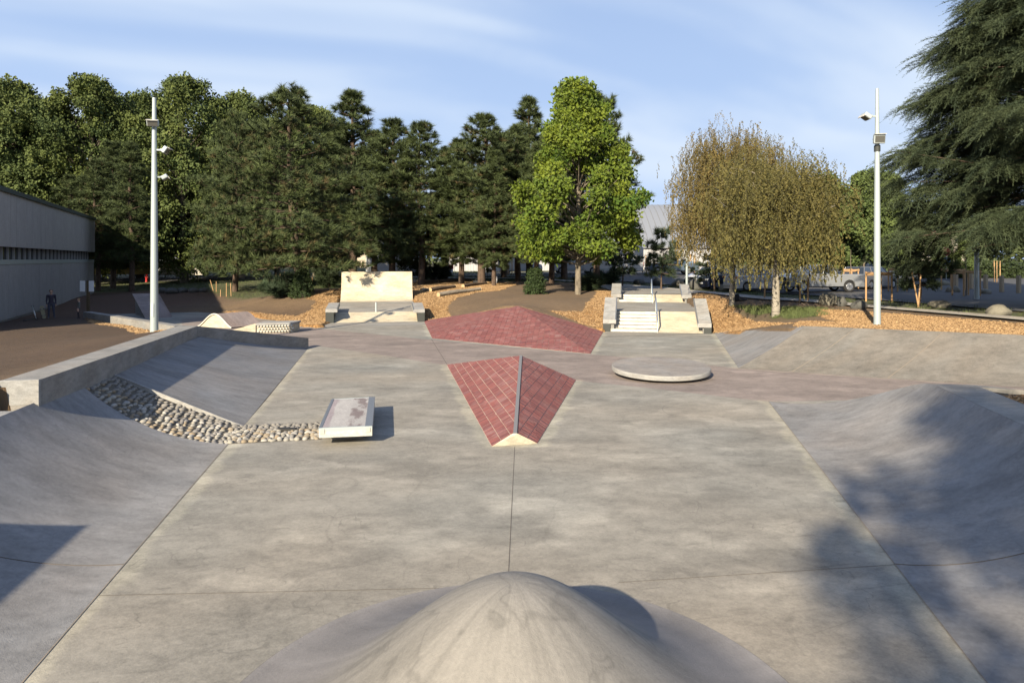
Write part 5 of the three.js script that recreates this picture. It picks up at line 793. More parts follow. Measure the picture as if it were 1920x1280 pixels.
// shrubs
{
  const jun = (label, u, v, w, hh, seed, green) => { const p = T(u, v), r = rng(seed), t = thing('juniper_shrub', label, 'shrub', [p.x, p.y, p.z]), list = [], geos = []; for (let i = 0; i < 14; i++) { const a = i * 2.4, L = w * (0.5 + 0.5 * r()), e = V(Math.cos(a) * L, hh * (0.35 + 0.6 * r()), Math.sin(a) * L * 0.7); geos.push(bar(V(0, 0, 0), e, 0.03, 0.01, 4)); for (let k = 0; k < 22; k++) { const s = 0.3 + 0.75 * r(), q = e.clone().multiplyScalar(s).add(V((r() - 0.5) * 0.5, (r() - 0.5) * 0.35, (r() - 0.5) * 0.5)); list.push({ p: q, q: qTo(e.clone().normalize().add(V((r() - 0.5) * 0.6, 0.3, (r() - 0.5) * 0.6)).normalize(), r()), s: 0.8 + 0.6 * r(), c: mixc(green, green.map((c) => c * 1.8), r()) }); } } mesh('stem', geos, M.barkPine, t); crown(t, 'foliage', tuftA, L_pine, list); };
  jun('low dark juniper spreading at the foot of the broad browned pine', 535, 556, 2.0, 1.6, 201, [0.022, 0.04, 0.016]);
  jun('grey-green juniper beside the top of the quarter pipe', 812, 527, 2.4, 2.2, 202, [0.05, 0.065, 0.035]);
  jun('dark shrub between quarter pipe and browned pine', 615, 540, 1.6, 2.2, 203, [0.025, 0.04, 0.012]);
  jun('dark shrub at the foot of the trees beside the upper steps', 1106, 545, 1.1, 1.1, 204, [0.02, 0.035, 0.012]);
  jun('dark shrub by the footpath above the upper steps', 1137, 534, 1.3, 1.3, 205, [0.022, 0.04, 0.012]);
  const ivy = (label, u, v, w, hh, seed) => { const p = T(u, v), r = rng(seed), t = thing('ivy_bush', label, 'bush', [p.x, p.y, p.z]), list = []; for (let i = 0; i < 260; i++) { const a = r() * 6.283, y = r() * hh, q = w * Math.sqrt(1 - (y / hh) * 0.85) * (0.35 + 0.8 * fbm(a * 1.3 + seed, y * 2, 2) + 0.35 * r()); list.push({ p: V(Math.cos(a) * q, y, Math.sin(a) * q), q: rq(r), s: 0.7 + 0.5 * r(), c: mixc([0.025, 0.05, 0.012], [0.06, 0.1, 0.025], r()) }); } mesh('stem', bar(V(0, -0.1, 0), V(0, hh * 0.9, 0), 0.12, 0.06, 8), M.barkGrey, t); crown(t, 'foliage', clumpSmall, L_broad, list); };
  ivy('ivy bush round the base of a leaning trunk on the earth mound', 1003, 551, 0.6, 1.6, 211); ivy('ivy covering the base of the broad browned pine', 567, 556, 0.6, 1.8, 212);
}
// wood chips and grass
{
  const chip = box(0.085, 0.012, 0.028), r = rng(301), list = [];
  const fill = (P, dens) => { let x0 = 1e9, x1 = -1e9, z0 = 1e9, z1 = -1e9; for (const p of P) { x0 = Math.min(x0, p[0]); x1 = Math.max(x1, p[0]); z0 = Math.min(z0, p[1]); z1 = Math.max(z1, p[1]); } const n = Math.round((x1 - x0) * (z1 - z0) * dens); for (let i = 0; i < n; i++) { const x = lerp(x0, x1, r()), z = lerp(z0, z1, r()); if (x > 22 || z > -9 || COVER.mulch(x, z) < 0.04 + 0.6 * r() * r() || inHole(x, z)) continue; const k = r(); list.push({ p: V(x, ground(x, z) + 0.012, z), q: new THREE.Quaternion().setFromEuler(new THREE.Euler((r() - 0.5) * 0.9, r() * 6.28, (r() - 0.5) * 0.9)), s: 0.7 + 1.1 * r(), c: mixc([0.17, 0.095, 0.04], [0.47, 0.31, 0.15], k) }); } };
  MULCH.forEach((P) => fill(P, 190));
  const im = crown(scene, 'wood_chip_mulch', chip, new THREE.MeshStandardMaterial({ roughness: 0.9 }), list); im.userData = { kind: 'stuff', label: 'orange wood chip mulch spread around the skate park', category: 'mulch' };
  const blade = (() => { const rr = rng(5), pos = []; for (let i = 0; i < 9; i++) { const x = (rr() - 0.5) * 0.16, z = (rr() - 0.5) * 0.16, a = rr() * 6.28, hh = 0.05 + rr() * 0.09; pos.push(x - 0.008 * Math.cos(a), 0, z - 0.008 * Math.sin(a), x + 0.008 * Math.cos(a), 0, z + 0.008 * Math.sin(a), x + (rr() - 0.5) * 0.08, hh, z + (rr() - 0.5) * 0.08); } return geoFrom(pos); })();
  const gl = []; GRASS.forEach((P, k) => { let x0 = 1e9, x1 = -1e9, z0 = 1e9, z1 = -1e9; for (const p of P) { x0 = Math.min(x0, p[0]); x1 = Math.max(x1, p[0]); z0 = Math.min(z0, p[1]); z1 = Math.max(z1, p[1]); } for (let i = 0; i < (k === 1 ? 2600 : 9000); i++) { const x = lerp(x0, x1, r()), z = lerp(z0, z1, r()); if (COVER.grass(x, z) < 0.4 + 0.4 * r() || inHole(x, z)) continue; gl.push({ p: V(x, ground(x, z), z), q: new THREE.Quaternion().setFromAxisAngle(V(0, 1, 0), r() * 6.28), s: (k === 1 ? 0.5 : 0.8) + r() * 0.8, c: mixc([0.05, 0.07, 0.018], [0.105, 0.135, 0.036], r()) }); } });
  const im2 = crown(scene, 'grass', blade, L_pine, gl); im2.userData = { kind: 'stuff', label: 'short grass round the trees and along the footpath', category: 'grass' };
}

// ---------------------------------------------------------------- hangar and far buildings
{
  const d = 100, X0 = (842 - 960) * d / F, X1 = (1330 - 960) * d / F, eave = 5.4, t = thing('vaulted_hangar', 'large pale grey hangar with a ribbed vaulted metal roof behind the trees', 'building', [0, 0, 0]);
  M.corr = std([0.44, 0.44, 0.45], { roughness: 0.6, metalness: 0.1 }); M.vault = std([0.30, 0.32, 0.35], { roughness: 0.5, metalness: 0.3 }); M.seam = std([0.20, 0.21, 0.23], { roughness: 0.6 });
  const pos = []; for (let x = X0; x < X1; x += 0.4) { const z = -d, q = [[x, 0], [x + 0.13, 0], [x + 0.17, 0.05], [x + 0.36, 0.05], [x + 0.4, 0]]; for (let i = 0; i < 4; i++) { const [a, b] = [q[i], q[i + 1]]; pos.push([V(a[0], 1, z + a[1]), V(b[0], 1, z + b[1]), V(b[0], eave, z + b[1]), V(a[0], eave, z + a[1])]); } }
  mesh('corrugated_wall', polys(pos), M.corr, t);
  const R = 13, prof = (s) => { const th = s * 1.2; return [-d - R * Math.sin(th) * 1.05, eave + R * (1 - Math.cos(th)) * 0 + 7.2 * Math.sin(s * Math.PI / 2)]; };
  mesh('roof', gridSurf(2, 24, (i, j) => { const [z, y] = prof(j); return V(lerp(X0 - 0.4, X1 + 0.4, i), y, z); }), M.vault, t);
  const [zr, yr] = prof(1); mesh('rear_roof', gridSurf(2, 12, (i, j) => V(lerp(X0 - 0.4, X1 + 0.4, i), lerp(yr, eave, j * j), lerp(zr, zr - 13, j))), M.vault, t);
  for (const x of [X0, X1]) mesh('gable', polys([[V(x, 1, -d), ...Array.from({ length: 13 }, (_, k) => { const [z, y] = prof(k / 12); return V(x, y, z); }), V(x, eave, zr - 13), V(x, 1, zr - 13)]]), M.corr, t);
  for (let x = X0; x <= X1; x += 0.95) mesh('roof_rib', tube(Array.from({ length: 9 }, (_, k) => { const [z, y] = prof(k / 8); return V(x, y + 0.03, z + 0.03); }), 0.05, 14, 4), M.seam, t);
  mesh('gutter', box(X1 - X0 + 0.8, 0.25, 0.3, (X0 + X1) / 2, eave - 0.05, -d + 0.22), M.seam, t);
}
function block(name, label, u0, u1, vTop, d, col, roofCol, floors, cols) {
  const x0 = (u0 - 960) * d / F, x1 = (u1 - 960) * d / F, y0 = 1, y1 = H - (vTop - YH) * d / F, t = thing(name, label, 'building', [(x0 + x1) / 2, y0, -d]); const w = x1 - x0, h = y1 - y0;
  mesh('wall', box(w, h, 10, 0, h / 2, -5), std(col, { roughness: 0.9 }), t); mesh('roof', new THREE.CylinderGeometry(0.1, 1, 1, 4, 1).rotateY(Math.PI / 4).scale(w * 0.74, h * 0.18, 7.6).translate(0, h + h * 0.09, -5), std(roofCol, { roughness: 0.9 }), t);
  for (let f = 0; f < floors; f++) for (let c = 0; c < cols; c++) { const wd = mesh('window', box(w / cols * 0.42, h / floors * 0.5, 0.1, -w / 2 + (c + 0.5) * w / cols, (f + 0.55) * h / floors, 0.03), M.glassDark, t); mesh('sill', box(w / cols * 0.5, 0.1, 0.2, -w / 2 + (c + 0.5) * w / cols, (f + 0.28) * h / floors, 0.1), M.white, wd); }
}
block('cream_house', 'pale cream building with a low roof seen under the cedar', 1640, 1812, 440, 125, [0.62, 0.56, 0.47], [0.30, 0.14, 0.09], 3, 6);
block('beige_house', 'beige block glimpsed between the pines above the quarter pipe', 600, 700, 420, 140, [0.55, 0.47, 0.36], [0.28, 0.13, 0.09], 4, 5);
block('grey_house', 'grey building glimpsed behind the caravan', 130, 440, 452, 130, [0.36, 0.38, 0.42], [0.16, 0.16, 0.17], 2, 12);
{ // far wood that closes the view
  const r = rng(401), list = []; for (let i = 0; i < 2600; i++) { const x = -190 + 400 * r(), d = 165 + 30 * r(), hh = 6 + 7 * fbm(x * 0.05, 3, 3); if (x > 20 && x < 45) continue; list.push({ p: V(x, 1.5 + hh * Math.pow(r(), 0.7), -d), q: rq(r), s: 2.6 + 2 * r(), c: mixc([0.04, 0.06, 0.02], [0.09, 0.115, 0.035], r()) }); }
  const im = crown(scene, 'far_wood', clumpBig, L_pine, list); im.userData = { kind: 'stuff', label: 'far belt of trees closing the view behind the buildings', category: 'woodland' };
}
// ---------------------------------------------------------------- vehicles (x forward, wheels on y = 0)
M.tyre = std([0.018, 0.018, 0.019], { roughness: 0.9 }); M.rim = std([0.55, 0.56, 0.57], { metalness: 0.8, roughness: 0.3 }); M.winGlass = new THREE.MeshPhysicalMaterial({ color: new THREE.Color().setRGB(0.02, 0.025, 0.03), roughness: 0.06, clearcoat: 1 }); M.plastic = std([0.03, 0.03, 0.032], { roughness: 0.7 }); M.redLamp = new THREE.MeshPhysicalMaterial({ color: new THREE.Color().setRGB(0.35, 0.01, 0.015), roughness: 0.2, clearcoat: 1 }); M.headLamp = new THREE.MeshPhysicalMaterial({ color: new THREE.Color().setRGB(0.7, 0.72, 0.75), roughness: 0.1, clearcoat: 1, metalness: 0.3 });
const paint = (r, g, b) => new THREE.MeshPhysicalMaterial({ color: new THREE.Color().setRGB(r * KA, g * KA, b * KA), roughness: 0.35, metalness: 0.25, clearcoat: 0.8, clearcoatRoughness: 0.08 });
function wheel(parent, x, z, r, w) { const g = new THREE.Group(); g.name = 'wheel'; g.position.set(x, r, z); parent.add(g); mesh('tyre', new THREE.TorusGeometry(r * 0.78, r * 0.23, 10, 24).scale(1, 1, w / (r * 0.46)), M.tyre, g); mesh('rim', [new THREE.CylinderGeometry(r * 0.62, r * 0.62, w * 0.7, 18).rotateX(Math.PI / 2), ...Array.from({ length: 5 }, (_, k) => box(r * 0.16, r * 1.1, 0.03, 0, 0, Math.sign(z) * w * 0.38).rotateZ(k * Math.PI / 5))], M.rim, g); }
function makeCar(o) {
  const { L, W, belt, roof, body, cab, wheels, wr, label, name, mat } = o, t = thing(name, label, o.category ?? 'car', [0, 0, 0], 0, o.group), sh = new THREE.Shape();
  // lower body outline, wheel arches cut out
  const y0 = 0.2 + (o.lift ?? 0); sh.moveTo(body[0][0], y0); for (const [x, y] of body) sh.lineTo(x, y); sh.lineTo(body.at(-1)[0], y0);
  for (const wx of [...wheels].sort((a, b) => b - a)) { sh.lineTo(wx + wr * 1.16, y0); sh.absarc(wx, wr, wr * 1.18, Math.asin(clamp((y0 - wr) / (wr * 1.18), -1, 1)), Math.PI - Math.asin(clamp((y0 - wr) / (wr * 1.18), -1, 1)), false); }
  const g = new THREE.ExtrudeGeometry(sh, { depth: W - 0.16, bevelEnabled: true, bevelThickness: 0.08, bevelSize: 0.05, bevelSegments: 3, curveSegments: 14 }); g.translate(0, 0, -(W - 0.16) / 2); mesh('body', g, mat, t);
  mesh('underbody', box(L * 0.9, 0.25, W * 0.86, 0, y0 + 0.05, 0), M.plastic, t);
  // cabin: glass volume narrowing upwards, painted roof and pillars
  const [c0, c1, c2, c3] = cab, wb = W / 2 - 0.06, wt = W / 2 - 0.2, P = (x, y, z) => V(x, y, z);
  const q = (s) => [P(c0, belt, s * wb), P(c1, roof, s * wt), P(c2, roof, s * wt), P(c3, belt, s * wb)];
  const l = q(-1), r = q(1);
  mesh('windscreen', polys([[l[0], r[0], r[1], l[1]]]), M.winGlass, t); mesh('rear_window', polys([[l[2], r[2], r[3], l[3]]]), M.winGlass, t);
  for (const s of [l, r]) mesh('side_window', polys([s]), M.winGlass, t);
  mesh('roof', prism([l[1], r[1], r[2], l[2]].map((p) => p.clone().add(V(0, -0.02, 0))), [l[1], r[1], r[2], l[2]].map((p) => V(p.x * 1 + Math.sign((c1 + c2) / 2 - p.x) * 0.08, p.y + 0.045, p.z * 0.94))), mat, t);
  const pil = (a, b, w) => bar(a.clone().multiply(V(1, 1, 1.004)), b.clone().multiply(V(1, 1, 1.004)), w, w, 6);
  for (const s of [l, r]) { mesh('pillar', pil(s[0], s[1], 0.035), mat, t); mesh('pillar', pil(s[3], s[2], 0.045), mat, t); for (const k of o.pillars ?? [0.5]) { const xb = lerp(c0, c3, k), xt = lerp(c1, c2, clamp(k * 1.1 - 0.05)); mesh('pillar', pil(V(xb, belt, s[0].z), V(xt, roof, s[1].z), 0.035), mat, t); } }
  for (const wx of wheels) for (const s of [-1, 1]) wheel(t, wx, s * (W / 2 - 0.11), wr, 0.2);
  const fx = o.flip ? body.at(-1)[0] : body.at(-1)[0], rx = body[0][0], fy = o.hl ?? 0.68, ry = o.tl ?? 0.85;
  for (const s of [-1, 1]) { mesh('headlight', new RoundedBoxGeometry(0.14, 0.15, 0.34, 2, 0.05).translate(fx - 0.02, fy, s * (W / 2 - 0.26)), M.headLamp, t); mesh('tail_light', new RoundedBoxGeometry(0.1, 0.3, 0.16, 2, 0.04).translate(rx - 0.0, ry, s * (W / 2 - 0.1)), M.redLamp, t); mesh('mirror', new RoundedBoxGeometry(0.12, 0.13, 0.2, 2, 0.04).translate(c0 - 0.35, belt + 0.06, s * (W / 2 + 0.06)), o.mirror ?? mat, t); mesh('door_handle', box(0.16, 0.025, 0.03, 0, belt - 0.12, s * (W / 2 + 0.005)), M.plastic, t); }
  mesh('bumper', new RoundedBoxGeometry(0.14, 0.24, W * 0.94, 2, 0.05).translate(fx + 0.03, y0 + 0.2, 0), o.bumper ?? M.plastic, t); mesh('bumper', new RoundedBoxGeometry(0.14, 0.2, W * 0.94, 2, 0.05).translate(rx - 0.03, y0 + 0.2, 0), o.bumper ?? M.plastic, t);
  mesh('grille', box(0.05, 0.16, W * 0.5, fx + 0.045, fy - 0.02, 0), M.plastic, t);
  mesh('number_plate', box(0.02, 0.11, 0.5, fx + 0.11, y0 + 0.22, 0), M.signWhite, t);
  return t;
}
const hatchBody = [[-2.0, 0.35], [-2.02, 0.75], [-1.92, 1.0], [1.05, 0.98], [1.75, 0.82], [2.0, 0.66], [2.05, 0.4]];
const wagonBody = [[-2.25, 0.35], [-2.28, 0.8], [-2.2, 1.0], [1.15, 0.98], [1.9, 0.84], [2.15, 0.66], [2.2, 0.4]];
const pickBody = [[-2.6, 0.6], [-2.62, 1.12], [-0.75, 1.12], [-0.7, 1.16], [1.3, 1.14], [2.25, 1.08], [2.45, 0.9], [2.48, 0.55]];
const suvBody = [[-2.1, 0.45], [-2.12, 1.05], [1.1, 1.05], [1.95, 0.98], [2.08, 0.8], [2.1, 0.5]];
const onLot = (o, u, d, turn, s = 1) => { const x = (u - 960) * d / F; o.position.set(x, land(x, -d) + 0.06, -d); o.rotation.y = turn; o.scale.setScalar(s); return o; };
const NOSE = Math.PI + 0.3;
{
  const silver = paint(0.30, 0.315, 0.33), white = paint(0.66, 0.66, 0.66), navy = paint(0.012, 0.02, 0.05), greyv = paint(0.14, 0.145, 0.155), slate = paint(0.1, 0.14, 0.2);
  const pk = makeCar({ name: 'pickup_truck', label: 'silver double-cab pickup truck parked behind the birch', category: 'pickup', L: 5.1, W: 1.85, belt: 1.12, roof: 1.74, body: pickBody, cab: [1.15, 0.5, -0.45, -0.75], wheels: [1.55, -1.6], wr: 0.38, mat: silver, lift: 0.2, hl: 0.92, tl: 0.92, pillars: [0.5] });
  mesh('load_bed', box(1.75, 0.06, 1.5, -1.65, 1.0, 0), M.plastic, pk); mesh('bull_bar', [bar(V(2.56, 0.5, -0.6), V(2.56, 0.5, 0.6), 0.04), bar(V(2.56, 0.85, -0.5), V(2.56, 0.85, 0.5), 0.04), bar(V(2.56, 0.5, -0.5), V(2.56, 0.85, -0.5), 0.035), bar(V(2.56, 0.5, 0.5), V(2.56, 0.85, 0.5), 0.035)], M.plastic, pk); onLot(pk, 1535, 44.5, Math.PI + 0.12);
  const dp = makeCar({ name: 'pickup_truck', label: 'dark blue-grey pickup with silver cab behind the young pine', category: 'pickup', L: 5.1, W: 1.85, belt: 1.12, roof: 1.74, body: pickBody, cab: [1.15, 0.5, -0.45, -0.75], wheels: [1.55, -1.6], wr: 0.38, mat: slate, lift: 0.2, hl: 0.92, tl: 0.92 }); mesh('tarp', box(1.8, 0.3, 1.5, -1.65, 1.2, 0, 0.05), std([0.12, 0.2, 0.32]), dp); onLot(dp, 1258, 72, Math.PI + 0.02, 1.02);
  const wg = makeCar({ name: 'estate_car', label: 'dark grey estate car seen from the rear beyond the pickup', L: 4.5, W: 1.75, belt: 1.0, roof: 1.5, body: wagonBody, cab: [0.85, 0.25, -1.95, -2.2], wheels: [1.35, -1.35], wr: 0.31, mat: greyv, pillars: [0.33, 0.68], tl: 0.9 }); onLot(wg, 1634, 48.5, 0.55);
  const hb = makeCar({ name: 'hatchback', label: 'white hatchback with dark red splashes on its bonnet', L: 4.05, W: 1.7, belt: 0.98, roof: 1.46, body: hatchBody, cab: [0.75, 0.1, -1.55, -1.95], wheels: [1.25, -1.25], wr: 0.31, mat: white, pillars: [0.55] }); { const rr = rng(7), dm = std([0.12, 0.02, 0.03], { roughness: 0.4 }); for (let k = 0; k < 12; k++) mesh('bonnet_mark', box(0.07 + rr() * 0.12, 0.006, 0.04 + rr() * 0.1, 0, 0, 0).rotateY(rr() * 3).rotateZ(-0.22).translate(1.15 + rr() * 0.5, 1.035 - 0.0 * rr(), (rr() - 0.5) * 1.1), dm, hb); } onLot(hb, 1330, 54, NOSE + 0.35);
  const db = makeCar({ name: 'hatchback', label: 'dark navy hatchback parked next to the white marked one', L: 4.05, W: 1.72, belt: 0.98, roof: 1.47, body: hatchBody, cab: [0.75, 0.1, -1.55, -1.95], wheels: [1.25, -1.25], wr: 0.31, mat: navy, bumper: navy }); onLot(db, 1362, 50.5, NOSE);
  const wb = makeCar({ name: 'hatchback', label: 'white hatchback showing its red tail light between the birch trunks', L: 4.05, W: 1.7, belt: 0.98, roof: 1.46, body: hatchBody, cab: [0.75, 0.1, -1.55, -1.95], wheels: [1.25, -1.25], wr: 0.31, mat: white, bumper: white }); onLot(wb, 1418, 47.5, 0.25);
  const su = makeCar({ name: 'off_roader', label: 'small boxy white off-roader at the far side of the car park', L: 4.2, W: 1.75, belt: 1.08, roof: 1.78, body: suvBody, cab: [0.95, 0.6, -1.95, -2.08], wheels: [1.3, -1.3], wr: 0.37, mat: white, lift: 0.18, hl: 0.9, tl: 1.0, pillars: [0.4, 0.75] }); onLot(su, 1652, 62, 0.25);
  // vans
  const van = (label, u, d, L, hgt, turn, mark) => { const t = thing('panel_van', label, 'van'), W = 2.05, sh = new THREE.Shape(); const y0 = 0.35; sh.moveTo(-L / 2, y0); sh.lineTo(-L / 2 - 0.02, hgt - 0.15); sh.quadraticCurveTo(-L / 2, hgt, -L / 2 + 0.25, hgt); sh.lineTo(L / 2 - 1.75, hgt); sh.quadraticCurveTo(L / 2 - 1.45, hgt - 0.05, L / 2 - 1.2, hgt - 0.5); sh.lineTo(L / 2 - 0.75, 1.35); sh.lineTo(L / 2 - 0.1, 1.1); sh.quadraticCurveTo(L / 2 + 0.05, 1.0, L / 2 + 0.04, 0.7); sh.lineTo(L / 2, y0); for (const wx of [L / 2 - 0.95, -L / 2 + 1.15]) { sh.lineTo(wx + 0.42, y0); sh.absarc(wx, 0.35, 0.42, 0, Math.PI, false); } const g = new THREE.ExtrudeGeometry(sh, { depth: W - 0.2, bevelEnabled: true, bevelThickness: 0.1, bevelSize: 0.06, bevelSegments: 3 }); g.translate(0, 0, -(W - 0.2) / 2); mesh('body', g, white, t);
    mesh('windscreen', polys([[V(L / 2 - 1.08, hgt - 0.6, -0.8), V(L / 2 - 1.08, hgt - 0.6, 0.8), V(L / 2 - 0.6, 1.42, 0.88), V(L / 2 - 0.6, 1.42, -0.88)]]), M.winGlass, t); for (const s of [-1, 1]) { mesh('side_window', prism([[L / 2 - 1.3, hgt - 0.65], [L / 2 - 0.85, 1.4], [L / 2 - 1.75, 1.4], [L / 2 - 1.75, hgt - 0.65]].map(([x, y]) => V(x, y, s * (W / 2 + 0.006))), [[L / 2 - 1.3, hgt - 0.65], [L / 2 - 0.85, 1.4], [L / 2 - 1.75, 1.4], [L / 2 - 1.75, hgt - 0.65]].map(([x, y]) => V(x, y, s * (W / 2 + 0.012)))), M.winGlass, t); mesh('tail_light', box(0.06, 0.5, 0.12, -L / 2 - 0.06, 1.0, s * (W / 2 - 0.1)), M.redLamp, t); mesh('sill_panel', box(L * 0.5, 0.18, 0.02, -0.2, 0.5, s * (W / 2 + 0.012)), M.galv, t); }
    if (mark) { mesh('door_panel', box(0.9, 0.95, 0.02, 0.2, 1.05, W / 2 + 0.014), std([0.28, 0.29, 0.3]), t); mesh('blue_mark', box(0.75, 0.11, 0.012, -L / 2 + 0.9, 1.62, W / 2 + 0.014), std([0.03, 0.1, 0.4]), t); }
    for (const wx of [L / 2 - 0.95, -L / 2 + 1.15]) for (const s of [-1, 1]) wheel(t, wx, s * (W / 2 - 0.14), 0.35, 0.22); onLot(t, u, d, turn); };
  van('tall white panel van with a blue mark near its rear, behind the steps', 1148, 73, 6.2, 2.85, Math.PI, true);
  van('white van half hidden by trunks behind the bright green tree', 1078, 78, 5.4, 2.5, Math.PI + 0.1, false);
  van('white van glimpsed through pines behind the quarter pipe', 735, 84, 5.8, 2.7, 0.1, false);
  van('white van glimpsed beside the blue container', 975, 86, 5.4, 2.6, 0, false);
}
// caravan, yellow trailer, container
{
  const P = (u, d) => { const x = (u - 960) * d / F; return [x, land(x, -d) + 0.05, -d]; };
  const t = thing('caravan', 'cream rounded caravan with amber windows parked on the grass', 'caravan', P(346, 90), 0.06), sh = new THREE.Shape(); sh.moveTo(-2.6, 0.45); sh.lineTo(-2.75, 1.0); sh.quadraticCurveTo(-2.6, 2.3, -1.5, 2.42); sh.lineTo(2.2, 2.42); sh.quadraticCurveTo(2.6, 2.4, 2.6, 2.0); sh.lineTo(2.6, 0.45); sh.lineTo(-2.6, 0.45);
  const cm = std([0.60, 0.56, 0.46], { roughness: 0.5 }); const g = new THREE.ExtrudeGeometry(sh, { depth: 1.95, bevelEnabled: true, bevelThickness: 0.06, bevelSize: 0.05, bevelSegments: 2 }); g.translate(0, 0, -1.0); mesh('body', g, cm, t);
  const amber = std([0.20, 0.12, 0.03], { roughness: 0.15 }); for (const x of [-1.75, 0.4, 1.5]) { const w = mesh('window', new RoundedBoxGeometry(x === 0.4 ? 1.5 : 1.1, 0.6, 0.04, 2, 0.015).translate(x, 1.65, 1.03), amber, t); mesh('frame', box((x === 0.4 ? 1.5 : 1.1) + 0.08, 0.04, 0.05, x, 1.33, 1.035), M.white, w); }
  mesh('stripe', box(5.1, 0.06, 0.02, -0.05, 1.1, 1.02), std([0.12, 0.1, 0.08]), t); mesh('door', box(0.7, 1.75, 0.03, 2.05, 1.4, 1.02, 0.01), M.white, t); for (const s of [-1, 1]) wheel(t, 0.1, s * 0.95, 0.32, 0.2); mesh('drawbar', bar(V(-2.7, 0.5, 0), V(-3.7, 0.5, 0), 0.05), M.galv, t);
  const y = thing('site_trailer', 'long ochre-yellow site trailer behind the pines by the building', 'trailer', P(228, 92), 0); const ym = std([0.42, 0.29, 0.06], { roughness: 0.7 }); mesh('body', box(8.6, 1.75, 2.3, 0, 1.4, 0, 0.05), ym, y); mesh('roof', box(8.7, 0.35, 2.4, 0, 2.45, 0, 0.05), std([0.55, 0.58, 0.6]), y); for (const x of [-2.9, 0.6, 2.8]) { const w = mesh('window', box(1.5, 0.75, 0.05, x, 1.6, 1.17), std([0.16, 0.11, 0.02], { roughness: 0.3 }), y); mesh('frame', box(1.6, 0.05, 0.07, x, 1.2, 1.18), ym, w); } for (const x of [-2, 2]) for (const s of [-1, 1]) wheel(y, x, s * 1.0, 0.38, 0.22);
  const hy = thing('fire_hydrant', 'red fire hydrant on the grass by the lamp post', 'hydrant', P(274, 82)); const hm = std([0.45, 0.02, 0.015], { roughness: 0.4 }); mesh('barrel', new THREE.LatheGeometry([[0.16, 0], [0.16, 0.06], [0.12, 0.08], [0.12, 0.7], [0.17, 0.74], [0.17, 0.8], [0.12, 0.92], [0, 0.98]].map((p) => new THREE.Vector2(...p)), 16), hm, hy); mesh('outlet', new THREE.CylinderGeometry(0.06, 0.06, 0.4, 10).rotateZ(Math.PI / 2).translate(0, 0.55, 0), hm, hy);
  const bc = thing('blue_skip', 'small blue skip container behind the log pile', 'container', P(837, 80)); mesh('tub', prism([V(-0.4, 0.05, 0.4), V(0.4, 0.05, 0.4), V(0.4, 0.05, -0.4), V(-0.4, 0.05, -0.4)], [V(-0.52, 0.6, 0.5), V(0.52, 0.6, 0.5), V(0.52, 0.6, -0.5), V(-0.52, 0.6, -0.5)]), std([0.03, 0.09, 0.28], { roughness: 0.6 }), bc); mesh('rim', box(1.12, 0.06, 1.08, 0, 0.62, 0, 0.01), std([0.04, 0.11, 0.32]), bc);
  const cl = thing('red_white_cloth', 'red and white cloth hanging on a rail beside the blue skip', 'cloth', P(846, 84)); mesh('cloth', gridSurf(6, 6, (i, j) => V((i - 0.5) * 0.55, 1.25 - j * 0.45, 0.05 * Math.sin(i * 9))), std([0.5, 0.02, 0.04], { side: THREE.DoubleSide }), cl); mesh('lower_cloth', gridSurf(6, 6, (i, j) => V((i - 0.35) * 0.36, 0.8 - j * 0.5, 0.04 * Math.sin(i * 8))), std([0.75, 0.75, 0.75], { side: THREE.DoubleSide }), cl); mesh('rail', [bar(V(-0.4, 0, 0), V(-0.4, 1.26, 0), 0.02), bar(V(0.4, 0, 0), V(0.4, 1.26, 0), 0.02), bar(V(-0.4, 1.26, 0), V(0.4, 1.26, 0), 0.02)], M.galv, cl);
  const yb = thing('yellow_box', 'small yellow box fixed to a post between the pine trunks', 'box', P(966, 70)); mesh('case', box(0.26, 0.32, 0.16, 0, 2.2, 0.08, 0.02), std([0.65, 0.4, 0.02]), yb); mesh('post', cyl(0.03, 0.03, 2.3, 0, 1.15, 0), M.galv, yb);
  const sg = thing('traffic_sign', 'round dark red sign over a round blue sign on a post', 'road sign', P(1775, 64)); mesh('post', cyl(0.035, 0.035, 2.7, 0, 1.35, 0), M.galv, sg); const rd = mesh('red_disc', new THREE.CylinderGeometry(0.42, 0.42, 0.03, 28).rotateX(Math.PI / 2).translate(0, 2.6, 0.05), std([0.09, 0.012, 0.016]), sg); mesh('rim', new THREE.TorusGeometry(0.42, 0.018, 6, 28).translate(0, 2.6, 0.05), M.galv, rd); mesh('blue_disc', new THREE.CylinderGeometry(0.36, 0.36, 0.03, 28).rotateX(Math.PI / 2).translate(0, 1.75, 0.05), std([0.02, 0.1, 0.34]), sg);
}
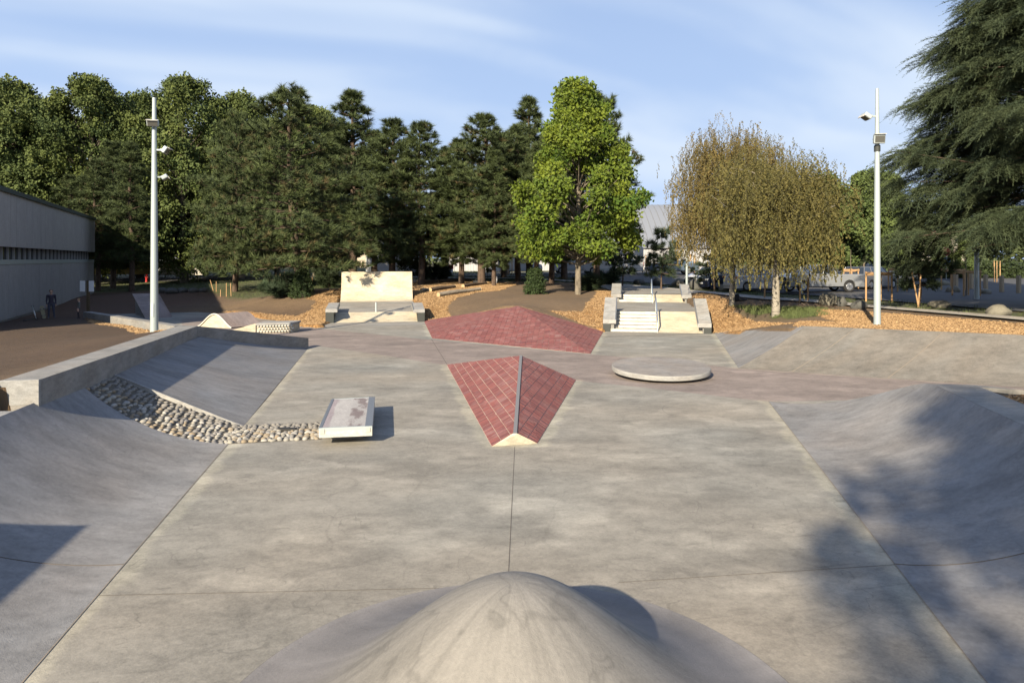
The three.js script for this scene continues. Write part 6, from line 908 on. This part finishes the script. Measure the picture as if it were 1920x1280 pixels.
// ---------------------------------------------------------------- boulders, logs, stakes
{
  const geos = [0, 1, 2, 3].map((k) => { const g0 = new THREE.IcosahedronGeometry(1, 3), p = g0.attributes.position, n0 = k * 31.7; for (let i = 0; i < p.count; i++) { const v = V(p.getX(i), p.getY(i), p.getZ(i)), a = noise(v.x * 1.2 + n0, v.y * 1.2 + v.z * 1.5), b = noise(v.x * 4 + n0, v.z * 4 + v.y * 3); v.multiplyScalar(0.72 + 0.45 * a + 0.12 * b); v.y *= 0.8; p.setXYZ(i, v.x, v.y, v.z); } g0.deleteAttribute('uv'); g0.deleteAttribute('normal'); const g = mergeVertices(g0, 1e-4); g.computeVertexNormals(); return boxUV(g); });
  const rm = colourMap(256, 256, (u, v, o) => { const a = pf(u, v, 5, 5), m = 0.6 + 0.8 * a; o[0] = m; o[1] = m * 1.0; o[2] = m * 0.96; }); M.rock = std([0.20, 0.185, 0.15], { map: rm, roughness: 0.95 }); M.rockDark = std([0.10, 0.10, 0.095], { map: rm, roughness: 0.95 });
  const boulder = (u, v, w, h, k, label, dark) => { const p = T(u, v), s = F / -p.z, m = solo('boulder', geos[k % 4], dark ? M.rockDark : M.rock, label, 'boulder', 'boulders along the car park edge'); m.position.set(p.x, p.y + h / s * 0.32, p.z); m.scale.set(w / s / 1.7, h / s / 1.3, w / s / 1.8); m.rotation.y = k * 1.7; };
  const L0 = 'rough grey boulder on the verge between footpath and car park';
  [[1274, 537, 24, 16, 0], [1313, 542, 30, 22, 1], [1362, 545, 22, 14, 2], [1552, 571, 30, 26, 3], [1612, 578, 24, 16, 0], [1763, 576, 30, 14, 1], [1874, 592, 34, 22, 2], [1198, 533, 20, 12, 3], [1232, 535, 18, 16, 0], [1788, 549, 18, 14, 1], [1580, 574, 14, 18, 2], [1845, 552, 22, 12, 3], [1768, 535, 22, 10, 0]].forEach((b, i) => boulder(...b, L0, i % 3 === 1 || i === 8));
  const L1 = 'dark boulder in the row along the grass behind the tilted slab';
  [[302, 549, 16, 11, 1], [322, 550, 18, 11, 2], [342, 548, 18, 10, 3], [362, 548, 16, 9, 0], [381, 547, 14, 8, 1]].forEach((b) => boulder(...b, L1, true));
  const log = (a, b, r1, label, mat) => { const A = T(...a), B = T(...b); A.y += r1 * 0.8; B.y += r1 * 0.8; const t = thing('log', label, 'log', [A.x, A.y, A.z]); const d = B.clone().sub(A); mesh('bark', trunkGeo([V(0, 0, 0), d.clone().multiplyScalar(0.35).add(V(0, 0.03, 0.05)), d.clone().multiplyScalar(0.7).add(V(0, -0.01, -0.05)), d], [r1, r1 * 1.05, r1 * 0.9, r1 * 0.85]), mat, t); const e = new THREE.CircleGeometry(r1, 14); for (const [p, s] of [[V(0, 0, 0), -1], [d, 1]]) { const g = e.clone(); g.applyQuaternion(new THREE.Quaternion().setFromUnitVectors(V(0, 0, 1), d.clone().normalize().multiplyScalar(s))); g.translate(p.x + d.x * 0.003 * s, p.y, p.z + d.z * 0.003 * s); mesh('cut_end', g, M.cutWood ??= std([0.5, 0.36, 0.2], { roughness: 0.9 }), t); } };
  M.logGrey = std([0.34, 0.30, 0.24], { map: barkMap, roughness: 0.95 }); M.logBrown = std([0.17, 0.12, 0.075], { map: barkMap, roughness: 0.95 });
  log([822, 556], [900, 545], 0.16, 'long bleached grey log lying on the wood chips', M.logGrey); log([806, 547], [852, 540], 0.17, 'brown bark log with a fresh cut end, below the grey one', M.logBrown); log([782, 533], [820, 530], 0.2, 'short brown log beside the quarter pipe juniper', M.logBrown); log([822, 530], [884, 527], 0.17, 'long brown log along the back of the wood chips', M.logBrown); log([868, 539], [912, 533], 0.14, 'thin dark log near the black bag', M.logBrown); log([790, 547], [801, 545], 0.13, 'short pale split log on the wood chips', M.logGrey);
  const bp = T(893, 531), bag = thing('black_bag', 'black bag lying on the wood chips behind the logs', 'bag', [bp.x, bp.y, bp.z]); mesh('sack', new RoundedBoxGeometry(0.62, 0.26, 0.34, 3, 0.11).translate(0, 0.13, 0), M.black, bag); mesh('strap', new THREE.TorusGeometry(0.14, 0.02, 6, 16).translate(0.05, 0.26, 0), M.black, bag);
  const b2 = T(1386, 564), bag2 = thing('black_rucksack', 'black rucksack leaning on the ground under the birches', 'bag', [b2.x, b2.y, b2.z]); mesh('pack', new RoundedBoxGeometry(0.34, 0.42, 0.24, 3, 0.09).rotateZ(0.35).translate(-0.12, 0.2, 0), M.black, bag2); mesh('jacket', new RoundedBoxGeometry(0.5, 0.14, 0.34, 3, 0.06).rotateZ(-0.12).translate(0.22, 0.07, 0), M.black, bag2);
  const sp = T(928, 532), st = thing('painted_stump', 'tree stump painted white with dark marks at the mulch edge', 'stump', [sp.x, sp.y, sp.z]); mesh('stump', new THREE.LatheGeometry([[0.16, 0], [0.19, 0.15], [0.22, 0.35], [0.2, 0.6], [0.16, 0.75], [0.14, 0.78], [0, 0.8]].map((p) => new THREE.Vector2(...p)), 20).rotateZ(-0.06), M.signWhite, st); for (const [x, y] of [[-0.07, 0.5], [0.08, 0.5], [0, 0.3], [0.03, 0.15]]) mesh('mark', new THREE.SphereGeometry(0.035, 8, 6).scale(1, 1.4, 0.4).translate(x, y, 0.2), std([0.15, 0.15, 0.15]), st);
  // timber
  const stakeG = 'slim timber stakes supporting young trees', sl = 'slim pale timber stake in the grass near the browned pine';
  const stake = (u, v, len, lean, label, group, r = 0.035, mat = M.stake) => { const p = T(u, v), m = solo('timber_stake', bar(V(0, -0.1, 0), V(lean, len, lean * 0.2), r, r * 0.95, 8), mat, label, 'stake', group); m.position.copy(p); };
  [[405, 547, 0.95], [400, 545, 1.0, -0.35], [413, 556, 0.6], [424, 556, 1.15], [433, 555, 1.1, -0.06], [494, 533, 0.9], [504, 541, 1.3], [517, 530, 1.1], [525, 529, 1.0], [533, 529, 1.2], [549, 517, 0.7], [577, 529, 1.1, -0.05], [586, 538, 1.2, -0.05]].forEach(([u, v, l, k = 0]) => stake(u, v, l, k, sl, stakeG));
  const s2 = 'thin pale stake standing before the corrugated hangar wall', g2 = 'stakes before the hangar'; [[902, 516, 1.6], [939, 515, 2.6], [945, 515, 2.1], [953, 515, 2.4], [960, 515, 1.9], [965, 515, 1.7], [988, 516, 1.8], [995, 516, 2.2], [1205, 512, 2.2], [1212, 512, 2.0], [1295, 515, 2.2], [1302, 516, 2.2]].forEach(([u, v, l], i) => stake(u, v, l, (i % 3 - 1) * 0.06, s2, g2, 0.06));
  stake(1724, 577, 1.7, -0.3, 'leaning stake crossed against another under the bushy young pine', 'crossed stakes'); stake(1722, 577, 1.6, 0.12, 'leaning stake crossed against another under the bushy young pine', 'crossed stakes'); stake(1340, 546, 1.5, -0.05, 'pale flared timber stake beside the dark navy hatchback', undefined, 0.07); stake(1378, 556, 1.2, 0, 'short orange timber post beside the white birch trunk', undefined, 0.05);
  [[1455, 561, 1.0], [1434, 560, 1.2], [1500, 566, 1.0], [1515, 566, 1.3]].forEach(([u, v, l]) => stake(u, v, l, 0.03, 'short stake half hidden behind the birch foliage', 'stakes behind the birches', 0.05));
  const bol = 'square timber bollard beside the far gravel path', bg = 'timber bollards by the gravel path'; [[1793, 548, 1.15], [1849, 546, 1.1], [1879, 549, 1.1], [1911, 551, 1.15], [1822, 543, 1.1]].forEach(([u, v, l]) => { const p = T(u, v), m = solo('timber_bollard', box(0.2, l, 0.2, 0, l / 2, 0, 0.015), M.post, bol, 'bollard', bg); m.position.copy(p); m.rotation.y = 0.3; });
  const guard = (u, v, w, l, label) => { const p = T(u, v), s = F / -p.z, W = w / s, t = thing('tree_guard', label, 'tree guard', [p.x, p.y, p.z], 0.2, 'timber tree guards by the road'); for (const [x, z] of [[-W / 2, 0.3], [W / 2, 0.3], [-W / 2, -0.5], [W / 2, -0.5]]) mesh('post', cyl(0.045, 0.045, l, x, l / 2, z, 8), M.stake, t); for (const z of [0.3, -0.5]) mesh('rail', box(W + 0.1, 0.1, 0.03, 0, l - 0.08, z + 0.05), M.stake, t); for (const x of [-W / 2, W / 2]) mesh('rail', box(0.03, 0.1, 0.9, x, l - 0.16, -0.1), M.stake, t); mesh('sapling', trunkGeo([V(0, 0, -0.1), V(0.03, 1, -0.1), V(-0.02, 2, -0.1), V(0, 2.8, -0.1)], [0.04, 0.035, 0.025, 0.01]), M.barkGrey, t); };
  const gl = 'timber post-and-rail tree guard with a sapling by the road'; [[1651, 566, 32, 1.6], [1686, 548, 20, 1.6], [1815, 556, 36, 1.55], [1790, 545, 30, 1.5], [1598, 545, 14, 1.5]].forEach(([u, v, w, l]) => guard(u, v, w, l, gl));
  [[1865, 530], [1870, 531], [1876, 530]].forEach(([u, v]) => stake(u, v, 1.9, 0, 'tall slim stake in a group of three beyond the bollards', 'three tall stakes', 0.04));
  const hg = T(1885, 522), r = rng(77), hl = []; const h = thing('clipped_hedge', 'low dark hedge beyond the timber bollards', 'hedge', [hg.x, hg.y, hg.z]); for (let i = 0; i < 700; i++) hl.push({ p: V((r() - 0.5) * 16, 0.1 + r() * 1.3, (r() - 0.5) * 1.2), q: rq(r), s: 0.9 + 0.5 * r(), c: mixc([0.025, 0.045, 0.012], [0.06, 0.09, 0.025], r()) }); crown(h, 'foliage', clumpMid, L_broad, hl);
}

// ---------------------------------------------------------------- people by the building, board, scooter
// body: tapered bones joined with a smooth minimum, meshed as one surface
function figure(bones, box, res, colourAt, k = 0.035) {
  const [x0, x1, y0, y1, z0, z1] = box, size = Math.max(x1 - x0, y1 - y0, z1 - z0), mc = new MarchingCubes(res, new THREE.MeshBasicMaterial(), false, false, 90000), cx = (x0 + x1) / 2, cy = (y0 + y1) / 2, cz = (z0 + z1) / 2; mc.isolation = 0;
  const half = size / 2 * 1.06;
  for (let k3 = 0; k3 < res; k3++) for (let j = 0; j < res; j++) for (let i = 0; i < res; i++) {
    const x = cx + (i - res / 2) / (res / 2) * half, y = cy + (j - res / 2) / (res / 2) * half, z = cz + (k3 - res / 2) / (res / 2) * half; let d = 1e3;
    if (x < x0 || x > x1 || z < z0 || z > z1) { mc.field[k3 * res * res + j * res + i] = -0.1; continue; }
    for (const b of bones) { const dx = b[1][0] - b[0][0], dy = b[1][1] - b[0][1], dz = b[1][2] - b[0][2], px = x - b[0][0], py = y - b[0][1], pz = z - b[0][2], t = clamp((px * dx + py * dy + pz * dz) / (dx * dx + dy * dy + dz * dz + 1e-9)), f = b[4] ?? 1; const q = Math.sqrt((px - t * dx) ** 2 + (py - t * dy) ** 2 + ((pz - t * dz) / f) ** 2) - lerp(b[2], b[3], t); const h = clamp(0.5 + 0.5 * (d - q) / k); d = lerp(d, q, h) - k * h * (1 - h); }
    mc.field[k3 * res * res + j * res + i] = -d;
  }
  mc.update(); const n = mc.count ?? mc.geometry.drawRange.count, P = new Float32Array(n * 3), N = new Float32Array(n * 3), C = new Float32Array(n * 3), a = mc.positionArray, nn = mc.normalArray;
  for (let i = 0; i < n; i++) { const x = cx + a[3 * i] * half, y = cy + a[3 * i + 1] * half, z = cz + a[3 * i + 2] * half; P.set([x, y, z], 3 * i); N.set([nn[3 * i], nn[3 * i + 1], nn[3 * i + 2]], 3 * i); C.set(colourAt(x, y, z), 3 * i); }
  const g = new THREE.BufferGeometry(); g.setAttribute('position', new THREE.BufferAttribute(P, 3)); g.setAttribute('normal', new THREE.BufferAttribute(N, 3)); g.setAttribute('color', new THREE.BufferAttribute(C, 3)); return g;
}
function handBones(w, dirDown, side) { // relaxed hand hanging from wrist w, thumb forward
  const [x, y, z] = w, l = [[[x, y, z], [x, y - 0.075, z + 0.005], 0.024, 0.03, 1.4]]; const f = [[-0.024, 0.072], [-0.008, 0.082], [0.009, 0.078], [0.024, 0.062]];
  f.forEach(([o, L]) => { const b = [x, y - 0.085, z + o], m = [x + side * 0.006, y - 0.085 - L * 0.55, z + o * 1.1 + 0.004], e = [x - side * 0.006, y - 0.085 - L, z + o * 1.1 + 0.012]; l.push([b, m, 0.0095, 0.0085], [m, e, 0.0085, 0.007]); });
  l.push([[x, y - 0.03, z + 0.025], [x, y - 0.065, z + 0.05], 0.012, 0.01], [[x, y - 0.065, z + 0.05], [x, y - 0.095, z + 0.056], 0.01, 0.008]); return l;
}
function headBones(c, s) { const [x, y, z] = c, q = (a) => a.map((b) => [b[0].map((v, i) => v * s + c[i]), b[1].map((v, i) => v * s + c[i]), b[2] * s, b[3] * s, b[4]]); return q([[[0, 0.03, -0.012], [0, 0.025, 0.012], 0.082, 0.08], [[0, -0.04, 0.02], [0, -0.075, 0.035], 0.058, 0.045], [[0, 0.0, 0.088], [0, -0.028, 0.102], 0.009, 0.014], [[-0.018, -0.058, 0.082], [0.018, -0.058, 0.082], 0.007, 0.007], [[-0.08, 0.0, -0.005], [-0.086, -0.03, -0.008], 0.014, 0.012], [[0.08, 0.0, -0.005], [0.086, -0.03, -0.008], 0.014, 0.012], [[-0.04, 0.03, 0.075], [0.04, 0.03, 0.075], 0.014, 0.014], [[0, -0.05, -0.015], [0, -0.15, -0.03], 0.052, 0.055]]); }
function person(o) {
  const { h, label, shirt, trousers, shoes, hair, skin, turn, pos } = o, s = h / 1.76, t = thing('person', label, 'person', pos, turn), S = (a) => a.map((v) => v * s);
  const J = { pel: [0, 0.93, 0], chest: [0, 1.28, -0.01], neck: [0, 1.46, -0.01], sh: 0.19, hip: 0.095 };
  const B = [[S([0, 0.9, 0]), S([0, 1.1, 0]), 0.125 * s, 0.118 * s, 0.82], [S([0, 1.1, 0]), S([0, 1.33, -0.01]), 0.125 * s, 0.14 * s, 0.8], [S([-0.13, 1.39, -0.01]), S([0.13, 1.39, -0.01]), 0.068 * s, 0.068 * s], [S([-0.07, 0.92, 0]), S([0.07, 0.92, 0]), 0.105 * s, 0.105 * s, 0.95], [S([0, 1.4, -0.01]), S([0, 1.5, 0]), 0.058 * s, 0.052 * s]];
  const hands = [];
  for (const sd of [-1, 1]) { const hip = [sd * 0.095, 0.9, 0], knee = [sd * 0.12, 0.49, sd === 1 ? 0.06 : 0.02], ank = [sd * 0.13 + (sd === 1 ? 0.03 : 0), 0.09, sd === 1 ? 0.06 : -0.02], toe = [ank[0] + sd * 0.03, 0.045, ank[2] + 0.16]; B.push([S(hip), S(knee), 0.088 * s, 0.062 * s], [S(knee), S(ank), 0.06 * s, 0.045 * s], [S([ank[0], 0.05, ank[2] - 0.04]), S(toe), 0.045 * s, 0.035 * s]); const shd = [sd * 0.195, 1.39, -0.01], elb = [sd * 0.228, 1.1, -0.02], wr = [sd * 0.235, 0.86, 0.06]; B.push([S(shd), S(elb), 0.055 * s, 0.045 * s], [S(elb), S(wr), 0.043 * s, 0.03 * s]); hands.push([S(wr), sd]); }
  const cw = shirt, ct = trousers; const bodyCol = (x, y, z) => y < 0.085 * s ? shoes : y < 0.93 * s && Math.abs(x) < 0.215 * s ? ct : y > 1.455 * s ? skin : cw;
  const body = figure(B, [-0.42 * s, 0.42 * s, -0.02, 1.56 * s, -0.3, 0.35], 80, bodyCol, 0.03 * s);
  const hc = S([0, 1.635, 0.01]); const head = figure(headBones(hc, s), [hc[0] - 0.12 * s, hc[0] + 0.12 * s, hc[1] - 0.17 * s, hc[1] + 0.13 * s, hc[2] - 0.13 * s, hc[2] + 0.14 * s], 44, (x, y, z) => { const yy = (y - hc[1]) / s, zz = (z - hc[2]) / s; if (yy > -0.005 && yy < 0.018 && zz > 0.07 && Math.abs(Math.abs(x / s) - 0.032) < 0.012) return [0.03, 0.025, 0.02]; if (Math.abs(yy + 0.058) < 0.006 && zz > 0.075) return skin.map((v) => v * 0.6); return skin; }, 0.016 * s);
  const parts = [body, head]; for (const [w, sd] of hands) parts.push(figure(handBones(w, 0, sd), [w[0] - 0.06, w[0] + 0.06, w[1] - 0.2, w[1] + 0.04, w[2] - 0.06, w[2] + 0.09], 44, () => skin, 0.007));
  const m = new THREE.MeshStandardMaterial({ vertexColors: true, roughness: 0.85 }); mesh('body', mergeGeometries(parts), m, t);
  const hg = new THREE.SphereGeometry(0.102 * s, 24, 16, 0, 6.283, 0, 1.75), p = hg.attributes.position; for (let i = 0; i < p.count; i++) { const zz = p.getZ(i), k = 1 + 0.05 * noise(p.getX(i) * 60, p.getZ(i) * 60 + p.getY(i) * 40); if (zz > 0.05 * s && p.getY(i) < 0.045 * s) p.setZ(i, 0.05 * s); p.setXYZ(i, p.getX(i) * k * 0.96, p.getY(i) * k, p.getZ(i) * k); } hg.computeVertexNormals(); hg.rotateX(-0.25).translate(hc[0], hc[1] + 0.022 * s, hc[2] - 0.012 * s); mesh('hair', hg, std(hair, { roughness: 0.9, side: THREE.DoubleSide }), t);
  return t;
}
{
  const P = (u, v) => { const p = T(u, v); return [p.x, p.y, p.z]; };
  const man = P(95, 597); man[1] += 0.0;
  person({ h: 1.76, label: 'person in dark clothes standing by the panel building with a skateboard', shirt: [0.03, 0.026, 0.042], trousers: [0.04, 0.042, 0.065], shoes: [0.09, 0.085, 0.08], hair: [0.02, 0.014, 0.01], skin: [0.42, 0.26, 0.19], turn: 0.7, pos: man });
  person({ h: 1.16, label: 'fair-haired child in a grey top beside the notice post', shirt: [0.10, 0.10, 0.09], trousers: [0.03, 0.025, 0.03], shoes: [0.05, 0.045, 0.05], hair: [0.30, 0.21, 0.10], skin: [0.42, 0.27, 0.2], turn: -0.9, pos: P(147, 597) });
  const sb = thing('skateboard', 'pale skateboard propped upright beside the standing person', 'skateboard', [man[0] - 0.33, man[1], man[2] + 0.1], 0.4); sb.rotation.z = 0.2; const dk = new THREE.Shape(); dk.absarc(0, 0.1, 0.1, Math.PI, 2 * Math.PI, false); dk.absarc(0, 0.7, 0.1, 0, Math.PI, false); mesh('deck', new THREE.ExtrudeGeometry(dk, { depth: 0.012, bevelEnabled: true, bevelSize: 0.004, bevelThickness: 0.004, bevelSegments: 1 }), std([0.36, 0.33, 0.22]), sb); for (const y of [0.2, 0.6]) { mesh('truck', new THREE.CylinderGeometry(0.015, 0.015, 0.16, 8).rotateZ(Math.PI / 2).translate(0, y, 0.05), M.steel, sb); for (const x of [-0.085, 0.085]) mesh('wheel', new THREE.CylinderGeometry(0.027, 0.027, 0.034, 14).rotateZ(Math.PI / 2).translate(x, y, 0.055), M.black, sb); }
  const sc = thing('kick_scooter', 'small kick scooter leaning against the panel building', 'scooter', P(56, 602), 0.9); sc.rotation.z = 0.16; mesh('deck', box(0.52, 0.03, 0.11, 0.0, 0.09, 0, 0.01), M.dark, sc); mesh('stem', bar(V(0.3, 0.09, 0), V(0.24, 0.82, 0), 0.02, 0.018), M.galv, sc); mesh('head_tube', bar(V(0.285, 0.28, 0), V(0.262, 0.56, 0), 0.032, 0.032), M.signWhite, sc); mesh('handlebar', bar(V(0.24, 0.82, -0.2), V(0.24, 0.82, 0.2), 0.014), M.galv, sc); for (const z of [-0.16, 0.16]) mesh('grip', bar(V(0.24, 0.82, z - 0.05), V(0.24, 0.82, z + 0.05), 0.019), M.black, sc); for (const x of [-0.28, 0.31]) mesh('wheel', new THREE.TorusGeometry(0.055, 0.016, 8, 18).translate(x, 0.07, 0), M.black, sc);
}

// ---------------------------------------------------------------- draw
const renderer = new THREE.WebGLRenderer({ antialias: true });
renderer.setSize(1024, 682);
renderer.shadowMap.enabled = true;
renderer.toneMapping = THREE.LinearToneMapping;
renderer.toneMappingExposure = EXPOSURE;
renderer.render(scene, camera);
